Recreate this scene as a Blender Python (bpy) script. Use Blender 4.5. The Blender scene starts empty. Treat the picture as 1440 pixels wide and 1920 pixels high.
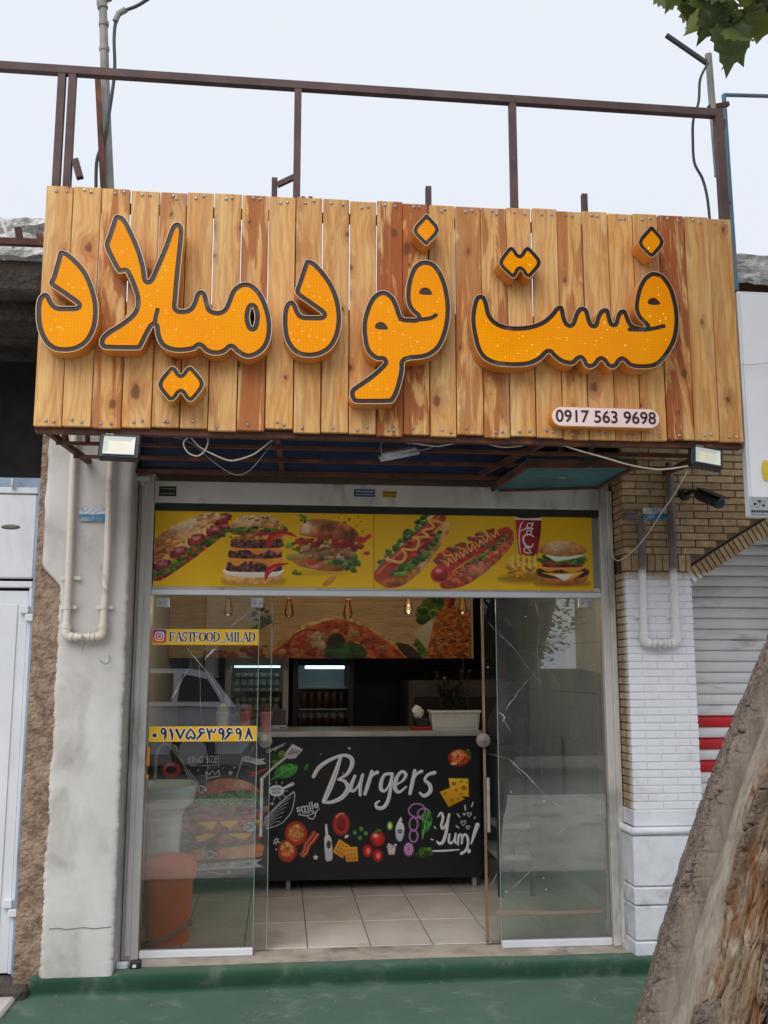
import bpy, bmesh, math, random
import numpy as np
from mathutils import Vector

random.seed(7)
rng = np.random.default_rng(7)
SC = bpy.context.scene
COL = SC.collection

# ------------------------------------------------------------------ camera
FPX, PITCH, YAW = 1866.0, math.radians(9.13), math.radians(5.9)
CAM = np.array([0.0, -5.05, 1.46])
cd = bpy.data.cameras.new('camera')
co = bpy.data.objects.new('camera', cd); COL.objects.link(co)
co.location = CAM
co.rotation_euler = (math.pi / 2 + PITCH, 0, -YAW)
cd.sensor_fit = 'VERTICAL'; cd.sensor_height = 24.0
cd.lens = 24.0 * FPX / 1920.0
cd.clip_start = 0.05; cd.clip_end = 2000
SC.camera = co

# ------------------------------------------------------------------ sky (bright overcast)
W = bpy.data.worlds.new('World'); SC.world = W; W.use_nodes = True
nt = W.node_tree; nt.nodes.clear()
wo = nt.nodes.new('ShaderNodeOutputWorld'); bg = nt.nodes.new('ShaderNodeBackground')
sky = nt.nodes.new('ShaderNodeTexSky'); sky.sky_type = 'NISHITA'; sky.sun_disc = False
SUN_EL, SUN_AZ = math.radians(46), math.radians(205)
sky.sun_elevation = SUN_EL; sky.sun_rotation = SUN_AZ; sky.dust_density = 4.0; sky.air_density = 1.0
tc = nt.nodes.new('ShaderNodeTexCoord')
nz = nt.nodes.new('ShaderNodeTexNoise'); nz.inputs['Scale'].default_value = 1.6; nz.inputs['Detail'].default_value = 5
cr = nt.nodes.new('ShaderNodeValToRGB')
cr.color_ramp.elements[0].position = .3; cr.color_ramp.elements[0].color = (.845, .86, .965, 1)
cr.color_ramp.elements[1].position = .7; cr.color_ramp.elements[1].color = (.855, .915, .98, 1)
sc_ = nt.nodes.new('ShaderNodeVectorMath'); sc_.operation = 'SCALE'; sc_.inputs['Scale'].default_value = 8.3
mx = nt.nodes.new('ShaderNodeMix'); mx.data_type = 'RGBA'; mx.inputs[0].default_value = .93
nt.links.new(tc.outputs['Generated'], nz.inputs['Vector'])
sp0 = nt.nodes.new('ShaderNodeSeparateXYZ'); nt.links.new(tc.outputs['Generated'], sp0.inputs[0])
hz0 = nt.nodes.new('ShaderNodeMapRange'); hz0.inputs[1].default_value = .22; hz0.inputs[2].default_value = .62; hz0.inputs[3].default_value = .22; hz0.inputs[4].default_value = .78
nt.links.new(sp0.outputs[2], hz0.inputs[0])
av0 = nt.nodes.new('ShaderNodeMix'); av0.inputs[0].default_value = .35; nt.links.new(hz0.outputs[0], av0.inputs[2]); nt.links.new(nz.outputs['Fac'], av0.inputs[3])
nt.links.new(av0.outputs[0], cr.inputs['Fac'])
nt.links.new(cr.outputs['Color'], sc_.inputs[0])
nt.links.new(sky.outputs['Color'], mx.inputs[6]); nt.links.new(sc_.outputs[0], mx.inputs[7])
nt.links.new(mx.outputs[2], bg.inputs['Color'])
bg.inputs['Strength'].default_value = 0.10
nt.links.new(bg.outputs[0], wo.inputs[0])

# ------------------------------------------------------------------ soft sun behind the cloud
sd = bpy.data.lights.new('sun', 'SUN'); sd.energy = 1.5; sd.angle = math.radians(50); sd.color = (1, .97, .93)
so = bpy.data.objects.new('sun', sd); COL.objects.link(so)
d_ = Vector((math.sin(SUN_AZ) * math.cos(SUN_EL), math.cos(SUN_AZ) * math.cos(SUN_EL), math.sin(SUN_EL)))
so.rotation_euler = d_.to_track_quat('Z', 'Y').to_euler(); so.location = (0, -8, 12)

# ------------------------------------------------------------------ exposure / render settings
SC.view_settings.view_transform = 'Standard'; SC.view_settings.look = 'None'
SC.view_settings.exposure = 0.30; SC.view_settings.gamma = 1.0; SC.view_settings.use_curve_mapping = False
SC.render.engine = 'CYCLES'
SC.cycles.use_denoising = True; SC.cycles.max_bounces = 8; SC.cycles.transparent_max_bounces = 16
SC.cycles.caustics_reflective = False; SC.cycles.caustics_refractive = False
SC.cycles.sample_clamp_indirect = 4.0

# ------------------------------------------------------------------ pixel <-> place
fw_ = np.array([math.sin(YAW) * math.cos(PITCH), math.cos(YAW) * math.cos(PITCH), math.sin(PITCH)])
rt_ = np.array([math.cos(YAW), -math.sin(YAW), 0]); up_ = np.cross(rt_, fw_)
def ray(x, y): return fw_ + rt_ * (x - 720) / FPX - up_ * (y - 960) / FPX
def PY(x, y, Y):
    d = ray(x, y); return CAM + d * (Y - CAM[1]) / d[1]
def PZ(x, y, Z):
    d = ray(x, y); return CAM + d * (Z - CAM[2]) / d[2]
def PX(x, y, X):
    d = ray(x, y); return CAM + d * (X - CAM[0]) / d[0]
def PR(P):
    v = P - CAM; k = v @ fw_
    return 720 + FPX * (v @ rt_) / k, 960 - FPX * (v @ up_) / k

# ------------------------------------------------------------------ helpers: materials
def lin(c):
    c = np.asarray(c, float) / 255.0
    return np.where(c <= .04045, c / 12.92, ((c + .055) / 1.055) ** 2.4)
def L4(c): return tuple(lin(c)) + (1.0,)
MATS = {}
def newmat(name):
    m = bpy.data.materials.new(name); m.use_nodes = True
    m.node_tree.nodes.clear()
    return m, m.node_tree.nodes, m.node_tree.links
def N(ns, t, **k):
    n = ns.new(t)
    for a, b in k.items(): setattr(n, a, b)
    return n
def posnode(ns, ls, scale, rand=False):
    g = N(ns, 'ShaderNodeNewGeometry')
    v = N(ns, 'ShaderNodeVectorMath', operation='MULTIPLY'); v.inputs[1].default_value = scale
    ls.new(g.outputs['Position'], v.inputs[0])
    return v.outputs[0]
def noise_fac(ns, ls, vec, scale, detail, lo, hi, dist=0.0, rough=.6):
    n = N(ns, 'ShaderNodeTexNoise'); n.inputs['Scale'].default_value = scale; n.inputs['Detail'].default_value = detail
    n.inputs['Distortion'].default_value = dist; n.inputs['Roughness'].default_value = rough
    ls.new(vec, n.inputs['Vector'])
    r = N(ns, 'ShaderNodeMapRange', interpolation_type='SMOOTHSTEP')
    r.inputs[1].default_value = lo; r.inputs[2].default_value = hi
    ls.new(n.outputs['Fac'], r.inputs[0])
    return r.outputs[0], n.outputs['Fac']
def mixc(ns, ls, f, a, b, blend='MIX'):
    m = N(ns, 'ShaderNodeMix', data_type='RGBA', blend_type=blend)
    for sock, val in ((0, f), (6, a), (7, b)):
        if hasattr(val, 'is_linked') or isinstance(val, bpy.types.NodeSocket): ls.new(val, m.inputs[sock])
        else: m.inputs[sock].default_value = val
    return m.outputs[2]
def mathn(ns, ls, op, a, b=0.0, clamp=False):
    m = N(ns, 'ShaderNodeMath', operation=op, use_clamp=clamp)
    for i, v in ((0, a), (1, b)):
        if isinstance(v, bpy.types.NodeSocket): ls.new(v, m.inputs[i])
        else: m.inputs[i].default_value = v
    return m.outputs[0]
def finish(m, ns, ls, color, rough, metal=0.0, bump=None, bstr=.3, bdist=.01, spec=.5, coat=0.0, normal=None):
    p = N(ns, 'ShaderNodeBsdfPrincipled'); o = N(ns, 'ShaderNodeOutputMaterial')
    for nm, v in (('Base Color', color), ('Roughness', rough), ('Metallic', metal)):
        if isinstance(v, bpy.types.NodeSocket): ls.new(v, p.inputs[nm])
        else: p.inputs[nm].default_value = v
    p.inputs['Specular IOR Level'].default_value = spec; p.inputs['Coat Weight'].default_value = coat
    if bump is not None:
        b = N(ns, 'ShaderNodeBump'); b.inputs['Strength'].default_value = bstr; b.inputs['Distance'].default_value = bdist
        ls.new(bump, b.inputs['Height']); ls.new(b.outputs[0], p.inputs['Normal'])
    ls.new(p.outputs[0], o.inputs[0])
    return p
def mat(name, c, c2=None, scale=6, stretch=(1, 1, 1), rough=.6, metal=0.0, bump=.15, bscale=None, spec=.5,
        lo=.35, hi=.68, grime=None, gamt=.6, gscale=2.5, gstretch=(1, 1, 1), glo=.52, ghi=.72, tint=0.0, bdist=.006, coat=0.0, detail=6):
    """two-tone noise colour + optional grime patches + bump, all in world position; tint = value jitter per object"""
    m, ns, ls = newmat(name)
    v = posnode(ns, ls, stretch)
    c2 = c2 if c2 is not None else tuple(x * .82 for x in c)
    f, raw = noise_fac(ns, ls, v, scale, detail, lo, hi)
    colr = mixc(ns, ls, f, L4(c), L4(c2))
    if grime is not None:
        gv = posnode(ns, ls, gstretch)
        gf, _ = noise_fac(ns, ls, gv, gscale, 8, glo, ghi, .4)
        gf = mathn(ns, ls, 'MULTIPLY', gf, gamt)
        colr = mixc(ns, ls, gf, colr, L4(grime))
    if tint:
        oi = N(ns, 'ShaderNodeObjectInfo')
        mr = N(ns, 'ShaderNodeMapRange'); mr.inputs[3].default_value = 1 - tint; mr.inputs[4].default_value = 1 + tint
        ls.new(oi.outputs['Random'], mr.inputs[0])
        hs = N(ns, 'ShaderNodeHueSaturation'); ls.new(mr.outputs[0], hs.inputs['Value']); ls.new(colr, hs.inputs['Color'])
        colr = hs.outputs[0]
    bf = None
    if bump:
        nb = N(ns, 'ShaderNodeTexNoise'); nb.inputs['Scale'].default_value = bscale or scale * 6; nb.inputs['Detail'].default_value = 5
        ls.new(v, nb.inputs['Vector']); bf = nb.outputs['Fac']
    finish(m, ns, ls, colr, rough, metal, bf, bump, bdist, spec, coat)
    MATS[name] = m
    return m
def emis(name, c, s):
    m, ns, ls = newmat(name)
    e = N(ns, 'ShaderNodeEmission'); e.inputs[0].default_value = L4(c); e.inputs[1].default_value = s
    o = N(ns, 'ShaderNodeOutputMaterial'); ls.new(e.outputs[0], o.inputs[0]); return m

# ------------------------------------------------------------------ helpers: geometry
def wloc(o):
    p = np.zeros(3)
    while o is not None:
        p += np.array(o.location); o = o.parent
    return p
def tag(o, label=None, cat=None, group=None, kind=None):
    if label: o['label'] = label
    if cat: o['category'] = cat
    if group: o['group'] = group
    if kind: o['kind'] = kind
    return o
def thing(name, loc, label, cat, group=None):
    o = bpy.data.objects.new(name, None); COL.objects.link(o); o.location = loc
    o.empty_display_size = .1
    return tag(o, label, cat, group)
def link(name, me, parent=None, loc=None):
    o = bpy.data.objects.new(name, me); COL.objects.link(o)
    if parent is not None: o.parent = parent
    if loc is not None: o.location = np.asarray(loc) - (wloc(parent) if parent is not None else 0)
    return o
class B:
    """collects faces in world metres, then becomes one mesh object"""
    def __init__(s): s.v = []; s.f = []; s.sm = []
    def add(s, vs, fs, smooth=False):
        o = len(s.v); s.v.extend([tuple(map(float, p)) for p in vs])
        for f in fs: s.f.append([i + o for i in f]); s.sm.append(smooth)
        return s
    def box(s, x0, x1, y0, y1, z0, z1, bev=0.0):
        if x1 < x0: x0, x1 = x1, x0
        if y1 < y0: y0, y1 = y1, y0
        if z1 < z0: z0, z1 = z1, z0
        b = min(bev, (x1 - x0) * .45, (y1 - y0) * .45, (z1 - z0) * .45)
        if b <= 0:
            vs = [(x, y, z) for x in (x0, x1) for y in (y0, y1) for z in (z0, z1)]
            fs = [(0, 1, 3, 2), (4, 6, 7, 5), (0, 4, 5, 1), (2, 3, 7, 6), (0, 2, 6, 4), (1, 5, 7, 3)]
            return s.add(vs, fs)
        X = (x0, x1); Yv = (y0, y1); Z = (z0, z1); vs = []; idx = {}
        for i in (0, 1):
            for j in (0, 1):
                for k in (0, 1):
                    sx = b if i == 0 else -b; sy = b if j == 0 else -b; sz = b if k == 0 else -b
                    for ax, p in enumerate(((X[i], Yv[j] + sy, Z[k] + sz), (X[i] + sx, Yv[j], Z[k] + sz), (X[i] + sx, Yv[j] + sy, Z[k]))):
                        idx[i, j, k, ax] = len(vs); vs.append(p)
        fs = []
        for i in (0, 1): fs.append([idx[i, 0, 0, 0], idx[i, 1, 0, 0], idx[i, 1, 1, 0], idx[i, 0, 1, 0]][::(-1 if i == 0 else 1)])
        for j in (0, 1): fs.append([idx[0, j, 0, 1], idx[0, j, 1, 1], idx[1, j, 1, 1], idx[1, j, 0, 1]][::(-1 if j == 0 else 1)])
        for k in (0, 1): fs.append([idx[0, 0, k, 2], idx[1, 0, k, 2], idx[1, 1, k, 2], idx[0, 1, k, 2]][::(-1 if k == 0 else 1)])
        for j in (0, 1):
            for k in (0, 1): fs.append([idx[0, j, k, 1], idx[1, j, k, 1], idx[1, j, k, 2], idx[0, j, k, 2]])
        for i in (0, 1):
            for k in (0, 1): fs.append([idx[i, 0, k, 0], idx[i, 1, k, 0], idx[i, 1, k, 2], idx[i, 0, k, 2]])
        for i in (0, 1):
            for j in (0, 1): fs.append([idx[i, j, 0, 0], idx[i, j, 1, 0], idx[i, j, 1, 1], idx[i, j, 0, 1]])
        for i in (0, 1):
            for j in (0, 1):
                for k in (0, 1): fs.append([idx[i, j, k, 0], idx[i, j, k, 1], idx[i, j, k, 2]])
        return s.add(vs, fs)
    def bar(s, p, q, w, h=None, up=(0, 0, 1)):
        """square tube from p to q"""
        h = h or w; p = np.array(p, float); q = np.array(q, float); d = q - p; d /= np.linalg.norm(d)
        u = np.array(up, float)
        if abs(d @ u) > .95: u = np.array([0, 1.0, 0])
        r = np.cross(d, u); r /= np.linalg.norm(r); u = np.cross(r, d)
        vs = []
        for c in (p, q):
            for a, b in ((-1, -1), (1, -1), (1, 1), (-1, 1)): vs.append(c + r * a * w / 2 + u * b * h / 2)
        return s.add(vs, [(3, 2, 1, 0), (4, 5, 6, 7), (0, 1, 5, 4), (1, 2, 6, 5), (2, 3, 7, 6), (3, 0, 4, 7)])
    def tube(s, pts, r, n=10, cap=True):
        P = [np.array(p, float) for p in pts]; k = len(P)
        R = r if hasattr(r, '__len__') else [r] * k
        u = None; vs = []
        for i in range(k):
            d = P[min(i + 1, k - 1)] - P[max(i - 1, 0)]; d /= max(np.linalg.norm(d), 1e-9)
            if u is None:
                a = np.array([0, 0, 1.0]) if abs(d[2]) < .9 else np.array([0, 1.0, 0]); u = np.cross(d, a)
            u = u - d * (u @ d); u /= np.linalg.norm(u); w = np.cross(d, u)
            for j in range(n):
                t = 2 * math.pi * j / n; vs.append(P[i] + (u * math.cos(t) + w * math.sin(t)) * R[i])
        fs = [(i * n + j, i * n + (j + 1) % n, (i + 1) * n + (j + 1) % n, (i + 1) * n + j) for i in range(k - 1) for j in range(n)]
        s.add(vs, fs, True)
        if cap: s.add(vs[:n], [tuple(range(n))[::-1]]); s.add(vs[-n:], [tuple(range(n))])
        return s
    def lathe(s, prof, c, n=24, axis='z', sx=1.0, sy=1.0):
        vs = []
        for (r, h) in prof:
            for j in range(n):
                t = 2 * math.pi * j / n; a, b = r * math.cos(t) * sx, r * math.sin(t) * sy
                vs.append({'z': (c[0] + a, c[1] + b, c[2] + h), 'y': (c[0] + a, c[1] + h, c[2] + b), 'x': (c[0] + h, c[1] + a, c[2] + b)}[axis])
        k = len(prof)
        fs = [(i * n + j, i * n + (j + 1) % n, (i + 1) * n + (j + 1) % n, (i + 1) * n + j) for i in range(k - 1) for j in range(n)]
        if axis == 'y': fs = [f[::-1] for f in fs]
        s.add(vs, fs, True)
        s.add(vs[:n], [tuple(range(n))[::-1]]); s.add(vs[-n:], [tuple(range(n))])
        return s
    def prism(s, poly, y0, y1):
        """polygon in X,Z extruded along Y"""
        n = len(poly); vs = [(x, y0, z) for x, z in poly] + [(x, y1, z) for x, z in poly]
        return s.add(vs, [tuple(range(n))[::-1], tuple(range(n, 2 * n))] + [(i, (i + 1) % n, n + (i + 1) % n, n + i) for i in range(n)])
    def prismx(s, poly, x0, x1):
        """polygon in Y,Z extruded along X"""
        n = len(poly); vs = [(x0, y, z) for y, z in poly] + [(x1, y, z) for y, z in poly]
        return s.add(vs, [tuple(range(n)), tuple(range(n, 2 * n))[::-1]] + [(i, (i + 1) % n, n + (i + 1) % n, n + i)[::-1] for i in range(n)])
    def build(s, name, m, parent=None, loc=None, fix=True):
        o3 = wloc(parent) if parent is not None else np.zeros(3)
        base = np.array(loc, float) if loc is not None else (o3 if parent is not None else np.zeros(3))
        me = bpy.data.meshes.new(name)
        me.from_pydata([tuple(np.array(p) - base) for p in s.v], [], s.f)
        if fix:
            bm = bmesh.new(); bm.from_mesh(me); bmesh.ops.recalc_face_normals(bm, faces=bm.faces); bm.to_mesh(me); bm.free()
        me.polygons.foreach_set('use_smooth', s.sm)
        if m is not None: me.materials.append(m)
        return link(name, me, parent, base if (loc is not None or parent is not None) else None)
def top(name, b, m, label, cat, group=None, kind=None, loc=None):
    return tag(b.build(name, m, None, loc), label, cat, group, kind)
def struct(name, b, m, parent=None):
    o = b.build(name, m, parent)
    if parent is None: o['kind'] = 'structure'
    return o
def spline(pts, k=8, closed=False):
    P = np.array(pts, float); n = len(P); out = []
    rngi = range(n) if closed else range(n - 1)
    for i in rngi:
        if closed: p0, p1, p2, p3 = P[(i - 1) % n], P[i], P[(i + 1) % n], P[(i + 2) % n]
        else: p0, p1, p2, p3 = P[max(i - 1, 0)], P[i], P[i + 1], P[min(i + 2, n - 1)]
        for t in np.arange(k) / k:
            out.append(.5 * (2 * p1 + (p2 - p0) * t + (2 * p0 - 5 * p1 + 4 * p2 - p3) * t * t + (3 * p1 - p0 - 3 * p2 + p3) * t ** 3))
    if not closed: out.append(P[-1])
    return np.array(out)
# value noise for numpy
def vnoise(x, y, seed=0):
    xi = np.floor(x).astype(np.int64); yi = np.floor(y).astype(np.int64); fx = x - xi; fy = y - yi
    fx = fx * fx * (3 - 2 * fx); fy = fy * fy * (3 - 2 * fy)
    def h(a, b):
        n = (a * 374761393 + b * 668265263 + seed * 1442695041) & 0x7fffffff
        n = ((n ^ (n >> 13)) * 1274126177) & 0x7fffffff
        return ((n ^ (n >> 16)) & 0xffff) / 65535.0
    return (h(xi, yi) * (1 - fx) + h(xi + 1, yi) * fx) * (1 - fy) + (h(xi, yi + 1) * (1 - fx) + h(xi + 1, yi + 1) * fx) * fy
def fbm(x, y, seed=0, o=4):
    s = 0; a = .5; t = 0
    for i in range(o):
        s = s + a * vnoise(x, y, seed + i); t += a; x = x * 2.03 + 17; y = y * 2.03 + 9; a *= .5
    return s / t
# signed distance to polygon / polyline
def sd_seg(px, py, a, b):
    dx, dy = b[0] - a[0], b[1] - a[1]; L = dx * dx + dy * dy + 1e-12
    t = np.clip(((px - a[0]) * dx + (py - a[1]) * dy) / L, 0, 1)
    return np.hypot(px - a[0] - t * dx, py - a[1] - t * dy), t
def sd_poly(px, py, P):
    d = np.full(px.shape, 1e9); ins = np.zeros(px.shape, bool); n = len(P)
    for i in range(n):
        a, b = P[i], P[(i + 1) % n]
        d = np.minimum(d, sd_seg(px, py, a, b)[0])
        if a[1] != b[1]:
            ins ^= ((a[1] > py) != (b[1] > py)) & (px < (b[0] - a[0]) * (py - a[1]) / (b[1] - a[1]) + a[0])
    return np.where(ins, -d, d)
def sd_line(px, py, P, w):
    d = np.full(px.shape, 1e9); n = len(P); w = w if hasattr(w, '__len__') else [w] * n
    for i in range(n - 1):
        q, t = sd_seg(px, py, P[i], P[i + 1]); d = np.minimum(d, q - (w[i] * (1 - t) + w[i + 1] * t) / 2)
    return d
def contours(F, xs, ys, level=0.0):
    """marching squares: closed loops where F == level (inside F < level)"""
    G = F - level; G = np.where(G == 0, 1e-9, G); S = G < 0; H, Wd = G.shape; nxt = {}
    cells = np.argwhere((S[:-1, :-1] != S[1:, :-1]) | (S[:-1, :-1] != S[:-1, 1:]) | (S[:-1, :-1] != S[1:, 1:]))
    def pt(e):
        k, i, j = e
        i2, j2 = (i, j + 1) if k == 0 else (i + 1, j)
        t = G[i, j] / (G[i, j] - G[i2, j2])
        return (xs[j] + (xs[j2] - xs[j]) * t, ys[i] + (ys[i2] - ys[i]) * t)
    adj = {}
    for i, j in cells:
        i = int(i); j = int(j)
        es = []
        if S[i, j] != S[i, j + 1]: es.append((0, i, j))
        if S[i, j + 1] != S[i + 1, j + 1]: es.append((1, i, j + 1))
        if S[i + 1, j] != S[i + 1, j + 1]: es.append((0, i + 1, j))
        if S[i, j] != S[i + 1, j]: es.append((1, i, j))
        prs = [(es[0], es[1])] if len(es) == 2 else [(es[0], es[1]), (es[2], es[3])] if S[i, j] == (G[i:i + 2, j:j + 2].mean() > 0) else [(es[0], es[3]), (es[1], es[2])]
        for a, b in prs: adj.setdefault(a, []).append(b); adj.setdefault(b, []).append(a)
    loops = []; seen = set()
    for s in adj:
        if s in seen: continue
        lp = []; c = s; prev = None
        while c is not None and c not in seen:
            seen.add(c); lp.append(pt(c))
            nx = [q for q in adj[c] if q not in seen]; c = nx[0] if nx else None
        if len(lp) > 5: loops.append(np.array(lp))
    return loops
def fill2d(loops):
    """flat even-odd fill of closed loops -> verts (x, z), faces"""
    cu = bpy.data.curves.new('tmp', 'CURVE'); cu.dimensions = '2D'; cu.fill_mode = 'BOTH'
    for lp in loops:
        sp = cu.splines.new('POLY'); sp.points.add(len(lp) - 1); sp.use_cyclic_u = True
        for p, q in zip(sp.points, lp): p.co = (q[0], q[1], 0, 1)
    ob = bpy.data.objects.new('tmp', cu); me = bpy.data.meshes.new_from_object(ob)
    vs = [(v.co.x, v.co.y) for v in me.vertices]; fs = [tuple(p.vertices) for p in me.polygons]
    bpy.data.objects.remove(ob); bpy.data.curves.remove(cu); bpy.data.meshes.remove(me)
    return vs, fs
def text2d(s, size=1.0, offset=0.0, spacing=1.0, shear=0.0):
    cu = bpy.data.curves.new('tmp', 'FONT'); cu.body = s; cu.size = size; cu.offset = offset; cu.space_character = spacing
    cu.shear = shear; cu.align_x = 'CENTER'; cu.align_y = 'CENTER'; cu.fill_mode = 'FRONT'; cu.resolution_u = 4
    ob = bpy.data.objects.new('tmp', cu); me = bpy.data.meshes.new_from_object(ob)
    vs = [(v.co.x, v.co.y) for v in me.vertices]; fs = [tuple(p.vertices) for p in me.polygons]
    bpy.data.objects.remove(ob); bpy.data.curves.remove(cu); bpy.data.meshes.remove(me)
    return vs, fs
def copy_tree(o, parent=None):
    c = o.copy(); COL.objects.link(c); c.parent = parent
    for ch in list(o.children): copy_tree(ch, c)
    return c

# ================================================================== materials of the setting
M_asphalt = mat('asphalt', (104, 103, 102), (84, 83, 82), 9, rough=.9, bump=.4, bscale=120)
M_pave = mat('pavement_concrete', (198, 192, 184), (176, 170, 162), 3, rough=.85, bump=.3, grime=(84, 78, 70), gamt=.7)
M_render = mat('old_white_render', (216, 214, 212), (196, 193, 189), 2.2, stretch=(1, 1, .7), rough=.85, bump=.35, bscale=60, bdist=.003,
               grime=(152, 145, 134), gamt=.75, gscale=3.8, gstretch=(1.2, 1.2, .8), glo=.48, ghi=.78)
M_adobe = mat('exposed_brown_mortar', (166, 142, 122), (120, 98, 82), 22, rough=.95, bump=.9, bscale=60, bdist=.02, grime=(182, 160, 138), gamt=.7, gscale=9)
M_dark = mat('near_black_matte', (46, 42, 40), (28, 26, 26), 5, rough=.9, bump=.3)  # near-black tone for void walls, soil and small dark parts
M_soot = mat('sooty_concrete', (92, 84, 78), (58, 52, 48), 6, rough=.95, bump=.9, bscale=40, bdist=.03, grime=(36, 30, 28), gamt=.8, gscale=5)
M_navy = mat('navy_painted_sheet', (44, 60, 98), (30, 40, 66), 3, rough=.6, bump=.1, grime=(30, 24, 22), gamt=.6)
M_white_metal = mat('white_painted_steel', (226, 230, 236), (212, 217, 224), 1.5, rough=.45, bump=.05, grime=(150, 142, 132), gamt=.35, gscale=3.5, gstretch=(1, 1, .5), glo=.56, ghi=.8)
M_blue_metal = mat('pale_blue_painted_steel', (150, 170, 192), (120, 140, 165), 4, rough=.5, bump=.1, grime=(86, 78, 72), gamt=.6, gscale=6)
M_alu = mat('dull_aluminium', (220, 217, 214), (202, 198, 195), 3, stretch=(1, 1, .4), rough=.5, metal=.15, bump=.08, grime=(112, 103, 96), gamt=.55, gscale=5, gstretch=(1, 1, .45))
M_tile_floor = mat('beige_floor_tile', (230, 222, 214), (216, 207, 198), 5, rough=.28, bump=.03, grime=(150, 136, 122), gamt=.35, gscale=4, tint=.05)
M_grout = mat('dark_grout', (104, 94, 86), (80, 72, 66), 12, rough=.9)
M_tile_wall = mat('pale_wall_tile', (206, 207, 202), (192, 194, 190), 3, rough=.25, bump=.02, tint=.03)
M_plain = mat('interior_paint', (196, 192, 184), (182, 178, 170), 2, rough=.8)
M_blackwall = mat('black_cladding', (34, 32, 34), (24, 23, 25), 3, rough=.5, bump=.05)
M_turf = None
m, ns, ls = newmat('green_carpet_pile'); MATS['green_carpet_pile'] = m
v = posnode(ns, ls, (1, 1, 1))
f1, _ = noise_fac(ns, ls, v, 3.0, 6, .3, .7); f2, n2 = noise_fac(ns, ls, v, 260, 3, .3, .75)
c = mixc(ns, ls, f1, L4((46, 86, 64)), L4((60, 98, 76))); c = mixc(ns, ls, mathn(ns, ls, 'MULTIPLY', f2, .55), c, L4((28, 58, 42)))
f3, _ = noise_fac(ns, ls, v, 6, 9, .52, .72, .6); c = mixc(ns, ls, mathn(ns, ls, 'MULTIPLY', f3, .6), c, L4((120, 130, 116)))
pz = finish(m, ns, ls, c, .95, 0, n2, .8, .01, .1); pz.inputs['Sheen Weight'].default_value = .28; pz.inputs['Sheen Roughness'].default_value = .45; pz.inputs['Sheen Tint'].default_value = (.75, .95, .82, 1); M_turf = m

G = 0.045         # pavement level
FL = 0.13         # shop floor level

# ================================================================== ground, road, pavement
struct('ground', B().add([(-400, -400, -.09), (400, -400, -.09), (400, 400, -.09), (-400, 400, -.09)], [(0, 1, 2, 3)]), M_pave)
struct('road', B().add([(-120, -17.5, -.07), (120, -17.5, -.07), (120, -6.6, -.07), (-120, -6.6, -.07)], [(0, 1, 2, 3)]), M_asphalt)
pv = struct('pavement', B().box(-60, 60, -6.4, .6, -.089, G), M_pave)
B().box(-60, 60, -6.6, -6.402, -.088, G + .01, .02).build('kerb', M_pave, pv)
pv2 = struct('far_pavement', B().box(-60, 60, -22, -17.7, -.089, G), M_pave)
B().box(-60, 60, -17.698, -17.5, -.088, G + .01, .02).build('kerb', M_pave, pv2)

# green carpet over the step and the pavement
def carpet():
    prof = [(-.146, FL - .003), (-.17, FL + .003), (-.20, FL + .004), (-.245, FL + .003), (-.268, FL - .005), (-.270, FL - .022), (-.258, G + .03), (-.256, G + .012),
            (-.31, G + .0095), (-.45, G + .009), (-.7, G + .009), (-1.0, G + .009), (-1.5, G + .009), (-2.2, G + .009)]
    xs = np.linspace(-1.07, 2.35, 150); b = B(); vs = []
    for j, (y, z) in enumerate(prof):
        for i, x in enumerate(xs):
            wob = (fbm(np.array(x * 2.1), np.array(y * 6), 3) - .5)
            yy = y + (wob * .035 if 1 < j < 9 else (0 if j < 2 else wob * .02))
            zz = z + (max(0, wob) * .018 if j > 6 else wob * .008)
            xx = x if j < 6 else x - (.09 * (j - 5) / 6.0 if i < 6 else 0)
            vs.append((xx, yy, zz))
    n = len(xs)
    b.add(vs, [(j * n + i, j * n + i + 1, (j + 1) * n + i + 1, (j + 1) * n + i) for j in range(len(prof) - 1) for i in range(n - 1)], True)
    o = top('carpet', b, M_turf, 'green artificial turf carpet laid over the step and pavement', 'carpet')
    md = o.modifiers.new('thick', 'SOLIDIFY'); md.thickness = .008; md.offset = 0
    return o
carpet()
# step under the carpet + concrete step at the far left
struct('step', B().box(-1.05, 2.3, -.240, -.146, G - .02, FL - .024), M_pave)
st2 = struct('side_step', B().box(-2.6, -1.075, -.34, .0, G - .02, FL - .03, .012), M_soot)
B().box(-2.6, -1.11, -.62, -.342, G - .02, G + .035, .01).build('tread', M_pave, st2)
lit = B()
for k in range(44):
    x = random.uniform(-1.0, 1.7); y = random.uniform(-.75, -.33); r = random.uniform(.002, .005); a = random.uniform(0, 3.1)
    z = G + .03 if y < -.36 else G + .034
    lit.add([(x + r * math.cos(a + q * 1.6) * (1 + .6 * (q % 2)), y + r * math.sin(a + q * 1.6), z + .002 * (q % 2)) for q in range(4)] + [(x, y, z - .006)],
            [(0, 1, 2, 3), (0, 1, 4), (1, 2, 4), (2, 3, 4), (3, 0, 4)])
tag(lit.build('litter', mat('pale_scraps', (176, 160, 126), (140, 122, 92), 20)), 'pale scraps of litter scattered over the green carpet', 'litter', None, 'stuff')

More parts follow.
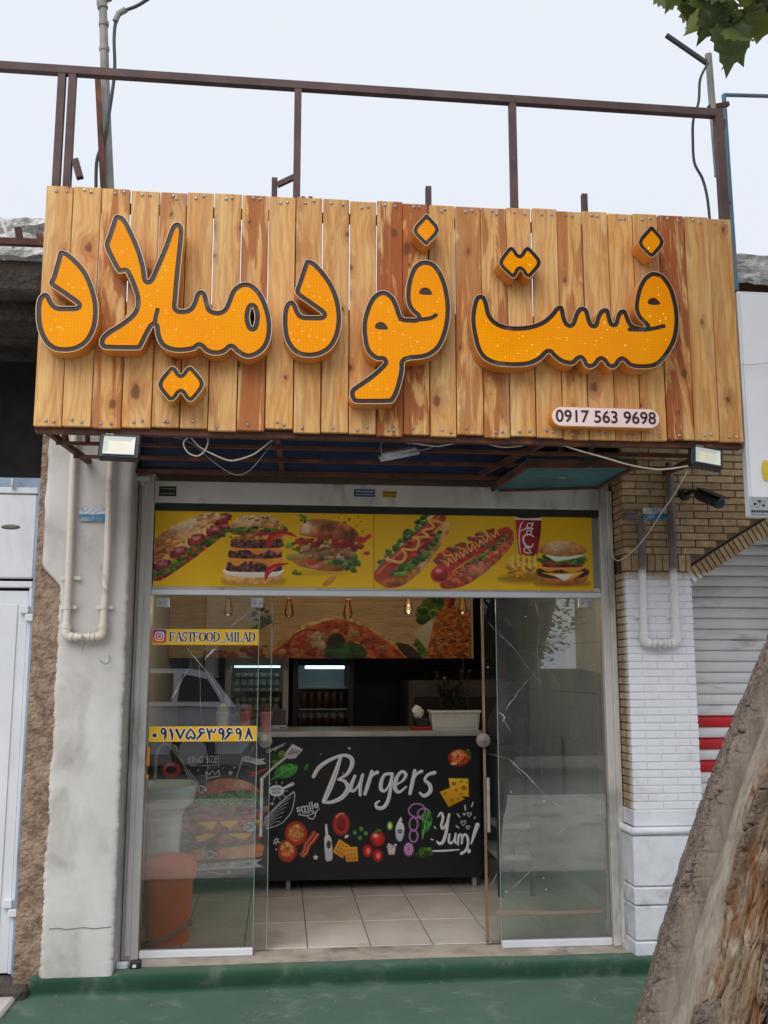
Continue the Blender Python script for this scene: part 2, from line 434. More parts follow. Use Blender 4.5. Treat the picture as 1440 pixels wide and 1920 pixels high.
# ================================================================== shop room
IX0, IX1, IY1, IZ1 = -.80, 1.85, 3.15, 2.46
fl = struct('shop_floor', B().box(IX0 - .1, IX1 + .1, .10, IY1 + .1, FL - .12, FL - .004), M_grout)
tile_me = None
nx, ny = 9, 5
tw, td = .31, .605
for j in range(ny + 1):
    for i in range(nx):
        x0 = IX0 + .03 + i * tw - .155 * 0; y0 = .105 + (j - 1) * td + .5
        x1 = min(x0 + tw - .005, IX1); y1 = y0 + td - .005; y0 = max(y0, .105)
        if y1 > IY1: y1 = IY1
        if y1 - y0 < .05: continue
        B().box(x0, x1, y0, y1, FL - .01, FL + random.uniform(-.0006, .0006), .0015).build('tile', M_tile_floor, fl)
rw = struct('wall_right', B().box(IX1 + .006, IX1 + .2, .102, IY1 + .1, FL - .1, IZ1 + .2), M_grout)
for r in range(8):
    for k in range(5):
        y0 = .106 + k * .605 ; y1 = min(y0 + .602, IY1)
        z0 = FL + .002 + r * .301; z1 = min(z0 + .298, IZ1)
        B().box(IX1 - .002 + random.uniform(-.0006, .0006), IX1 + .008, y0, y1, z0, z1, .001).build('tile', M_tile_wall, rw)
B().box(IX1 - .014, IX1 - .003, .106, IY1, FL, FL + .075, .002).build('skirting', M_tile_floor, rw)
struct('wall_left', B().box(IX0 - .2, IX0, .102, IY1 + .1, FL - .1, IZ1 + .2), M_plain)
struct('wall_back', B().box(IX0 - .2, IX1 + .2, IY1, IY1 + .2, FL - .1, IZ1 + .2), M_blackwall)
struct('shop_ceiling', B().box(IX0 - .2, IX1 + .2, .102, IY1 + .2, IZ1, IZ1 + .1), M_plain)
# wall above the shop front, roof slab
struct('wall_above', B().box(-1.12, 2.06, -.02, .30, 2.455, 3.2), M_dark)
struct('roof_slab', B().box(-1.12, 4.5, -.06, 5.0, 3.2, 3.34), M_soot)

# ---------------- left pillar: brown core, plaster coat
pl = thing('rendered_pillar', (-.89, -.1, FL), 'white rendered pillar with flaking edge between the steel door and the shop front', 'pillar')
B().box(-1.15, -.735, -.245, .10, FL - .07, 3.2).build('core', M_adobe, pl)
def plaster():
    zs = np.concatenate([np.linspace(FL - .005, 1.86, 260), np.linspace(1.88, 3.19, 50)]); nxp = 22; vs = []; b = B()
    for z in zs:
        n1 = (fbm(np.array(z * 5), np.array(3.3), 5) - .5) * .026 + (fbm(np.array(z * 45), np.array(1.3), 6, 2) - .5) * .014 + (rng.random() - .5) * .005
        left = -1.03 + n1 if z < 1.9 else -1.115 + n1 * .6
        if 1.86 < z < 1.95: left = -1.03 + n1 - .085 * (z - 1.86) / .09
        right = -.719 + (fbm(np.array(z * 30), np.array(7.7), 8, 3) - .5) * .012 + (rng.random() - .5) * .004
        for i in range(nxp):
            t = i / (nxp - 1.0); x = left + (right - left) * t
            e = min(t, 1 - t); y = -.272 + .006 * max(0, 1 - e * 30) + (fbm(np.array(x * 40), np.array(z * 40), 19, 3) - .5) * .0012 + (fbm(np.array(x * 9), np.array(z * 9), 9) - .5) * .004
            vs.append((x, y, z))
        vs.append((right + .001, -.262, z)); vs.append((-.719, .0, z))
    n = nxp + 2
    b.add(vs, [(r * n + i, r * n + i + 1, (r + 1) * n + i + 1, (r + 1) * n + i) for r in range(len(zs) - 1) for i in range(n - 1)], True)
    o = b.build('plaster_coat', M_render, pl)
    md = o.modifiers.new('thick', 'SOLIDIFY'); md.thickness = .02; md.offset = -1
plaster()
# cracked plaster groove and scratches on the pillar
gb = B()
for z0, xa, xb in ((.335, -1.0, -.73),):
    gb.tube(spline([(xa + (xb - xa) * q / 7.0, -.2745, z0 + .003 * math.sin(q * 2.1)) for q in range(8)], 3), .0011, 5)
gb.build('crack', M_soot, pl)

# ---------------- right pier and wall of small bricks
m, ns, ls = newmat('small_facing_brick'); M_brick = m
v = posnode(ns, ls, (1, 1, 1)); oi = N(ns, 'ShaderNodeObjectInfo')
cr_ = N(ns, 'ShaderNodeValToRGB'); els = cr_.color_ramp.elements
els[0].color = L4((170, 146, 112)); els[1].color = L4((206, 180, 144)); e = els.new(.5); e.color = L4((188, 162, 126))
ls.new(oi.outputs['Random'], cr_.inputs[0])
fa, _ = noise_fac(ns, ls, v, 30, 6, .3, .75); c = mixc(ns, ls, mathn(ns, ls, 'MULTIPLY', fa, .45), cr_.outputs[0], L4((96, 74, 54)))
fb, _ = noise_fac(ns, ls, v, 7, 8, .60, .68); sx = N(ns, 'ShaderNodeSeparateXYZ'); g_ = N(ns, 'ShaderNodeNewGeometry'); ls.new(g_.outputs['Position'], sx.inputs[0])
# flaking cream paint remnant on part of the pier
lft = N(ns, 'ShaderNodeMapRange'); lft.inputs[1].default_value = 1.98; lft.inputs[2].default_value = 1.88; ls.new(sx.outputs[0], lft.inputs[0])
c = mixc(ns, ls, mathn(ns, ls, 'MULTIPLY', mathn(ns, ls, 'MULTIPLY', fb, lft.outputs[0]), .8), c, L4((196, 168, 112)))
# sprayed white paint on the lower pier (front side only, soft edge)
_, nw = noise_fac(ns, ls, v, 9, 5, 0, 1)
zz = mathn(ns, ls, 'ADD', sx.outputs[2], mathn(ns, ls, 'MULTIPLY', mathn(ns, ls, 'SUBTRACT', nw, .5), .10))
mz = N(ns, 'ShaderNodeMapRange', interpolation_type='SMOOTHSTEP'); mz.inputs[1].default_value = 1.965; mz.inputs[2].default_value = 1.90; ls.new(zz, mz.inputs[0])
my = N(ns, 'ShaderNodeMapRange', interpolation_type='SMOOTHSTEP'); my.inputs[1].default_value = -.125; my.inputs[2].default_value = -.2; ls.new(sx.outputs[1], my.inputs[0])
wp = mathn(ns, ls, 'MULTIPLY', mz.outputs[0], my.outputs[0])
fp, _ = noise_fac(ns, ls, v, 5, 7, .50, .8); pc = mixc(ns, ls, mathn(ns, ls, 'MULTIPLY', fp, .5), L4((232, 235, 241)), L4((165, 160, 156)))
c = mixc(ns, ls, wp, c, pc)
_, nb = noise_fac(ns, ls, v, 120, 4, 0, 1)
finish(m, ns, ls, c, .85, 0, nb, .4, .006, .3)
m, ns, ls = newmat('brick_mortar'); M_mortar = m
v = posnode(ns, ls, (1, 1, 1)); sx = N(ns, 'ShaderNodeSeparateXYZ'); g_ = N(ns, 'ShaderNodeNewGeometry'); ls.new(g_.outputs['Position'], sx.inputs[0])
mz = N(ns, 'ShaderNodeMapRange', interpolation_type='SMOOTHSTEP'); mz.inputs[1].default_value = 1.965; mz.inputs[2].default_value = 1.90; ls.new(sx.outputs[2], mz.inputs[0])
my = N(ns, 'ShaderNodeMapRange', interpolation_type='SMOOTHSTEP'); my.inputs[1].default_value = -.125; my.inputs[2].default_value = -.195; ls.new(sx.outputs[1], my.inputs[0])
fa, nb = noise_fac(ns, ls, v, 25, 6, .3, .75); c = mixc(ns, ls, fa, L4((128, 108, 92)), L4((100, 82, 70)))
c = mixc(ns, ls, mathn(ns, ls, 'MULTIPLY', mathn(ns, ls, 'MULTIPLY', mz.outputs[0], my.outputs[0]), .97), c, L4((222, 224, 229)))
finish(m, ns, ls, c, .95, 0, nb, .4, .006, .2)

PXL, PXR, PYF = 1.722, 2.068, -.20
pier = thing('brick_pier', (1.89, -.05, G), 'brick pier with sprayed white lower half between shop front and roller shutter', 'pier')
B().box(PXL + .006, PXR - .006, PYF + .0045, .10, FL, 3.2).build('mortar_core', M_mortar, pier)
ch, bl = .0375, .152
def brick(x0, x1, y0, y1, z0, z1, par): B().box(x0, x1, y0, y1, z0, z1, .0022).build('brick', M_brick, par)
z = .80; row = 0
while z < 1.945:
    off = (row % 2) * bl / 2; x = PXL - off
    while x < PXR - .01:
        a, b_ = max(x, PXL), min(x + bl - .003, PXR)
        if b_ - a > .015:
            j = random.uniform(-.0012, .0012)
            brick(a, b_, PYF + j, PYF + .05, z, z + ch - .0045, pier)
        x += bl
    # return side towards the shop
    y = PYF + .0515
    segs = ((PYF + .052, -.075), (-.069, .09)) if row % 2 == 0 else ((PYF + .052, -.115), (-.109, .09))
    for (a, b_) in segs: brick(PXL + random.uniform(-.001, .001), PXL + .04, a, b_, z, z + ch - .006, pier)
    z += ch; row += 1
ztop = z
# stone plinth under the pier: moulding, two blocks, base
M_plinth = mat('white_painted_stone', (228, 231, 238), (204, 206, 212), 4, rough=.7, bump=.3, bscale=30, grime=(138, 130, 122), gamt=.75, gscale=5, glo=.5, ghi=.74)
M_plinth_side = mat('bare_grey_stone', (150, 142, 134), (122, 114, 106), 6, rough=.8, bump=.3)
B().box(PXL - .004, PXR + .004, PYF - .004, .095, .72, .796, .004).build('soldier_course', M_plinth, pier)
B().tube([(PXL - .014, .09, .70), (PXL - .014, PYF - .014, .70), (PXR + .014, PYF - .014, .70), (PXR + .014, .09, .70)], .020, 10).build('moulding', M_plinth, pier)
for z0, z1, gr in ((.445, .678, .016), (.36, .441, .020), (.20, .356, .020), (G, .196, .026)):
    B().box(PXL - gr, PXR + gr, PYF - gr, .092, z0, z1, .006).build('block', M_plinth, pier)
B().box(1.99, 2.03, PYF - .0225, PYF - .019, .262, .31).build('hole', M_dark, pier)

# brick wall above the neighbour's opening, its sloping soldier course
wall = thing('brick_wall', (2.3, -.1, 1.95), 'brown brick wall above the white roller shutter', 'wall')
A0 = PY(1289, 1068, PYF); A1 = PY(1440, 972, PYF)
def arch_z(x):
    t = (x - A0[0]) / (A1[0] - A0[0]); return A0[2] + (A1[2] - A0[2]) * t * (1.06 - .06 * t)
xr = 2.78
pts = [(PXL + .006, 1.952)] + [(PXR - .006, 1.952)] + [(x, arch_z(x) + .012) for x in np.linspace(PXR, xr, 9)] + [(xr, 3.19), (PXL + .006, 3.19)]
B().prism(pts, PYF + .007, .0).build('mortar_core', M_mortar, wall)
z = ztop + .09; row = 0
while z < 2.74:
    off = (row % 2) * bl / 2; x = PXL - off
    while x < xr:
        a, b_ = max(x, PXL), min(x + bl - .006, xr)
        if b_ > PXR and arch_z(b_) + .02 > z:
            t = np.linspace(a, b_, 12); ok = [q for q in t if q < PXR or arch_z(q) + .02 < z + .004]
            b_ = max(ok) if ok else a
        if b_ - a > .02: brick(a, b_, PYF + random.uniform(-.0015, .0015), PYF + .05, z, z + ch - .006, wall)
        x += bl
    a0 = -.02 if row % 2 else .01
    brick(PXL + random.uniform(-.001, .001), PXL + .04, PYF + .052, a0, z, z + ch - .006, wall)
    z += ch; row += 1
x = PXL
while x < PXR - .02:      # upright bricks where the paint begins
    brick(x, min(x + .0345, PXR), PYF - .001, PYF + .05, ztop + .003, ztop + .084, wall); x += .0405
ar = thing('brick_arch', (2.3, PYF, 2.0), 'sloping course of upright bricks edging the roller shutter opening', 'arch')
t = 0.0
seg = np.array([A1[0] - A0[0], 0, A1[2] - A0[2]]); Ls = np.linalg.norm(seg)
xs_ = np.linspace(A0[0] - .01, 2.78, 30)
for k in range(len(xs_) - 1):
    xa, xb = xs_[k] + .0035, xs_[k + 1] - .0035
    za, zb = arch_z(xa), arch_z(xb); dx, dz = xb - xa, zb - za; l = math.hypot(dx, dz); nx_, nz_ = dz / l, -dx / l; hgt = .072
    B().prism([(xa, za), (xb, zb), (xb + nx_ * hgt, zb + nz_ * hgt), (xa + nx_ * hgt, za + nz_ * hgt)], PYF - .006, PYF + .08).build('brick', M_brick, ar)
bpts = [(x, arch_z(x) + .004) for x in np.linspace(A0[0], 2.78, 10)]
low = [(x + .04, arch_z(x) - .055) for x in np.linspace(2.78, A0[0], 10)]
B().prism(bpts + low, PYF + .003, PYF + .07).build('mortar_core', M_mortar, ar)

# ---------------- neighbour on the right: roller shutter
M_slat = mat('white_shutter_slat', (238, 239, 243), (226, 228, 232), 2, rough=.4, bump=.04, grime=(140, 138, 138), gamt=.5, gscale=5, gstretch=(.6, 1, 2.5))
M_red = mat('red_painted_stripe', (214, 26, 40), (190, 20, 34), 3, rough=.45, bump=.04)
sh = thing('roller_shutter', (2.7, .06, G), 'white roller shutter with three red stripes beside the brick pier', 'shutter')
pitch = .0565; zr = PY(1350, 1353, .05)[2]
k0 = int(round((zr - .1) / pitch)); z00 = zr - pitch / 2 - k0 * pitch
for k in range(0, 42):
    z0 = z00 + k * pitch
    if z0 < G: continue
    prof = [(.06, z0 + .001), (.049, z0 + .006), (.044, z0 + .02), (.044, z0 + .036), (.049, z0 + .050), (.06, z0 + .0555)]
    red = k in (k0, k0 - 2, k0 - 4)
    B().prismx(prof + [(.068, z0 + .0555), (.068, z0 + .001)], 2.06, 3.4).build('slat', M_red if red else M_slat, sh)
B().box(2.055, 2.09, .01, .10, G, 2.4).build('guide_rail', M_alu, sh)
B().box(2.056, 3.4, .075, .09, G, 2.5).build('backing', M_dark, sh)
struct('wall_neighbour', B().box(2.785, 5.5, PYF, .3, G, 3.2), M_plinth)

# ---------------- neighbour on the left: steel door, dark void, slab, foil roof
ld = thing('steel_door', (-1.5, -.1, FL), 'white sheet steel door with hinges and small upper hatch', 'door')
B().box(-2.4, -1.205, -.115, -.07, FL - .02, 1.845, .004).build('leaf', M_white_metal, ld)
B().box(-2.4, -1.252, -.121, -.1165, FL + .10, 1.78, .003).build('panel', M_white_metal, ld)
B().box(-2.4, -1.19, -.12, -.06, 1.905, 2.315, .006).build('hatch', M_white_metal, ld)
for z0 in (1.86, 2.318): B().box(-2.4, -1.188, -.128, -.05, z0, z0 + .03, .003).build('rail', M_white_metal, ld)
B().box(-1.186, -1.152, -.135, -.04, FL - .03, 2.36, .003).build('jamb', M_blue_metal, ld)
B().box(-1.2025, -1.188, -.125, -.06, FL - .02, 1.86, .002).build('stile', M_white_metal, ld)
for z0 in (.36, 1.70):
    hb = B(); hb.box(-1.238, -1.196, -.142, -.116, z0 + .035, z0 + .075, .004); hb.box(-1.212, -1.172, -.146, -.136, z0 - .002, z0 + .033, .004)
    hb.build('hinge', M_white_metal, ld)
hb = B(); p = PY(25, 918, -.13); hb.tube([(p[0], -.13, 2.345), (p[0], -.15, 2.345), (p[0], -.15, 2.385)], .008, 8); hb.build('hook', M_white_metal, ld)
p = PY(79, 1044, -.13); B().tube([(p[0], -.118, p[2]), (p[0] + .018, -.15, p[2]), (p[0] + .03, -.12, p[2])], .007, 8).build('latch', M_dark, ld)
p = PY(20, 988, -.12); sb = B(); sb.lathe([(.001, -.0015), (.03, -.001), (.03, .004)], (p[0], -.1205, p[2]), 20, 'y', 1.5, .4); sb.build('handle_hole_patch', mat('hole_shade_grey', (120, 114, 110), (80, 76, 74), 30), ld)  # flat dark disc paints the shaded hollow of the handle hole
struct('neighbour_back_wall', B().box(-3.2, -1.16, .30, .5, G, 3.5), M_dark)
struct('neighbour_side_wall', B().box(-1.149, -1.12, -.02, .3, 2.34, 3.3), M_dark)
struct('neighbour_lintel', B().box(-3.2, -1.153, -.10, .1, 2.345, 2.40), M_blue_metal)
sl = struct('neighbour_slab', B().box(-3.2, -1.14, -.45, .5, PY(40, 545, -.45)[2], PY(40, 487, -.45)[2], .01), M_soot)
B().box(-3.2, -1.15, -.30, .4, PY(40, 600, -.3)[2], PY(40, 552, -.3)[2], .01).build('beam', M_soot, sl)
B().box(-3.2, -1.15, -.05, .4, PY(40, 640, -.05)[2], PY(40, 606, -.05)[2], .01).build('beam', M_soot, sl)
M_foil = mat('crumpled_foil_membrane', (206, 206, 204), (160, 160, 158), 14, rough=.5, metal=.3, bump=.9, bscale=26, bdist=.02, grime=(110, 104, 96), gamt=.6, gscale=8)
def foil(name, x0, x1, yf, z0, z1, label):
    b = B(); vs = []; n1, n2 = 40, 16
    for j in range(n2 + 1):
        for i in range(n1 + 1):
            x = x0 + (x1 - x0) * i / n1; t = j / n2
            y = yf + (0 if t < .5 else (t - .5) * 1.6); z = z0 + (z1 - z0) * min(t / .5, 1) + max(0, t - .5) * .25
            y += (fbm(np.array(x * 14), np.array(t * 9), 21) - .5) * .06; z += (fbm(np.array(x * 11 + 5), np.array(t * 9), 22) - .5) * .05
            vs.append((x, y, z))
    b.add(vs, [(j * (n1 + 1) + i, j * (n1 + 1) + i + 1, (j + 1) * (n1 + 1) + i + 1, (j + 1) * (n1 + 1) + i) for j in range(n2) for i in range(n1)])
    o = top(name, b, M_foil, label, 'roofing'); md = o.modifiers.new('thick', 'SOLIDIFY'); md.thickness = .006
foil('roof_membrane', -3.2, -1.12, -.5, PY(40, 478, -.5)[2], PY(40, 412, -.5)[2], 'crumpled silver roof membrane over the dark slab beside the steel door')
foil('roof_membrane', 2.12, 3.6, -.3, PY(1410, 527, -.3)[2], PY(1410, 478, -.3)[2], 'crumpled silver roof membrane above the white box sign')
M_rust = mat('rusty_brown_steel', (98, 78, 76), (82, 64, 62), 7, rough=.75, bump=.35, bscale=60, grime=(122, 84, 66), gamt=.45, gscale=9, bdist=.003)
M_rust2 = mat('dark_rusted_steel', (104, 66, 50), (70, 46, 40), 8, rough=.85, bump=.5, bscale=60, grime=(148, 86, 50), gamt=.7, gscale=11, bdist=.004)
rb = thing('roof_angle', (-1.4, -.55, 3.5), 'rusty steel angle with cleats on the silver roof membrane', 'steel bar')
pa, pb = PY(0, 455, -.62), PY(82, 456, -.62)
B().bar((-2.4, -.62, pa[2]), (pb[0], -.62, pb[2]), .03).build('bar', M_rust2, rb)
for (xx, yy) in ((38, 428), (78, 440)):
    p = PY(xx, 455, -.62); q = PY(xx - 4, yy, -.62); B().bar(p, q, .028).build('cleat', M_rust2, rb)
p = PY(18, 450, -.6); q = PY(0, 408, -.6); B().bar(p, q, .012).build('strut', M_alu, rb)
struct('neighbour_roof_edge', B().box(2.12, 3.6, -.2, .3, PY(1410, 555, -.2)[2], PY(1410, 530, -.2)[2]), M_rust2)

# ================================================================== the plank sign
m, ns, ls = newmat('weathered_pine_plank'); M_pine = m
tcn = N(ns, 'ShaderNodeTexCoord'); oi = N(ns, 'ShaderNodeObjectInfo')
off = N(ns, 'ShaderNodeCombineXYZ')
ls.new(mathn(ns, ls, 'MULTIPLY', oi.outputs['Random'], 37.0), off.inputs[0]); ls.new(mathn(ns, ls, 'MULTIPLY', oi.outputs['Random'], 91.0), off.inputs[2])
pp = N(ns, 'ShaderNodeVectorMath', operation='ADD'); ls.new(tcn.outputs['Object'], pp.inputs[0]); ls.new(off.outputs[0], pp.inputs[1])
def sc(vec, s3):
    n = N(ns, 'ShaderNodeVectorMath', operation='MULTIPLY'); ls.new(vec, n.inputs[0]); n.inputs[1].default_value = s3; return n.outputs[0]
# knots
vo = N(ns, 'ShaderNodeTexVoronoi', feature='F1'); vo.inputs['Scale'].default_value = 1.0; vo.inputs['Randomness'].default_value = .9
vo.voronoi_dimensions = '2D'; sk0 = N(ns, 'ShaderNodeSeparateXYZ'); ls.new(pp.outputs[0], sk0.inputs[0]); ck0 = N(ns, 'ShaderNodeCombineXYZ'); ls.new(mathn(ns, ls, 'MULTIPLY', sk0.outputs[0], 7.0), ck0.inputs[0]); wn0 = N(ns, 'ShaderNodeTexNoise'); wn0.inputs['Scale'].default_value = 26; ls.new(pp.outputs[0], wn0.inputs['Vector']); ls.new(mathn(ns, ls, 'ADD', mathn(ns, ls, 'MULTIPLY', sk0.outputs[2], 4.2), mathn(ns, ls, 'MULTIPLY', wn0.outputs['Fac'], .22)), ck0.inputs[1]); ls.new(ck0.outputs[0], vo.inputs['Vector'])
rk0 = N(ns, 'ShaderNodeSeparateColor'); ls.new(vo.outputs['Color'], rk0.inputs[0]); drop = mathn(ns, ls, 'MULTIPLY', mathn(ns, ls, 'GREATER_THAN', rk0.outputs[0], .5), 3.0)
kd = mathn(ns, ls, 'ADD', mathn(ns, ls, 'MULTIPLY', vo.outputs['Distance'], mathn(ns, ls, 'ADD', mathn(ns, ls, 'MULTIPLY', rk0.outputs[1], 1.7), .55)), drop)
kc = N(ns, 'ShaderNodeMapRange', interpolation_type='SMOOTHSTEP'); kc.inputs[1].default_value = .105; kc.inputs[2].default_value = .05; ls.new(kd, kc.inputs[0])
kr = N(ns, 'ShaderNodeMapRange', interpolation_type='SMOOTHSTEP'); kr.inputs[1].default_value = .36; kr.inputs[2].default_value = .06; ls.new(kd, kr.inputs[0])
# cathedral grain, bent round the knots
warp = N(ns, 'ShaderNodeTexNoise'); warp.inputs['Scale'].default_value = 1.0; warp.inputs['Detail'].default_value = 3; ls.new(sc(pp.outputs[0], (9, 9, 2.2)), warp.inputs['Vector'])
sx = N(ns, 'ShaderNodeSeparateXYZ'); ls.new(pp.outputs[0], sx.inputs[0])
ph = mathn(ns, ls, 'ADD', mathn(ns, ls, 'MULTIPLY', sx.outputs[0], 170.0), mathn(ns, ls, 'MULTIPLY', warp.outputs['Fac'], 34.0))
ph = mathn(ns, ls, 'ADD', ph, mathn(ns, ls, 'MULTIPLY', kr.outputs[0], 9.0))
ring = mathn(ns, ls, 'POWER', mathn(ns, ls, 'ADD', mathn(ns, ls, 'MULTIPLY', mathn(ns, ls, 'SINE', ph), .5), .5), 2.2)
fg, nf = noise_fac(ns, ls, sc(pp.outputs[0], (150, 150, 3.0)), 1.0, 5, .35, .72)
bt, _ = noise_fac(ns, ls, sc(pp.outputs[0], (10, 10, 2.2)), 1.0, 4, .3, .7)
pale = N(ns, 'ShaderNodeMapRange'); ls.new(oi.outputs['Random'], pale.inputs[0])
c = mixc(ns, ls, bt, L4((238, 200, 136)), L4((230, 172, 98)))
c = mixc(ns, ls, mathn(ns, ls, 'MULTIPLY', ring, .36), c, L4((196, 122, 58)))
c = mixc(ns, ls, mathn(ns, ls, 'MULTIPLY', fg, .34), c, L4((172, 112, 62)))
at = N(ns, 'ShaderNodeAttribute', attribute_type='OBJECT', attribute_name='stain')
ws, _ = noise_fac(ns, ls, sc(pp.outputs[0], (15, 15, 2.0)), 1.0, 7, .12, .88, 1.2)
stn = N(ns, 'ShaderNodeMapRange', interpolation_type='SMOOTHSTEP'); stn.inputs[1].default_value = .52; stn.inputs[2].default_value = .70
ls.new(mathn(ns, ls, 'ADD', ws, mathn(ns, ls, 'MULTIPLY', at.outputs['Fac'], .19)), stn.inputs[0])
c = mixc(ns, ls, mathn(ns, ls, 'MULTIPLY', stn.outputs[0], mathn(ns, ls, 'MULTIPLY', at.outputs['Fac'], 1.0, True)), c, L4((166, 86, 36)), 'MIX')
c = mixc(ns, ls, mathn(ns, ls, 'MULTIPLY', kr.outputs[0], .55), c, L4((166, 90, 42)))
c = mixc(ns, ls, mathn(ns, ls, 'MULTIPLY', kc.outputs[0], .8), c, L4((100, 56, 30)))
# grey weathering streaks
gw, _ = noise_fac(ns, ls, sc(pp.outputs[0], (40, 40, 1.1)), 1.0, 6, .52, .74)
c = mixc(ns, ls, mathn(ns, ls, 'MULTIPLY', gw, .5), c, L4((190, 168, 136)))
ck, _ = noise_fac(ns, ls, sc(pp.outputs[0], (170, 170, 1.6)), 1.0, 2, .70, .76)
c = mixc(ns, ls, mathn(ns, ls, 'MULTIPLY', ck, .7), c, L4((84, 50, 28)))
hs = N(ns, 'ShaderNodeHueSaturation'); hs.inputs['Saturation'].default_value = 1.0
vr = N(ns, 'ShaderNodeMapRange'); vr.inputs[3].default_value = .90; vr.inputs[4].default_value = 1.04; ls.new(oi.outputs['Random'], vr.inputs[0]); ls.new(vr.outputs[0], hs.inputs['Value'])
ls.new(c, hs.inputs['Color'])
finish(m, ns, ls, hs.outputs[0], .62, 0, nf, .25, .004, .35)

SY = -1.0
M_zinc = mat('zinc_bolt', (206, 208, 212), (150, 152, 158), 40, rough=.35, metal=.8, bump=0)
sign = thing('plank_sign', (.5, SY, 2.44), 'wide fascia of vertical pine planks hung above the shop front', 'sign')
edges = [87, 139, 192, 246, 300, 351, 402, 454, 505, 556, 606, 656, 706, 755, 804, 852, 901, 949, 996, 1044, 1091, 1139, 1186, 1233, 1282, 1328, 1372]
EX = [PY(x, 347 + (x - 87) * 68 / 1285.0, SY)[0] for x in edges]
stain = [0, .1, .75, .15, .55, .05, .35, .85, .3, 0, .35, .1, .95, .9, 0, .65, .75, .35, .25, .7, .3, .1, .25, .95, .15, .12]
bb = B(); bb.lathe([(.0075, 0), (.0075, -.0018), (.0052, -.0022), (.0052, -.006), (.003, -.0075)], (0, 0, 0), 6, 'y')
bolt_me = bb.build('bolt', M_zinc).data; bpy.data.objects.remove(bpy.data.objects['bolt'])
for i in range(26):
    x0, x1 = EX[i] + .0018, EX[i + 1] - .0024
    zt = 3.484 + random.uniform(-.004, .005); zb = 2.449 + random.uniform(-.007, .004)
    if i == 8: zb += .008
    if i in (10, 12): zb -= .006
    yo = random.uniform(-.003, .003); xm = (x0 + x1) / 2
    P = B().box(x0, x1, SY + yo, SY + yo + .020, zb, zt, .0028).build('plank', M_pine, sign, (xm, SY + yo, zb))
    P['stain'] = float(max(stain[i], .28)); P.rotation_euler = (0, random.uniform(-.0022, .0022), 0)
    for zz, cnt in ((zt - .022, 2), (zb + .024, random.choice((1, 2, 2)))):
        for q in range(cnt):
            bx = xm + (q - .35) * .035 + random.uniform(-.012, .012)
            o = link('bolt', bolt_me, P, (bx, SY + yo, zz + random.uniform(-.008, .008))); o.rotation_euler[1] = random.uniform(0, 3)
for z0 in (3.40, 2.95, 2.452):
    B().box(EX[0] + .01, EX[-1] - .01, SY + .026, SY + .06, z0, z0 + .035).build('frame_rail', M_rust2, sign)
B().box(EX[0] + .004, EX[-1] - .004, SY + .026, SY + .065, 2.425, 2.450).build('bottom_rail', M_rust2, sign)
for x in (EX[0] + .02, EX[5], EX[9] + .02, EX[14], EX[20], EX[26] - .02):
    B().box(x - .016, x + .016, SY + .0605, SY + .095, 2.451, 3.44).build('frame_post', M_rust2, sign)

# ================================================================== channel letters
m, ns, ls = newmat('orange_acrylic_face'); M_orange = m
v = posnode(ns, ls, (1, 1, 1)); sx = N(ns, 'ShaderNodeSeparateXYZ'); ls.new(v, sx.inputs[0])
a = mathn(ns, ls, 'SINE', mathn(ns, ls, 'MULTIPLY', mathn(ns, ls, 'ADD', sx.outputs[0], sx.outputs[2]), 235.0))
b_ = mathn(ns, ls, 'SINE', mathn(ns, ls, 'MULTIPLY', mathn(ns, ls, 'SUBTRACT', sx.outputs[0], sx.outputs[2]), 235.0))
pat = N(ns, 'ShaderNodeMapRange', interpolation_type='SMOOTHSTEP'); pat.inputs[1].default_value = .2; pat.inputs[2].default_value = .75
ls.new(mathn(ns, ls, 'MULTIPLY', a, b_), pat.inputs[0])
fz, _ = noise_fac(ns, ls, v, 3, 3, .3, .7)
c = mixc(ns, ls, fz, L4((255, 166, 2)), L4((252, 154, 2)))
c = mixc(ns, ls, mathn(ns, ls, 'MULTIPLY', pat.outputs[0], .32), c, L4((226, 122, 2)))
finish(m, ns, ls, c, .25, 0, None, spec=.10)
M_side = mat('gold_letter_side', (224, 152, 66), (206, 134, 52), 5, rough=.38, metal=.2, bump=.03)
M_rim = mat('cream_metal_rim', (208, 186, 150), (190, 166, 130), 9, rough=.35, metal=.25, bump=0)
M_band = mat('dark_plum_band', (48, 32, 34), (38, 26, 28), 8, rough=.3, bump=.03, grime=(110, 98, 96), gamt=.45, gscale=14, glo=.58, ghi=.66)
M_led = emis('led_sparkle', (255, 226, 150), 1.3)  # weak glow imitates sparkles reflected by the letter faces
LY = -1.088
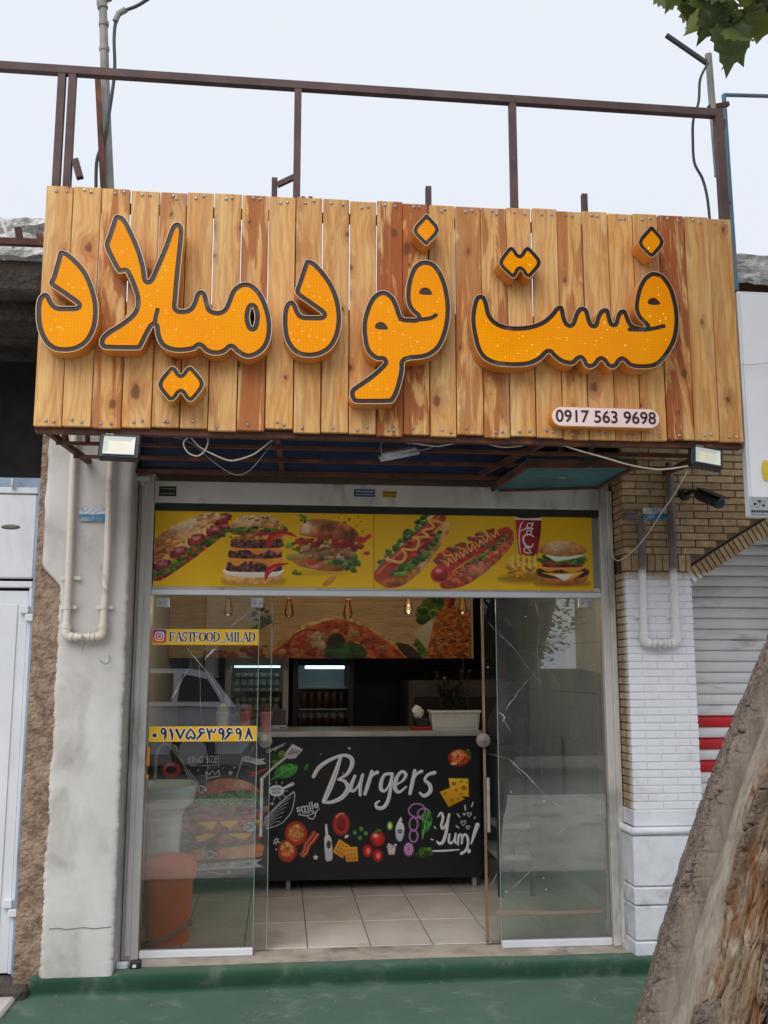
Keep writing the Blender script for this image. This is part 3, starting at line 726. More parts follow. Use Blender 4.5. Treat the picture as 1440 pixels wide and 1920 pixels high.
def letter(pts, T, label, cuts=(), holes=(), k=5, glints=0, band=.0225, sharp=False):
    ox, oy, s = T
    def W_(q): p = PY(ox + q[0] * s, oy + q[1] * s, LY); return (p[0], p[2])
    O = np.array([W_(q) for q in pts])
    if not sharp:
        O = spline(O, 3, True)
    x0, z0 = O.min(0) - .03; x1, z1 = O.max(0) + .03
    st = .0028; xs = np.arange(x0, x1, st); zs = np.arange(z0, z1, st); X, Z = np.meshgrid(xs, zs)
    F = sd_poly(X, Z, O)
    for h in holes:
        hp = np.array([W_(q) for q in h]); hp = spline(hp, 4, True); F = np.maximum(F, -sd_poly(X, Z, hp))
    Fo = F + band
    for cpts, w in cuts:
        cp = np.array([W_(q) for q in cpts])
        if w > 0: Fo = np.maximum(Fo, -sd_line(X, Z, spline(cp, 4), w))
        else: Fo = np.maximum(Fo, -sd_poly(X, Z, spline(cp, 4, True)))
    base = (float((x0 + x1) / 2), SY - .004, float(z0 + .03))
    t = thing('channel_letter', base, label, 'letter', 'raised orange letters on the plank sign')
    lo = contours(F, xs, zs, 0.0)
    b = B()
    for lp in lo:
        n = len(lp)
        b.add([(p[0], SY - .0035, p[1]) for p in lp] + [(p[0], LY, p[1]) for p in lp], [(i, (i + 1) % n, n + (i + 1) % n, n + i) for i in range(n)], True)
    b.build('side', M_side, t)
    li = contours(F, xs, zs, -.0030)
    vs, fs = fill2d(lo + li); B().add([(p[0], LY, p[1]) for p in vs], fs).build('rim', M_rim, t)
    vs, fs = fill2d(li); B().add([(p[0], LY + .005, p[1]) for p in vs], fs).build('band', M_band, t)
    lf = [l for l in contours(Fo, xs, zs, 0.0)]
    vs, fs = fill2d(lf); b = B(); b.add([(p[0], LY + .0005, p[1]) for p in vs], fs)
    for lp in lf:
        n = len(lp); b.add([(p[0], LY + .0005, p[1]) for p in lp] + [(p[0], LY + .005, p[1]) for p in lp], [(i, (i + 1) % n, n + (i + 1) % n, n + i) for i in range(n)])
    b.build('face', M_orange, t)
    if glints:
        ii = np.argwhere(Fo < -.008); b = B()
        for q in range(glints):
            r_ = ii[rng.integers(len(ii))]; r = random.choice((.0012, .0015, .0018, .0026))
            b.lathe([(r, 0), (r * .8, -.0015), (r * .3, -.0025)], (xs[r_[1]], LY + .0003, zs[r_[0]]), 6, 'y')
        b.build('glint_specks', M_led, t)['kind'] = 'stuff'
T3, T4, T5 = (0, 360, 1 / 3.0), (460, 360, 1 / 3.0), (860, 380, 580 / 1440.0)
letter([(345, 325), (385, 338), (440, 385), (490, 445), (525, 520), (548, 600), (555, 670), (548, 745), (525, 810), (485, 862), (430, 893), (370, 903), (305, 895),
        (255, 860), (222, 805), (205, 745), (200, 670), (208, 605), (230, 573), (258, 563), (283, 580), (300, 615), (325, 638), (372, 641), (425, 640), (420, 628), (345, 575), (275, 522), (290, 470), (315, 380), (328, 335)],
       T3, 'orange letter dal at the far end of the sign, above the steel door side', glints=12)
letter([(655, 125), (690, 133), (720, 165), (760, 245), (795, 330), (820, 420), (833, 492), (865, 430), (920, 300), (950, 215), (970, 180), (995, 168), (1020, 178), (1035, 205),
        (1035, 250), (1025, 350), (1012, 480), (1002, 600), (1000, 650), (1030, 658), (1060, 650), (1080, 620), (1095, 575), (1115, 552), (1140, 550), (1165, 570), (1178, 620), (1190, 655),
        (1225, 666), (1255, 652), (1275, 610), (1300, 550), (1340, 515), (1385, 505), (1430, 520), (1480, 575), (1515, 660), (1530, 740), (1525, 820), (1500, 880), (1455, 920), (1400, 938),
        (1355, 925), (1320, 900), (1300, 882), (1280, 900), (1240, 918), (1190, 918), (1150, 900), (1122, 874), (1100, 890), (1050, 902), (985, 903), (925, 885), (890, 850), (872, 800), (866, 758),
        (840, 800), (805, 870), (785, 888), (740, 891), (600, 888), (568, 875), (556, 850), (565, 815), (600, 780), (680, 730), (740, 680), (760, 630), (755, 580), (735, 520), (715, 475),
        (702, 455), (672, 460), (650, 440), (620, 385), (585, 305), (600, 250), (625, 175), (637, 140)],
       T3, 'orange lettering of joined tall strokes and a round eye beside the end letter',
       cuts=[([(866, 765), (874, 715), (886, 662)], .018)], holes=[[(1418, 652), (1432, 700), (1420, 756), (1405, 706)]], glints=34)
letter([(885, 1082), (940, 998), (968, 978), (995, 992), (1017, 1022), (1042, 992), (1068, 978), (1096, 995), (1152, 1080), (1098, 1165), (1070, 1180), (1042, 1165), (1017, 1132),
        (990, 1165), (962, 1178), (935, 1162)], T3, 'small orange double diamond dot below the joined lettering', glints=5, band=.019)
letter([(350, 378), (390, 390), (440, 440), (490, 510), (525, 590), (542, 680), (540, 760), (520, 830), (485, 885), (430, 920), (370, 932), (305, 925), (255, 890), (220, 830), (208, 760),
        (208, 690), (218, 640), (240, 612), (268, 608), (290, 630), (305, 668), (325, 690), (375, 693), (425, 692), (420, 680), (350, 630), (278, 572), (295, 500), (325, 410), (335, 385)],
       T4, 'orange letter dal in the middle of the plank sign', glints=18)
letter([(655, 740), (670, 670), (700, 600), (735, 565), (770, 552), (805, 560), (840, 590), (865, 640), (885, 698), (920, 706), (962, 705), (935, 680), (912, 645), (901, 600), (903, 540), (915, 480),
        (940, 420), (975, 390), (1010, 382), (1055, 392), (1095, 430), (1125, 490), (1145, 560), (1155, 640), (1152, 720), (1135, 800), (1105, 870), (1060, 915), (1000, 940), (905, 953),
        (897, 1000), (885, 1060), (865, 1130), (840, 1175), (815, 1190), (700, 1192), (620, 1190), (595, 1170), (585, 1135), (595, 1103), (640, 1070), (710, 1020), (775, 957), (740, 950),
        (700, 925), (670, 880), (657, 810)],
       T4, 'orange letter pair with two round heads and a long tail at mid sign',
       cuts=[([(872, 716), (970, 717), (1040, 710), (1072, 692)], .018), ([(980, 572), (985, 548), (1010, 537), (1035, 545), (1052, 575), (1018, 579)], 0), ([(732, 766), (735, 742), (760, 730), (785, 740), (803, 770), (768, 774)], 0)], glints=28)
letter([(940, 216), (1000, 137), (1018, 123), (1037, 135), (1095, 213), (1037, 290), (1018, 303), (998, 290)], T4, 'small orange diamond dot above the two-headed letter pair', glints=2, band=.019)
letter([(100, 425), (125, 435), (140, 470), (150, 515), (175, 548), (220, 568), (280, 573), (340, 565), (390, 545), (425, 515), (450, 485), (475, 475), (492, 490), (500, 530), (512, 558), (525, 553),
        (540, 510), (560, 485), (585, 483), (605, 500), (618, 545), (629, 562), (640, 525), (660, 495), (685, 488), (703, 500), (714, 540), (722, 557), (735, 515), (755, 495), (780, 498), (795, 530),
        (810, 562), (840, 574), (870, 576), (838, 545), (818, 500), (820, 450), (835, 390), (860, 345), (890, 323), (915, 320), (955, 335), (990, 380), (1010, 430), (1025, 500), (1027, 570), (1015, 640),
        (985, 700), (945, 750), (900, 772), (830, 774), (790, 762), (762, 738), (740, 765), (715, 775), (690, 765), (665, 737), (640, 765), (610, 774), (585, 762), (568, 732), (540, 755), (510, 758),
        (470, 745), (435, 717), (418, 703), (385, 735), (330, 760), (260, 766), (180, 760), (120, 735), (85, 690), (65, 620), (55, 550), (60, 490), (75, 440)],
       T5, 'longest orange lettering with small teeth and round head, above the phone plaque',
       cuts=[([(795, 590), (880, 590), (956, 574)], .018), ([(882, 470), (885, 452), (905, 442), (925, 450), (940, 471), (910, 476)], 0)], glints=40)
letter([(185, 282), (222, 218), (243, 203), (264, 214), (283, 240), (301, 214), (320, 203), (340, 215), (387, 278), (345, 340), (328, 352), (308, 342), (287, 315), (270, 343), (255, 352), (236, 342)],
       T5, 'small orange double diamond dot above the longest lettering', glints=4, band=.019)
letter([(834, 185), (880, 120), (895, 108), (913, 118), (959, 183), (917, 245), (900, 255), (880, 245)], T5, 'small orange diamond dot near the box sign end of the planks', glints=1, band=.019)

# phone plaque
pk = thing('phone_plaque', (1.6, SY, 2.5), 'pale pink pill shaped plaque with phone number on the planks', 'plaque')
pc = PY(1136, 783, -1.055); rz_ = (PY(1136, 764, -1.055)[2] - PY(1136, 802, -1.055)[2]) / 2; hw = (PY(1238, 783, -1.055)[0] - PY(1034, 783, -1.055)[0]) / 2
def pill(hw, r, n=14):
    return [(pc[0] + hw - r + r * math.cos(t), pc[2] + r * math.sin(t)) for t in np.linspace(-math.pi / 2, math.pi / 2, n)] + \
           [(pc[0] - hw + r + r * math.cos(t), pc[2] + r * math.sin(t)) for t in np.linspace(math.pi / 2, 3 * math.pi / 2, n)]
B().prism(pill(hw, rz_), -1.055, SY - .0035).build('box', M_side, pk)
M_pink = mat('pale_pink_acrylic', (250, 226, 222), (244, 216, 212), 6, rough=.35, bump=0)
B().prism(pill(hw - .004, rz_ - .004), -1.0575, -1.0555).build('face', M_pink, pk)
vs, fs = text2d('0917 563 9698', .0745, .0011); sx_ = (hw * 1.84) / (max(v[0] for v in vs) - min(v[0] for v in vs))
M_maroon = mat('dark_maroon_letters', (64, 22, 26), (52, 18, 22), 9, rough=.4, bump=0)
B().add([(pc[0] + v[0] * sx_, -1.0592, pc[2] + v[1] - .001) for v in vs], fs).build('lettering', M_maroon, pk)

# ================================================================== canopy frame under the sign
zf = 2.43
cf = thing('canopy_grid', (.5, -.5, zf), 'rusty steel grid under the plank sign', 'grid')
for (yy, x0, x1, w) in ((-.76, -.97, 1.93, .015), (-.49, -.95, 1.93, .015), (-.17, -.92, 1.6, .02)):
    B().bar((x0, yy, zf), (x1, yy, zf + .004), w).build('rail', M_rust2, cf)
for (xa, ya, xb, yb) in ((-.99, -.95, -.905, -.06), (-.03, -.95, .0, -.03), (1.15, -.93, .99, -.12), (1.93, -.95, 1.93, -.25)):
    B().bar((xa, ya, zf + .024), (xb, yb, zf + .024), .024).build('cross_bar', M_rust2, cf)
B().bar((-.905, -.06, zf + .02), (-.66, -.10, zf + .018), .026).build('rail', M_rust2, cf)
B().bar((-.93, -.75, zf), (-.97, -.9, 2.75), .02).build('brace', M_rust2, cf)
for xx in (-.84, -.55): B().bar((xx, -.75, zf), (xx - .02, -.78, 2.8), .018).build('hanger', M_rust2, cf)
cs = B().add([(-1.0, -.90, 2.86), (1.98, -.90, 2.86), (1.98, -.021, 3.1), (-1.0, -.021, 3.1)], [(0, 1, 2, 3)])
o = top('canopy_sheet', cs, M_navy, 'dark navy sheet over the canopy frame above the shop front', 'canopy'); md = o.modifiers.new('t', 'SOLIDIFY'); md.thickness = .004
hs_ = top('shutter_box', B().box(-.70, 1.70, -.16, -.022, 2.452, 2.80, .01), M_navy, 'dark navy shutter housing above the aluminium header', 'housing')
# old teal painted tray hanging right under the sign
M_teal = mat('flaking_teal_paint', (58, 124, 134), (44, 98, 112), 6, rough=.55, bump=.2, grime=(96, 66, 52), gamt=.8, gscale=7, glo=.6, ghi=.7)
tt = thing('teal_tray', (1.5, -.3, 2.40), 'old teal painted metal tray with rusty rim under the sign', 'tray')
q = [PZ(*p, 2.40) for p in ((922, 918), (1122, 912), (1192, 872), (990, 872))]
b = B(); b.add([p for p in q] + [p + np.array([0, 0, .03]) for p in q], [(0, 1, 2, 3), (7, 6, 5, 4), (0, 4, 5, 1), (1, 5, 6, 2), (2, 6, 7, 3), (3, 7, 4, 0)]); b.build('pan', M_teal, tt)
b = B(); qq = [p + np.array([0, 0, .004]) for p in q] + [q[0] + np.array([0, 0, .004])]
for i in range(4): b.bar(qq[i], qq[i + 1], .016, .034)
b.build('rim', M_rust2, tt)
a, c_ = PY(990, 868, -.40), PY(1180, 866, -.40); B().box(a[0], c_[0], -.40, -.37, 2.437, 2.50).build('back_flange', M_teal, tt)
p = (q[0] + q[1] + q[2] + q[3]) / 4; B().lathe([(.001, -.004), (.022, -.003), (.008, 0)], (p[0], p[1], 2.40), 7).build('rosette', M_zinc, tt)
vb = thing('ventilator_block', (1.4, -.35, 2.47), 'broken grey concrete ventilator block under the sign', 'concrete block')
a, c_ = PY(996, 858, -.45), PY(1165, 834, -.45)
b = B(); x0, x1, z0, z1 = a[0], c_[0], a[2], c_[2] + .06
nsl = 3; wv = (x1 - x0) / nsl
b.box(x0, x1, -.45, -.41, z0, z0 + .018, .004); b.box(x0, x1, -.45, -.41, z1 - .035, z1, .004)
for k in range(nsl + 1): xx = x0 + k * wv; b.box(max(x0, xx - .012), min(x1, xx + .012), -.449, -.411, z0 + .018, z1 - .035)
b.build('block', mat('dusty_grey_concrete', (134, 126, 122), (98, 90, 86), 14, rough=.95, bump=.7), vb)
B().box(x0 + .005, x1 - .005, -.409, -.40, z0, z1).build('back', M_dark, vb)

# ================================================================== roof frame, poles, cables
RY = -.86
fr = thing('roof_frame', (.5, RY, 3.3), 'brown steel frame standing up behind the plank sign', 'frame')
def on(x, y, Y=RY): return PY(x, y, Y)
L0, R0 = on(0, 125), on(1346, 214)
B().bar(L0 + (L0 - R0) * .12, R0, .036).build('top_rail', M_rust, fr)
def post(x, y, zb=3.0, w=.032, Y=RY, nm='post'):
    p = on(x, y, Y); B().bar((p[0], Y, p[2]), (p[0], Y, zb), w).build(nm, M_rust, fr)
for (x, y) in ((117, 140), (137, 140), (559, 168), (960, 194)): post(x, y)
p = on(1346, 214); B().bar((p[0], RY, p[2] + .02), (p[0] + .004, RY, 3.0), .038).build('post', M_rust, fr)
B().bar(on(1356, 225), on(1354, 245), .02).build('cleat', M_rust, fr)
for (x, y) in ((515, 335), (803, 351), (1095, 365)): post(x, y, 3.0, .026, RY + .1, 'stub')
B().bar(on(520, 347), on(556, 330), .022).build('brace', M_rust, fr)
B().bar(on(141, 300), on(150, 334), .030).build('offcut', M_rust, fr)
B().bar(on(1352, 395), on(1368, 380), .016).build('brace', M_rust, fr)
for x in (568, 582): p = on(x, 372, -.93); B().box(p[0] - .009, p[0] + .009, -.95, -.92, 3.40, p[2]).build('tab', M_rust2, fr)
M_grey = mat('grey_painted_pole', (158, 156, 152), (128, 126, 122), 5, rough=.6, bump=.15, grime=(92, 84, 76), gamt=.6)
gp = thing('conduit_pole', (-.85, -.45, 3.3), 'grey conduit pole with bent top behind the planks', 'pole')
B().tube([PY(207, 420, -.45), PY(199, 210, -.45), PY(193, 14, -.45)], [.026, .022, .02], 12).build('pole', M_grey, gp)
B().tube(spline([PY(193, 16, -.45), PY(191, 4, -.45), PY(196, -4, -.45), PY(206, -8, -.45)], 5), .026, 12).build('elbow', M_grey, gp)
for yy in (45, 92): p = PY(194 + (yy - 14) * .02, yy, -.45); B().lathe([(.024, -.012), (.026, 0), (.024, .012)], p, 12).build('clamp', M_grey, gp)
B().bar(PY(183, 145, -.5), PY(197, 420, -.5), .026, .012).build('rust_angle', M_rust2, gp)
M_cable = mat('dark_green_cable', (66, 80, 78), (48, 58, 58), 8, rough=.6, bump=0)
M_ivory = mat('ivory_cable', (214, 202, 186), (190, 178, 160), 10, rough=.6, bump=0)
M_greycable = mat('thin_grey_cable', (150, 158, 166), (110, 116, 124), 10, rough=.5, bump=0)
def cable(pts, Y, r, m_, label, name='cable', cat='cable'):
    P3 = [PY(x, y, (Y[i] if hasattr(Y, '__len__') else Y)) for i, (x, y) in enumerate(pts)]
    return top(name, B().tube(spline(P3, 6), r, 6), m_, label, cat)
cable([(520, -190), (400, -90), (275, 0), (235, 20), (219, 36), (214, 70), (215, 130), (208, 190), (196, 260), (182, 300), (180, 360), (181, 420)], -.48, .0085, M_cable, 'dark cable coming down beside the bent conduit pole')
B().tube([PY(216, 40, -.48), PY(222, 26, -.48), PY(236, 18, -.48)], .015, 8).build('cable_clamp', M_grey, bpy.data.objects['conduit_pole'])
cable([(1328, 118), (1313, 148), (1310, 190), (1300, 225), (1299, 262), (1302, 305), (1317, 335), (1326, 370), (1331, 415)], -.80, .0065, M_cable, 'wavy dark green cable hanging beside the lamp arm post')
rp = thing('lamp_arm_post', (2.1, -.7, 3.3), 'slim grey post with slanting tube arm above the box sign', 'post')
B().tube([PY(1346, 330, -.75), PY(1328, 102, -.75)], .017, 10).build('post', M_grey, rp)
B().bar(PY(1330, 122, -.75), PY(1249, 66, -.75), .018).build('arm', M_cable, rp)
B().bar(PY(1328, 202, -.75), PY(1366, 195, -.75), .02).build('bracket', M_rust2, rp)
tf = thing('teal_pipe_frame', (2.2, -.6, 3.2), 'thin teal pipe frame above the box sign', 'pipe frame')
M_tealpipe = mat('teal_pipe', (74, 132, 152), (96, 112, 122), 3, rough=.5, bump=.1, grime=(120, 116, 112), gamt=.8)
tp_ = [PY(1381, 545, -.6), PY(1370, 380, -.6), PY(1357, 178, -.6), PY(1470, 181, -.6), PY(1700, 188, -.6)]
B().tube(tp_[:3], .012, 8).build('upright', M_tealpipe, tf); B().tube(tp_[2:], .010, 8).build('rail', M_tealpipe, tf)

# ================================================================== floodlights
M_black = mat('black_cast_metal', (38, 38, 42), (28, 28, 32), 9, rough=.5, bump=.1)
M_refl = mat('pale_reflector', (226, 232, 226), (216, 224, 218), 5, rough=.3, bump=0)
M_ledp = mat('ivory_led_panel', (238, 234, 214), (230, 226, 204), 40, rough=.4, bump=.05)
def flood(px, py, Y, wpx, hpx, rot, label):
    c0 = PY(px, py, Y); k = 1866 / (Y - CAM[1]); w, h = wpx / k / 2, hpx / k / 2
    t = thing('floodlight', (0, 0, 0), label, 'floodlight', 'floodlights below the plank sign')
    B().box(-w, w, -.02, .022, -h, h, .006).build('housing', M_black, t)
    fw, fh = w * .76, h * .70; iw, ih = w * .52, h * .40; off = h * .06
    b = B(); A = [(-fw, -.021, -fh - off), (fw, -.021, -fh - off), (fw, -.021, fh - off), (-fw, -.021, fh - off)]
    I = [(-iw, -.0206, -ih - off), (iw, -.0206, -ih - off), (iw, -.0206, ih - off), (-iw, -.0206, ih - off)]
    O = [(p[0], -.0275, p[2]) for p in A]
    b.add(O + I, [(i, (i + 1) % 4, 4 + (i + 1) % 4, 4 + i) for i in range(4)]); b.add(A + O, [(i, (i + 1) % 4, 4 + (i + 1) % 4, 4 + i) for i in range(4)])
    b.build('reflector', M_refl, t)
    B().add(I, [(0, 1, 2, 3)]).build('led_panel', M_ledp, t)
    for s in range(7):
        x = -w * .8 + s * w * 1.6 / 6; B().box(x - .002, x + .002, .022, .04, -h * .8, h * .8).build('fin', M_black, t)
    b = B(); b.tube([(-w * .9, .01, h * .2), (-w * .9, .035, h + .02), (w * .9, .035, h + .02), (w * .9, .01, h * .2)], .005, 6); b.bar((0, .035, h + .02), (0, .045, h + .07), .012); b.build('bracket', M_black, t)
    for q in range(2): B().box(-w * .72 + q * .018, -w * .72 + .014 + q * .018, -.0212, -.0202, h * .83, h * .88).build('maker_mark', M_refl, t)
    t.location = c0; t.rotation_euler = (math.radians(-14), math.radians(rot), 0)
    return t
flood(225, 839, -.97, 76, 52, 1.5, 'black floodlight with pale face below the sign, on the steel door side')
flood(1323, 859, -.97, 66, 46, 9, 'tilted black floodlight with pale face below the sign, above the brick wall')
lb = thing('led_bar_lamp', (.6, -.9, 2.36), 'small grey flat lamp hanging crooked by wires below the sign', 'lamp')
a, c_ = PY(712, 860, -.9), PY(784, 846, -.9)
B().bar(a, c_, .05, .012, (0, -.6, 1)).build('body', M_greycable, lb); B().bar(a + np.array([.01, -.006, .012]), c_ + np.array([-.01, -.006, .012]), .03, .012, (0, -.6, 1)).build('heatsink', M_grey, lb)
for (u, w_) in (((716, 852), (720, 822)), ((768, 842), (764, 818))): B().tube([PY(*u, -.9), PY(u[0] - 3, (u[1] + w_[1]) / 2, -.9), PY(*w_, -.9)], .0015, 5).build('wire', M_greycable, lb)
cable([(372, 812), (356, 818), (344, 830), (352, 848), (370, 855), (384, 845), (390, 828), (388, 812)], -.93, .0035, M_ivory, 'looped ivory cable hanging beside the floodlight')
cable([(352, 812), (372, 836), (400, 852), (428, 863), (446, 862), (475, 852), (498, 835), (516, 820)], -.92, .0035, M_ivory, 'sagging ivory cable joined with tape below the planks')
cable([(320, 818), (360, 832), (400, 866), (440, 890), (468, 882), (500, 845), (514, 826)], -.90, .0014, M_greycable, 'thin blue grey wire drooping below the planks')
cable([(724, 824), (760, 829), (812, 836), (826, 836), (860, 830), (895, 828), (940, 838), (975, 836), (992, 830)], -.93, .0035, M_ivory, 'ivory cable running past the crooked lamp')
cable([(774, 846), (800, 842), (814, 836)], -.91, .003, M_greycable, 'short grey lead of the crooked lamp')
cable([(1045, 830), (1080, 843), (1130, 857), (1170, 869), (1208, 877), (1245, 880), (1300, 872)], -.95, .0038, M_ivory, 'ivory cable sagging to the tilted floodlight')
cable([(1289, 884), (1262, 930), (1240, 962), (1215, 1000), (1188, 1032), (1160, 1051), (1148, 1040), (1146, 1015), (1140, 985)], [-.95, -.8, -.65, -.5, -.35, -.26, -.24, -.24, -.24], .003, M_ivory, 'brownish cable slanting from floodlight down to the pier')
cable([(1383, 682), (1405, 684), (1440, 680), (1500, 670)], -1.02, .002, M_ivory, 'thin cable across the white box sign')

# ================================================================== CCTV camera, gas pipes, plates
cc = thing('security_camera', (2.0, -.22, 2.3), 'black bullet security camera on the brown brick wall', 'camera')
a, m1, c_ = PY(1284, 928, -.21), PY(1310, 926, -.33), PY(1357, 946, -.48)
B().lathe([(.03, 0), (.03, -.018), (.012, -.024)], (a[0], -.204, a[2]), 14, 'y').build('base', M_black, cc)
B().tube([a, (a[0] + .02, -.26, a[2] + .012), m1], .011, 8).build('arm', M_black, cc)
dr = (c_ - m1) / np.linalg.norm(c_ - m1)
B().tube([m1 - dr * .02, m1, m1 + dr * .01, m1 + dr * .15, m1 + dr * .16], [.018, .028, .031, .031, .027], 14).build('barrel', M_black, cc)
B().bar(m1 + dr * .02 + np.array([0, 0, .034]), m1 + dr * .19 + np.array([0, 0, .034]), .062, .005).build('hood', M_black, cc)
B().lathe([(.020, 0), (.012, -.004), (.001, -.005)], m1 + dr * .162, 12, 'y').build('lens', M_navy, cc)
M_pipew = mat('cream_painted_pipe', (222, 214, 202), (204, 194, 180), 5, rough=.55, bump=.12, grime=(150, 118, 86), gamt=.6, gscale=9, glo=.56, ghi=.7)
m, ns, ls = newmat('half_painted_pipe'); M_pipeg = m
g_ = N(ns, 'ShaderNodeNewGeometry'); sx = N(ns, 'ShaderNodeSeparateXYZ'); ls.new(g_.outputs['Position'], sx.inputs[0])
mz = N(ns, 'ShaderNodeMapRange', interpolation_type='SMOOTHSTEP'); mz.inputs[1].default_value = 1.985; mz.inputs[2].default_value = 1.93; ls.new(sx.outputs[2], mz.inputs[0])
f1, nb = noise_fac(ns, ls, g_.outputs['Position'], 9, 6, .4, .7); c = mixc(ns, ls, f1, L4((112, 104, 102)), L4((84, 76, 74)))
c = mixc(ns, ls, mz.outputs[0], c, L4((222, 223, 224))); finish(m, ns, ls, c, .55, 0, nb, .15, .004)
def pipes(name, label, lp, rp_, Y, yb, m_, r=.0215):
    t = thing(name, (PY(lp[-1][0], yb, Y)[0], Y, PY(lp[-1][0], yb, Y)[2]), label, 'gas pipe')
    l3 = [PY(x, y, Y) for x, y in lp]; r3 = [PY(x, y, Y) for x, y in rp_]
    B().tube(l3, r, 12).build('pipe', m_, t); B().tube(r3, r, 12).build('pipe', m_, t)
    a, b2 = l3[-1], r3[-1]
    for e, sg in ((a, 1), (b2, -1)):
        B().tube(spline([e + np.array([0, 0, .022]), e, e + np.array([sg * .006, 0, -.02]), e + np.array([sg * .03, 0, -.028])], 4), r * 1.28, 12).build('elbow', m_, t)
        B().tube([e + np.array([0, 0, .03]), e + np.array([0, 0, .012])], r * 1.42, 12).build('collar', m_, t)
    za = (a[2] + b2[2]) / 2 - .028
    B().tube([(a[0] + .02, Y, za), (b2[0] - .02, Y, za)], r * .95, 12).build('cross_pipe', m_, t)
    xm = (a[0] + b2[0]) / 2
    for dx in (-.035, .02, .04):
        B().tube([(xm + dx - .007, Y, za), (xm + dx + .007, Y, za)], r * 1.35, 6).build('union', m_, t)
    vb_ = B(); vb_.lathe([(.012, 0), (.015, -.01), (.015, -.02), (.006, -.026)], (xm - .012, Y - r * .9, za), 12, 'y'); vb_.build('valve', m_, t)
    for e in (a, b2):
        B().bar((e[0] - .038, Y + .012, e[2] + .11), (e[0] + .038, Y + .012, e[2] + .11), .016, .006, (0, 1, 0)).build('clamp', m_, t)
        B().tube([(e[0], Y, e[2] + .10), (e[0], Y, e[2] + .12)], r * 1.2, 12).build('clamp_ring', m_, t)
    return t, xm, za
t, xm, za = pipes('gas_pipe', 'cream U shaped gas pipe on the white rendered pillar', [(141, 800), (136, 900), (130, 1050), (124, 1183)], [(209, 840), (206, 900), (201, 1050), (193, 1183)], -.305, 1183, M_pipew, .0165)
B().tube(spline([(xm, -.325, za - .015), (xm + .004, -.33, za - .04), (xm - .002, -.33, za - .065)], 4), .002, 5).build('seal_wire', M_greycable, t)
p = PY(129, 1083, -.305); B().bar((p[0] - .04, -.29, p[2]), (p[0] + .05, -.29, p[2]), .016, .006, (0, 1, 0)).build('clamp', M_pipew, t)
t, xm, za = pipes('gas_pipe', 'grey U shaped gas pipe with white lower half on the brick pier', [(1168, 969), (1188, 968), (1200, 976), (1203, 995), (1204, 1090), (1207, 1196)], [(1254, 868), (1258, 960), (1263, 1090), (1268, 1196)], -.235, 1196, M_pipeg, .019)
B().tube(spline([(xm - .015, -.255, za - .012), (xm - .012, -.258, za - .03), (xm - .018, -.258, za - .055)], 4), .003, 5).build('seal_wire', M_pipew, t)
def plate(x0, y0, x1, y1, Y, label, marks):
    a, c_ = PY(x0, y1, Y), PY(x1, y0, Y)
    t = thing('meter_plate', (a[0], Y, a[2]), label, 'plate')
    h = c_[2] - a[2]; w = c_[0] - a[0]
    B().box(a[0], c_[0], Y, Y + .004, a[2], a[2] + h * .55).build('lower_band', mat('worn_blue_print', (66, 122, 168), (150, 168, 184), 30, rough=.4, lo=.45, hi=.6), t)
    B().box(a[0], c_[0], Y + .0004, Y + .004, a[2] + h * .551, c_[2]).build('upper_band', mat('worn_pale_print', (206, 212, 216), (150, 172, 190), 26, rough=.4, lo=.5, hi=.62), t)
    b = B()
    for k in range(9):
        x = a[0] + w * (.12 + .085 * k); b.box(x, x + w * .05, Y - .0006, Y - .0001, a[2] + h * (.66 + .08 * (k % 3)), a[2] + h * (.72 + .08 * (k % 3)))
    b.build('lettering', mat('blue_ink', (40, 92, 150), (60, 108, 160), 20), t)
plate(148, 953, 197, 977, -.284, 'worn blue and white meter plate on the rendered pillar', 0)
plate(1206, 953, 1252, 976, -.207, 'worn blue meter plate between the pipes on the brick pier', 0)
hk = B(); p = PY(203, 1240, -.29); hk.tube(spline([p + np.array([.0, .01, .03]), p + np.array([.006, -.01, 0]), p + np.array([-.01, -.012, -.012]), p + np.array([-.035, -.014, .004])], 4), .003, 6)
top('wire_hook', hk, M_greycable, 'small bent wire hook on the white rendered pillar', 'hook')
bk = B(); p = PY(266, 898, -.1); bk.box(p[0] - .035, p[0] + .04, -.14, -.07, p[2] - .012, p[2] + .008, .003); bk.bar(p + np.array([.0, 0, 0]), p + np.array([.005, 0, -.035]), .014)
top('broken_bracket', bk, M_alu, 'broken metal bracket at the top of the door frame', 'bracket')

# ================================================================== neighbour's white box sign
bs = thing('box_sign', (2.4, -.9, 2.12), 'plain white box sign of the neighbouring shop', 'sign')
z0, z1 = PY(1400, 968, -1.0)[2], PY(1385, 545, -1.0)[2]; x0 = 2.006
B().box(x0, 3.4, -.995, -.95, z0, z1, .004).build('casing', M_white_metal, bs)
B().box(x0 + .012, 3.39, -1.0, -.9955, z0 + .014, z1 - .014, .002).build('panel', mat('white_acrylic_panel', (236, 239, 244), (230, 233, 239), 1.5, rough=.3, bump=0), bs)
a, c_ = PY(1407, 964, -1.003), PY(1445, 932, -1.003)
B().box(a[0], c_[0] + .02, -1.003, -1.0005, a[2], c_[2]).build('sticker', mat('silver_sticker', (196, 202, 208), (150, 158, 168), 60, rough=.25, metal=.4, bump=0), bs)
b = B()
for k in range(8): x = a[0] + .006 + k * .011; b.box(x, x + .008, -1.0042, -1.0033, a[2] + .008, a[2] + .018)
for (px, py) in ((1416, 945), (1424, 940), (1432, 948)): p = PY(px, py, -1.0042); b.box(p[0] - .006, p[0] + .006, -1.0042, -1.0033, p[2] - .004, p[2] + .005)
b.build('sticker_lettering', M_dark, bs)
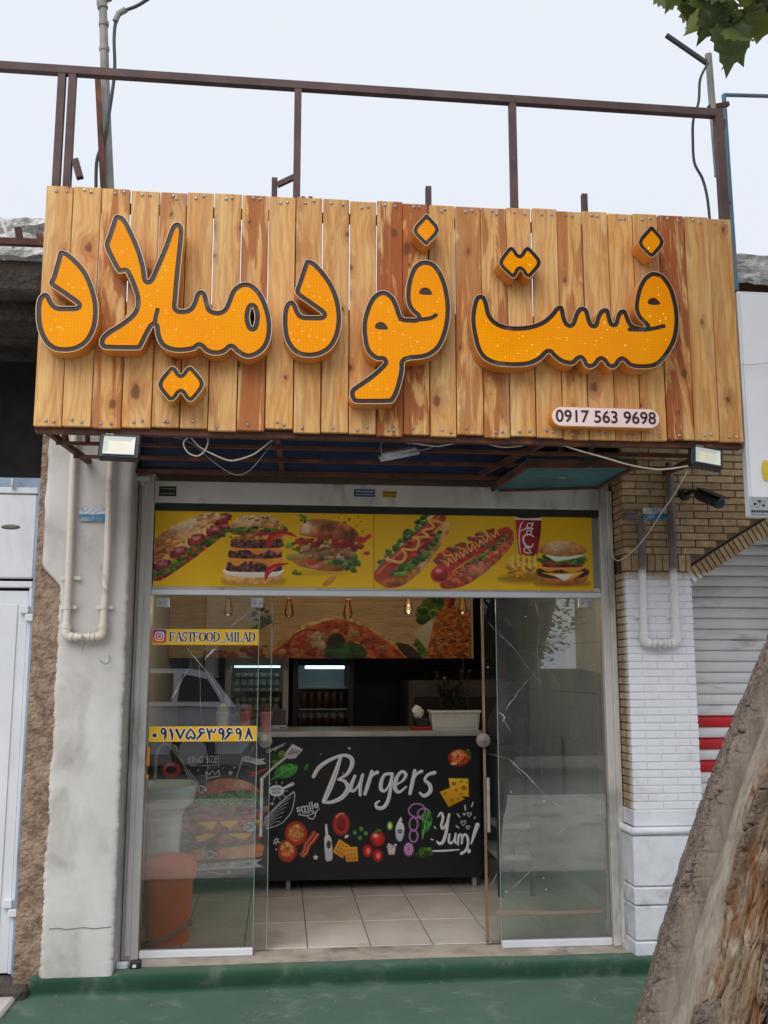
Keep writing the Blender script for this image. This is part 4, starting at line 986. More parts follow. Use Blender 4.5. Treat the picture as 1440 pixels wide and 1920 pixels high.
p = PY(1436, 882, -1.003); B().lathe([(.018, -.0), (.018, -.006)], (p[0], -1.001, p[2]), 16, 'y', 1.0, 2.6).build('yellow_label', mat('yellow_label', (226, 196, 66), (210, 180, 50), 9), bs)

# ================================================================== flat prints: colours painted by code onto a fine grid
class Paint:
    def __init__(s, x0, x1, z0, z1, Y, step, base, T=(0, 0, 1)):
        nx, nz = max(2, int((x1 - x0) / step)), max(2, int((z1 - z0) / step))
        s.xs = np.linspace(x0, x1, nx); s.zs = np.linspace(z1, z0, nz); s.Y = Y
        X, Z = np.meshgrid(s.xs, s.zs); s.sh = X.shape
        P = np.stack([X.ravel(), np.full(X.size, Y), Z.ravel()], 1); s.px, s.py = PR(P); s.P = P
        s.c = np.tile(np.array(base, float), (X.size, 1)); s.T = T
    def t(s, pts): return np.array([(s.T[0] + p[0] * s.T[2], s.T[1] + p[1] * s.T[2]) for p in pts], float)
    def idx(s, a, pad): return np.nonzero((s.px > a[:, 0].min() - pad) & (s.px < a[:, 0].max() + pad) & (s.py > a[:, 1].min() - pad) & (s.py < a[:, 1].max() + pad))[0]
    def put(s, i, a, col): s.c[i] = s.c[i] * (1 - a[:, None]) + np.asarray(col, float) * a[:, None]
    def poly(s, pts, c1, c2=None, soft=.9, k=4, nz=0, namp=0, nc=None, hl=None, alpha=1.0, edge=None, nst=(1, 1), grad='v'):
        a = s.t(pts); a = spline(a, k, True) if k else a
        i = s.idx(a, 3)
        if not len(i): return
        px, py = s.px[i], s.py[i]; d = sd_poly(px, py, a); m = np.clip(.5 - d / soft, 0, 1) * alpha
        c1 = np.array(c1, float); col = np.tile(c1, (len(i), 1))
        if c2 is not None:
            if grad == 'v': g = np.clip((py - a[:, 1].min()) / max(1e-6, np.ptp(a[:, 1])), 0, 1)
            elif grad == 'h': g = np.clip((px - a[:, 0].min()) / max(1e-6, np.ptp(a[:, 0])), 0, 1)
            else: g = np.clip(1 + d / (.5 * min(np.ptp(a[:, 0]), np.ptp(a[:, 1]))), 0, 1) ** 2
            col = c1 * (1 - g[:, None]) + np.array(c2, float) * g[:, None]
        if nz:
            f = fbm(px / nz / nst[0], py / nz / nst[1], 11, 4)
            f = np.clip((f - .5) * 3.2 * namp, -1, 1)[:, None]
            if nc is not None: f = np.clip(f + .25 * namp, 0, 1); col = col * (1 - f) + np.array(nc, float) * f
            else: col = col * (1 + f)
        if hl is not None:
            hx, hy, hr, hs_ = hl; q = s.t([(hx, hy)])[0]; w = np.exp(-((px - q[0]) ** 2 + 2.2 * (py - q[1]) ** 2) / (hr * s.T[2]) ** 2) * hs_
            col = col * (1 - w[:, None]) + np.array((255, 240, 215.)) * w[:, None]
        if edge is not None:
            w = np.clip(1 - np.abs(d + edge[1] * s.T[2]) / (edge[1] * s.T[2]), 0, 1) * edge[2]; col = col * (1 - w[:, None]) + np.array(edge[0], float) * w[:, None]
        s.put(i, m, np.clip(col, 0, 255))
    def line(s, pts, w, col, k=5, soft=.8, alpha=1.0, closed=False):
        a = s.t(pts); n0 = len(a)
        W_ = np.array(w if hasattr(w, '__len__') else [w] * n0, float) * s.T[2]
        if closed: a = np.vstack([a, a[:1]]); W_ = np.append(W_, W_[0])
        if k and n0 > 2:
            aa = spline(np.c_[a, W_], k); a, W_ = aa[:, :2], aa[:, 2]
        i = s.idx(a, W_.max() + 2)
        if not len(i): return
        d = sd_line(s.px[i], s.py[i], a, list(W_)); s.put(i, np.clip(.5 - d / soft, 0, 1) * alpha, col)
    def ell(s, cx, cy, rx, ry, col, c2=None, rot=0, **k):
        t = np.linspace(0, 2 * math.pi, 15)[:-1]; cr_, sr = math.cos(rot), math.sin(rot)
        s.poly([(cx + rx * math.cos(q) * cr_ - ry * math.sin(q) * sr, cy + rx * math.cos(q) * sr + ry * math.sin(q) * cr_) for q in t], col, c2, **dict(dict(k=2), **k))
    def ring(s, cx, cy, rx, ry, w, col, **k):
        t = np.linspace(0, 2 * math.pi, 17)[:-1]; s.line([(cx + rx * math.cos(q), cy + ry * math.sin(q)) for q in t], w, col, 2, closed=True, **k)
    def scat(s, pts, n, r0, r1, cols, asp=.6, alpha=.95):
        a = np.array(pts, float); lo, hi = a.min(0), a.max(0); c = 0; tries = 0
        while c < n and tries < n * 12:
            tries += 1; q = lo + rng.random(2) * (hi - lo)
            if sd_poly(np.array([q[0]]), np.array([q[1]]), a)[0] > 0: continue
            r = r0 + (r1 - r0) * rng.random(); col = np.array(cols[rng.integers(len(cols))], float) * (.8 + .35 * rng.random())
            t = np.linspace(0, 2 * math.pi, 8)[:-1]; ph = rng.random() * 3; w = .7 + .6 * rng.random(7)
            s.poly([(q[0] + r * w[j] * math.cos(x + ph), q[1] + r * asp * w[j] * math.sin(x + ph)) for j, x in enumerate(t)], np.clip(col, 0, 255), np.clip(col * .62, 0, 255), k=2, alpha=alpha); c += 1
    def leafy(s, pts, n, r0, r1): s.scat(pts, n, r0, r1, [(64, 120, 30), (96, 150, 40), (40, 90, 28), (130, 170, 60)], .7)
    def build(s, name, parent, rough=.4, gain=1.0, spec=.4):
        nz, nx = s.sh; o3 = wloc(parent)
        me = bpy.data.meshes.new(name)
        f = np.arange((nz - 1) * (nx - 1)); r, c = f // (nx - 1), f % (nx - 1); q = r * nx + c
        faces = np.stack([q + nx, q + nx + 1, q + 1, q], 1)
        me.vertices.add(len(s.P)); me.vertices.foreach_set('co', (s.P - o3).astype(np.float32).ravel())
        me.loops.add(faces.size); me.loops.foreach_set('vertex_index', faces.ravel().astype(np.int32))
        me.polygons.add(len(faces)); me.polygons.foreach_set('loop_start', (np.arange(len(faces)) * 4).astype(np.int32))
        me.update(calc_edges=True)
        at = me.color_attributes.new('print_ink', 'FLOAT_COLOR', 'POINT')
        rgba = np.ones((len(s.P), 4), np.float32); rgba[:, :3] = np.clip(lin(np.clip(s.c, 0, 255)) * gain, 0, .95)
        at.data.foreach_set('color', rgba.ravel())
        m, ns, ls = newmat(name + '_ink'); a = N(ns, 'ShaderNodeAttribute', attribute_name='print_ink')
        finish(m, ns, ls, a.outputs['Color'], rough, 0, None, spec=spec); me.materials.append(m)
        return link(name, me, parent, o3)
def lettering(parent, s, x, y, hpx, Y, col, rot=0.0, wpx=None, bold=0.0, name='lettering', m_=None, shear=0.0):
    """flat text mesh centred on the given spot of the panel plane"""
    k = (Y - CAM[1]) / FPX; h = hpx * k
    vs, fs = text2d(s, 1.0, bold, 1.0, shear); v = np.array(vs); v -= (v.min(0) + v.max(0)) / 2
    sy = h / np.ptp(v[:, 1]); sxx = (wpx * k / np.ptp(v[:, 0])) if wpx else sy
    v = v * np.array([sxx, sy]); c_, s_ = math.cos(rot), math.sin(rot); v = np.c_[v[:, 0] * c_ - v[:, 1] * s_, v[:, 0] * s_ + v[:, 1] * c_]
    p = PY(x, y, Y)
    return B().add([(p[0] + a, Y, p[2] + b) for a, b in v], fs).build(name, m_ or mat('ink_' + name + s[:4], col, tuple(q * .92 for q in col), 9, bump=0, rough=.5), parent)

# ================================================================== aluminium shop front
sf = thing('shopfront_frame', (.5, 0, FL), 'dull aluminium frame round the glass shop entrance', 'frame')
B().box(-.718, -.641, -.035, .095, FL, 2.452, .004).build('jamb', M_alu, sf)
B().box(-.70, -.675, -.055, -.036, FL + .02, 2.40, .003).build('guide_channel', M_alu, sf)
B().box(1.656, 1.712, -.035, .095, FL, 2.452, .004).build('jamb', M_alu, sf)
B().box(1.69, 1.7165, -.06, -.036, FL + .02, 2.40, .003).build('guide_channel', M_alu, sf)
B().box(-.6405, 1.6555, -.04, .09, 2.300, 2.412, .004).build('header', M_alu, sf)
B().box(-.6405, 1.6555, -.02, .085, 2.262, 2.298).build('shadow_gap', M_black, sf)
B().box(-.6405, 1.6555, -.028, .03, 1.838, 1.866, .003).build('transom', M_white_metal, sf)
B().box(-.6405, 1.6555, -.006, .085, 1.868, 1.892, .002).build('track_cover', M_alu, sf)
for px in (345, 600, 802, 1012): p = PY(px, 1106, -.01); B().lathe([(.012, 0), (.012, -.004), (.004, -.006)], (p[0], -.006, p[2] - .006), 12, 'y').build('screw_cap', M_alu, sf)
B().box(-.6405, 1.6555, .02, .03, 1.893, 2.262).build('backing_sheet', M_plain, sf)
for px in (322, 446, 552, 656, 767, 867, 1030): p = PY(px, 955, .01); B().box(p[0] - .012, p[0] + .012, .0, .019, 2.20, 2.261).build('hanger', M_black, sf)
sill = top('threshold', B().box(-.72, 1.716, -.150, .099, FL - .10, FL - .001, .006), mat('worn_stone_sill', (190, 180, 168), (158, 146, 134), 7, rough=.8, bump=.4, grime=(108, 98, 88), gamt=.7, gscale=6), 'worn beige stone threshold of the glass entrance', 'threshold')
b = B(); b.box(-.716, -.662, -.185, -.151, FL - .005, FL + .030, .006)
top('sill_block', b, M_plinth, 'small white block at the foot of the door jamb', 'block')
rl = thing('tape_box', (-.63, -.17, FL), 'small black box lying at the end of the threshold', 'box'); B().box(-.652, -.604, -.20, -.156, FL + .004, FL + .038, .006).build('body', M_black, rl); B().box(-.64, -.624, -.2012, -.2002, FL + .012, FL + .026).build('label', M_refl, rl)
# header stickers
def sticker(x0, y0, x1, y1, Y, label, c, ink, rows):
    a, c_ = PY(x0, y1, Y), PY(x1, y0, Y); t = thing('sticker', (a[0], Y, a[2]), label, 'sticker')
    B().box(a[0], c_[0], Y, Y + .0012, a[2], c_[2]).build('backing', mat('sticker_ground', c, tuple(v * .9 for v in c), 20, rough=.4, bump=0), t)
    b = B(); w, h = c_[0] - a[0], c_[2] - a[2]; random.seed(int(x0))
    for r, (zr, n) in enumerate(rows):
        x = a[0] + w * .08
        while x < c_[0] - w * .1:
            l = w * random.uniform(.03, .11); b.box(x, min(x + l, c_[0] - w * .06), Y - .0006, Y - .0001, a[2] + h * (zr - n / 2), a[2] + h * (zr + n / 2)); x += l + w * .02
    b.build('lettering', mat('sticker_ink', ink, ink, 9, bump=0), t); return t
sticker(298, 912, 331, 930, -.0425, 'black metal plate with rivets on the aluminium header', (30, 28, 30), (150, 148, 146), [(.75, .1), (.25, .1)])
sticker(664, 918, 703, 931, -.0425, 'small blue printed sticker on the aluminium header', (44, 74, 112), (176, 190, 206), [(.72, .2), (.3, .16)])
sticker(717, 921, 744, 933, -.0425, 'small yellow printed sticker on the aluminium header', (204, 164, 34), (70, 56, 20), [(.7, .2), (.25, .12)])
random.seed(11)

# ------------------------------------------------------------------ yellow food posters
YEL = (224, 176, 8)
BUN1, BUN2, PAT, LET, TOM = (226, 168, 98), (164, 92, 40), (96, 52, 42), (70, 120, 36), (190, 40, 34)
zT, zB = PY(500, 956, -.012)[2], PY(500, 1101, -.012)[2]
xs0, xs1, xs2 = PY(289, 1030, -.012)[0], PY(701, 1030, -.012)[0], PY(1111, 1030, -.012)[0]
p1 = thing('food_poster', (xs0, -.012, zB), 'yellow poster panel with long sandwich and two burgers above the door', 'poster', 'yellow food posters over the entrance')
B().box(xs0, xs1 - .001, -.0095, .0, zB, zT).build('panel', M_plain, p1)
A = Paint(xs0, xs1 - .001, zB, zT, -.012, .0022, YEL, (280, 940, .3056))
f = fbm(A.px / 60, A.py / 60, 3); A.c *= (.96 + .08 * f)[:, None]
# long sandwich
A.poly([(15, 470), (70, 485), (210, 395), (360, 285), (480, 185), (492, 150), (430, 130), (200, 240), (15, 380)], (196, 70, 40), (120, 40, 26), nz=5, namp=.6)
A.leafy([(10, 430), (40, 478), (220, 380), (480, 190), (470, 160), (120, 360)], 90, 9, 22)
A.poly([(20, 345), (60, 300), (150, 225), (230, 180), (330, 130), (420, 100), (440, 140), (330, 220), (190, 320), (90, 395), (20, 400)], (236, 196, 130), (214, 160, 90), nz=8, namp=.25)
for (x, y) in ((75, 395), (175, 315), (285, 238), (400, 180), (445, 112)):
    A.poly([(x - 50, y - 10), (x - 20, y - 32), (x + 40, y - 38), (x + 62, y - 14), (x + 20, y + 18), (x - 40, y + 34)], (150, 52, 56), (96, 26, 36), nz=4, namp=.7, hl=(x + 5, y - 12, 26, .5))
    A.poly([(x - 66, y - 34), (x - 18, y - 52), (x - 34, y - 8)], (240, 206, 140), (224, 170, 88), k=0)
    A.scat([(x - 40, y + 10), (x + 50, y - 10), (x + 60, y + 10), (x - 20, y + 40)], 8, 7, 15, [TOM, (206, 60, 44)], .6)
A.poly([(18, 330), (22, 250), (90, 185), (190, 128), (300, 85), (385, 70), (430, 80), (425, 112), (330, 165), (220, 232), (120, 312), (60, 360), (18, 375)], (232, 176, 110), (170, 98, 46), nz=7, namp=.4, hl=(210, 150, 90, .55), nst=(1, .5))
for k in range(22): x = 60 + k * 16; A.line([(x, 300 - k * 9.2), (x + 12, 255 - k * 8.6), (x + 30, 228 - k * 8)], 2.2, (150, 88, 44), alpha=.35)
# tall burger
A.ell(640, 490, 195, 26, (120, 92, 4), alpha=.75, soft=14)
A.poly([(470, 440), (475, 490), (520, 503), (640, 508), (760, 503), (806, 480), (812, 430), (700, 445)], (238, 190, 122), (196, 130, 66), nz=7, namp=.2)
A.poly([(468, 415), (472, 446), (600, 468), (760, 462), (812, 440), (810, 415), (640, 425)], (246, 240, 228), (214, 200, 180))
def patty(x0, x1, y0, y1): A.poly([(x0, (y0 + y1) / 2), (x0 + 18, y0), ((x0 + x1) / 2, y0 - 6), (x1 - 18, y0), (x1, (y0 + y1) / 2), (x1 - 14, y1), ((x0 + x1) / 2, y1 + 6), (x0 + 14, y1)], (128, 78, 62), (66, 34, 32), nz=5, namp=1.0); A.scat([(x0 + 10, y0), (x1 - 10, y0), (x1 - 10, y1), (x0 + 10, y1)], 60, 4, 9, [(110, 60, 50), (150, 100, 80), (70, 36, 34)], .8, .7)
patty(472, 812, 372, 428); A.poly([(480, 345), (640, 340), (812, 345), (800, 372), (740, 415), (700, 380), (600, 366), (540, 396), (500, 376)], (236, 150, 44), (216, 120, 30), nz=12, namp=.15)
patty(486, 812, 298, 346); A.poly([(495, 285), (640, 278), (806, 284), (790, 326), (740, 296), (660, 330), (600, 296), (520, 306)], (236, 156, 50), (214, 120, 34))
patty(500, 822, 228, 282)
A.poly([(488, 216), (560, 200), (740, 198), (850, 206), (800, 228), (640, 236), (520, 230)], (216, 168, 50), (170, 110, 40), nz=6, namp=.6)
A.poly([(520, 185), (600, 172), (720, 174), (800, 184), (790, 206), (660, 210), (530, 204)], (214, 70, 60), (168, 36, 40), nz=6, namp=.3, hl=(620, 184, 40, .4))
A.leafy([(470, 180), (520, 160), (640, 150), (800, 150), (852, 168), (820, 186), (640, 190), (500, 196)], 80, 9, 20)
A.poly([(500, 165), (515, 122), (565, 96), (640, 84), (720, 88), (785, 112), (815, 150), (814, 174), (640, 152)], (240, 196, 138), (190, 120, 62), nz=6, namp=.25, hl=(600, 120, 60, .5))
A.scat([(560, 105), (640, 88), (760, 100), (800, 140), (700, 130)], 46, 4, 7, [(150, 60, 40), (120, 44, 32), (240, 216, 180)], .7)
A.line([(735, 262), (745, 228), (790, 200), (850, 196), (905, 218)], [34, 38, 32, 24, 5], (188, 28, 24)); A.line([(748, 232), (792, 206), (850, 201)], 5, (240, 130, 110), alpha=.7)
A.line([(712, 486), (728, 432), (775, 398), (852, 380)], [6, 34, 28, 5], (180, 26, 24)); A.line([(735, 430), (778, 404)], 5, (240, 140, 120), alpha=.7)
# round burger with chicken
A.ell(1060, 440, 160, 12, (150, 116, 6), alpha=.5, soft=10)
A.poly([(885, 362), (960, 350), (1100, 345), (1240, 365), (1252, 396), (1205, 424), (1080, 428), (960, 408), (900, 388)], (196, 118, 50), (128, 66, 26), nz=9, namp=.25, hl=(1000, 385, 60, .3))
A.poly([(960, 350), (1050, 340), (1070, 362), (1010, 392), (975, 385)], (210, 84, 50), (170, 50, 36))
A.leafy([(845, 270), (900, 245), (1000, 250), (1180, 260), (1300, 270), (1290, 420), (1220, 430), (1120, 380), (900, 330)], 120, 11, 26)
A.scat([(910, 275), (1240, 270), (1250, 345), (1120, 352), (930, 330)], 60, 12, 30, [(214, 160, 108), (190, 120, 72), (156, 86, 54), (230, 190, 150)], .6)
A.scat([(890, 230), (1110, 225), (1330, 230), (1340, 330), (1250, 300), (1100, 270), (900, 262)], 44, 12, 30, [TOM, (206, 54, 40), (160, 26, 28)], .6)
A.poly([(842, 330), (900, 318), (980, 340), (900, 362), (850, 360)], (188, 170, 90), (130, 110, 50))
A.poly([(922, 196), (930, 150), (970, 118), (1030, 108), (1100, 112), (1190, 132), (1255, 166), (1288, 212), (1284, 250), (1200, 240), (1050, 226), (940, 210)], (198, 122, 56), (120, 54, 22), nz=10, namp=.35, hl=(965, 160, 50, .75))
A.poly([(926, 200), (930, 160), (965, 125), (985, 150), (975, 200)], (238, 206, 160), None, alpha=.55, soft=5)
A.leafy([(920, 90), (945, 85), (975, 125), (940, 130)], 8, 8, 16)
A.scat([(1010, 60), (1030, 66), (1350, 200), (1330, 240), (1260, 100), (1330, 180), (1290, 90)], 16, 3, 8, [(150, 40, 20), (176, 60, 24)], .8)
A.line([(1290, 255), (1352, 212)], 24, (196, 44, 36)); A.poly([(1060, 510), (1100, 470), (1150, 448), (1135, 490), (1085, 520)], (208, 150, 40), (180, 110, 20))
A.leafy([(870, 430), (930, 425), (950, 445), (880, 452)], 8, 8, 14)
A.build('print', p1, .35, 1.22)
p2 = thing('food_poster', (xs1, -.012, zB), 'yellow poster panel with two hot dogs, red cup and burger above the door', 'poster', 'yellow food posters over the entrance')
B().box(xs1 + .001, xs2, -.0095, .0, zB - .004, zT - .008).build('panel', M_plain, p2)
A = Paint(xs1 + .001, xs2, zB - .004, zT - .008, -.0115, .0022, YEL, (480, 780, .3472))
f = fbm(A.px / 60, A.py / 60, 4); A.c *= (.95 + .08 * f)[:, None]
# hot dog with mustard
A.poly([(640, 880), (680, 915), (720, 928), (790, 915), (880, 850), (980, 725), (1045, 625), (1050, 590), (1020, 560), (960, 620), (800, 760), (660, 830)], (222, 160, 86), (150, 80, 34), nz=8, namp=.3, hl=(900, 800, 60, .35))
A.poly([(640, 810), (760, 690), (900, 570), (940, 545), (960, 560), (800, 720), (660, 840)], (240, 216, 170), (206, 160, 100))
A.leafy([(650, 820), (740, 700), (880, 560), (930, 530), (940, 580), (720, 800), (690, 850)], 70, 9, 22)
A.leafy([(720, 860), (800, 800), (900, 740), (990, 620), (1020, 590), (920, 760), (780, 868)], 80, 9, 22)
A.line([(672, 858), (740, 790), (850, 690), (950, 590), (1000, 548)], [70, 66, 64, 60, 52], (168, 66, 40)); A.line([(660, 846), (740, 768), (850, 668), (990, 540)], 14, (236, 150, 110), alpha=.5)
A.scat([(700, 800), (860, 660), (960, 580), (990, 610), (900, 720), (740, 830)], 40, 10, 26, [TOM, (214, 70, 46), (176, 36, 30)], .6)
A.line([(705, 775), (780, 790), (810, 750), (790, 720), (860, 720), (880, 670), (850, 655), (930, 650), (900, 620), (960, 600), (930, 560), (1000, 575)], 14, (232, 166, 72)); A.line([(705, 771), (778, 786)], 4, (250, 220, 160))
# hot dog with onions
A.poly([(990, 915), (1040, 935), (1150, 905), (1290, 800), (1385, 690), (1392, 640), (1370, 620), (1240, 720), (1040, 860)], (206, 92, 56), (156, 60, 30), nz=7, namp=.4, hl=(1200, 830, 70, .3))
A.scat([(1000, 880), (1150, 790), (1370, 640), (1390, 680), (1290, 800), (1100, 900)], 90, 2.5, 5, [(244, 216, 160), (230, 190, 130)], .8)
A.line([(985, 858), (1080, 780), (1250, 680), (1350, 625)], [84, 70, 66, 54], (184, 52, 40)); A.ell(995, 852, 42, 40, (196, 44, 48), (110, 16, 24), hl=(985, 836, 20, .6)); A.ell(1352, 632, 32, 34, (200, 70, 50), (140, 36, 30))
A.scat([(950, 790), (1000, 740), (1150, 650), (1300, 600), (1340, 640), (1200, 730), (1060, 800)], 90, 8, 20, [TOM, (206, 60, 60), (160, 60, 80), (214, 110, 90), (90, 120, 40)], .7)
A.leafy([(1120, 800), (1280, 700), (1360, 640), (1330, 690), (1180, 800)], 40, 6, 13)
for k in range(7): x = 1030 + k * 42; A.line([(x - 14, 780 - k * 24), (x + 8, 810 - k * 26), (x + 10, 770 - k * 25), (x + 30, 790 - k * 25)], 9, (230, 158, 76))
A.T = (940, 780, .3472)
A.poly([(75, 548), (217, 555), (212, 640), (192, 760), (96, 748), (82, 640)], (190, 26, 40), (120, 10, 24), k=0, nz=20, namp=.15, grad='h')
A.poly([(72, 546), (218, 552), (217, 564), (76, 560)], (236, 226, 220), k=0); A.ell(146, 546, 66, 7, (60, 30, 26))
A.ell(150, 543, 30, 5, (90, 46, 36))
wv = (250, 244, 240)     # white script running up the cup
A.line([(150, 742), (128, 735), (122, 720), (140, 712), (152, 724)], 6, wv); A.line([(152, 724), (160, 740)], 5, wv); A.line([(125, 705), (150, 702)], 4, wv)
A.line([(172, 690), (160, 708), (134, 700), (118, 672), (124, 648), (150, 640), (176, 652)], [5, 9, 9, 9, 9, 7, 5], wv)
A.line([(148, 640), (136, 632), (142, 618), (160, 622), (160, 640), (148, 640)], 6, wv); A.line([(106, 620), (140, 606), (168, 608), (162, 618)], [5, 8, 8, 4], wv); A.line([(150, 604), (138, 596), (146, 580), (166, 584), (164, 600), (172, 576)], 6, wv)
A.line([(104, 740), (96, 660), (104, 590), (120, 570)], [3, 6, 6, 3], wv)
A.ell(110, 880, 130, 22, (130, 100, 6), alpha=.8, soft=10); A.ell(330, 905, 150, 16, (110, 80, 6), alpha=.8, soft=10)
A.scat([(30, 860), (40, 800), (90, 770), (190, 760), (200, 860), (130, 885)], 60, 12, 26, [(236, 170, 60), (220, 140, 40), (246, 196, 96), (210, 120, 40)], .45)
for k in range(16): x = 40 + k * 10; y = 790 + (k * 37 % 30); A.line([(x, y + 10), (x + 26 - (k * 13 % 40), y - 42)], 11, [(240, 190, 80), (226, 160, 50), (248, 206, 110)][k % 3])
A.poly([(200, 860), (210, 895), (280, 914), (380, 914), (450, 895), (462, 855), (330, 870)], (206, 134, 66), (150, 80, 36), nz=9, namp=.2)
A.poly([(196, 826), (210, 866), (330, 880), (455, 866), (464, 826), (330, 810)], (96, 50, 38), (64, 32, 26), nz=4, namp=.9)
A.poly([(215, 846), (330, 850), (450, 840), (400, 872), (345, 892), (300, 870)], (240, 190, 70), (226, 160, 40), k=0); A.poly([(280, 858), (390, 856), (340, 892)], (246, 240, 220), (220, 210, 190), k=0)
A.poly([(200, 806), (330, 800), (462, 806), (440, 826), (380, 846), (320, 830), (250, 840)], (240, 176, 50), (220, 140, 36))
A.poly([(230, 800), (330, 790), (430, 800), (420, 816), (240, 816)], (100, 54, 40), (80, 40, 30), nz=4, namp=.8)
A.poly([(225, 786), (330, 776), (440, 784), (430, 802), (240, 804)], (206, 56, 44), (170, 36, 34))
A.leafy([(195, 780), (240, 752), (430, 750), (468, 780), (430, 796), (250, 798)], 90, 8, 17)
A.poly([(240, 750), (330, 760), (440, 748), (420, 764), (300, 784), (262, 766)], (240, 240, 228), (214, 216, 196))
A.poly([(202, 738), (210, 706), (250, 684), (320, 674), (390, 680), (440, 702), (455, 740), (330, 752)], (214, 150, 84), (166, 96, 46), nz=8, namp=.2, hl=(300, 696, 60, .5))
A.scat([(230, 720), (250, 690), (330, 680), (420, 700), (440, 735), (330, 735)], 80, 2.5, 4.5, [(250, 228, 184), (240, 210, 160)], .7)
A.build('print', p2, .35, 1.22)
B().box(xs1 - .0006, xs1 + .0006, -.0125, -.0095, zB, zT).build('joint', M_dark, p1)

# ================================================================== glass leaves
def glassmat(name, tintc, dust, dustc, rough=.0, refl=2.0):
    m, ns, ls = newmat(name)
    tr = N(ns, 'ShaderNodeBsdfTransparent'); tr.inputs[0].default_value = L4(tintc)
    gl = N(ns, 'ShaderNodeBsdfGlossy'); gl.inputs['Roughness'].default_value = rough; gl.inputs[0].default_value = (1, 1, 1, 1)
    df = N(ns, 'ShaderNodeBsdfDiffuse'); df.inputs[0].default_value = L4(dustc)
    fr_ = N(ns, 'ShaderNodeFresnel'); fr_.inputs[0].default_value = 1.5
    v = posnode(ns, ls, (1, 1, 1)); f1, _ = noise_fac(ns, ls, v, 2.0, 7, .3, .75); v2 = posnode(ns, ls, (14, 14, .8)); f2, _ = noise_fac(ns, ls, v2, 1.5, 5, .4, .8)
    sx = N(ns, 'ShaderNodeSeparateXYZ'); ls.new(v, sx.inputs[0])
    zlow = N(ns, 'ShaderNodeMapRange'); zlow.inputs[1].default_value = 1.3; zlow.inputs[2].default_value = FL; zlow.inputs[3].default_value = .55; zlow.inputs[4].default_value = 1.25; ls.new(sx.outputs[2], zlow.inputs[0])
    d = mathn(ns, ls, 'MULTIPLY', mathn(ns, ls, 'ADD', mathn(ns, ls, 'MULTIPLY', f1, .6), mathn(ns, ls, 'ADD', mathn(ns, ls, 'MULTIPLY', f2, .35), .45)), dust)
    d = mathn(ns, ls, 'MULTIPLY', d, zlow.outputs[0], True)
    m1 = N(ns, 'ShaderNodeMixShader'); ls.new(d, m1.inputs[0]); ls.new(tr.outputs[0], m1.inputs[1]); ls.new(df.outputs[0], m1.inputs[2])
    m2 = N(ns, 'ShaderNodeMixShader'); ls.new(mathn(ns, ls, 'MULTIPLY', fr_.outputs[0], refl, True), m2.inputs[0]); ls.new(m1.outputs[0], m2.inputs[1]); ls.new(gl.outputs[0], m2.inputs[2])
    o = N(ns, 'ShaderNodeOutputMaterial'); ls.new(m2.outputs[0], o.inputs[0]); return m
M_glassL = glassmat('dusty_clear_glass', (246, 250, 248), .022, (190, 196, 194), 0, 3.2)
M_glassR = glassmat('hazy_green_glass', (228, 238, 232), .19, (190, 198, 192), 0, 4.2)
M_glassS = glassmat('clear_sliding_glass', (244, 249, 247), .025, (190, 196, 194), 0, 1.1)
M_edge = mat('green_glass_edge', (150, 176, 166), (120, 150, 140), 9, rough=.2, bump=0)
M_crease = mat('white_film_crease', (190, 196, 198), (150, 156, 158), 30, rough=.4, bump=0)
gz1 = 1.836
def pane(parent, x0, x1, y, z0, z1, m_, name='glass'):
    B().add([(x0, y, z0), (x1, y, z0), (x1, y, z1), (x0, y, z1)], [(0, 1, 2, 3)]).build(name, m_, parent, fix=False)
gl1 = thing('fixed_glass_panel', (-.37, 0, FL), 'fixed glass panel with two yellow strips beside the rendered pillar', 'glass panel')
pane(gl1, -.638, -.106, .0, FL + .035, gz1, M_glassL)
B().box(-.1085, -.1055, -.004, .004, FL + .035, gz1).build('glass_edge', M_edge, gl1)
B().box(-.638, -.106, -.018, .018, FL, FL + .035, .004).build('bottom_rail', M_white_metal, gl1)
gl2 = thing('sliding_glass_door', (-.35, .05, FL), 'sliding glass leaf with steel handle behind the stickered panel', 'glass door')
pane(gl2, -.62, -.042, .05, FL + .012, gz1, M_glassS)
B().box(-.0445, -.0415, .046, .054, FL + .012, gz1).build('glass_edge', M_edge, gl2)
M_steel = mat('brushed_steel', (196, 196, 196), (160, 160, 162), 20, rough=.3, metal=.7, bump=.03)
def handle(par, px, y0, y1, Y):
    a, c_ = PY(px, y0, Y), PY(px, y1, Y); b = B(); b.tube([(a[0], Y, a[2]), (a[0], Y, c_[2])], .009, 10)
    for z in (a[2] - .05, c_[2] + .05): b.tube([(a[0], Y, z), (a[0], .05, z)], .006, 8)
    b.build('handle', M_steel, par)
handle(gl2, 491, 1458, 1568, .012)
M_putty = mat('grey_plastic_disc', (128, 122, 114), (112, 106, 98), 8, rough=.5, bump=.05)
def disc(par, px, py, Y):
    p = PY(px, py, Y); B().lathe([(.036, .006), (.036, -.008), (.032, -.012), (.012, -.012), (.010, -.016), (.002, -.017)], (p[0], Y, p[2]), 24, 'y').build('lock_disc', M_putty, par)
disc(gl2, 497, 1389, .042)
gl3 = thing('fixed_glass_panel', (1.37, 0, FL), 'hazy fixed glass panel with creased film beside the brick pier', 'glass panel')
pane(gl3, 1.10, 1.652, .0, FL + .035, gz1, M_glassR)
B().box(1.0975, 1.1005, -.004, .004, FL + .035, gz1).build('glass_edge', M_edge, gl3)
B().box(1.10, 1.654, -.018, .018, FL, FL + .035, .004).build('bottom_rail', M_white_metal, gl3)
gl4 = thing('sliding_glass_door', (1.3, .05, FL), 'sliding glass leaf with brown edge seal next to the counter', 'glass door')
pane(gl4, 1.045, 1.63, .05, FL + .012, gz1, M_glassS)
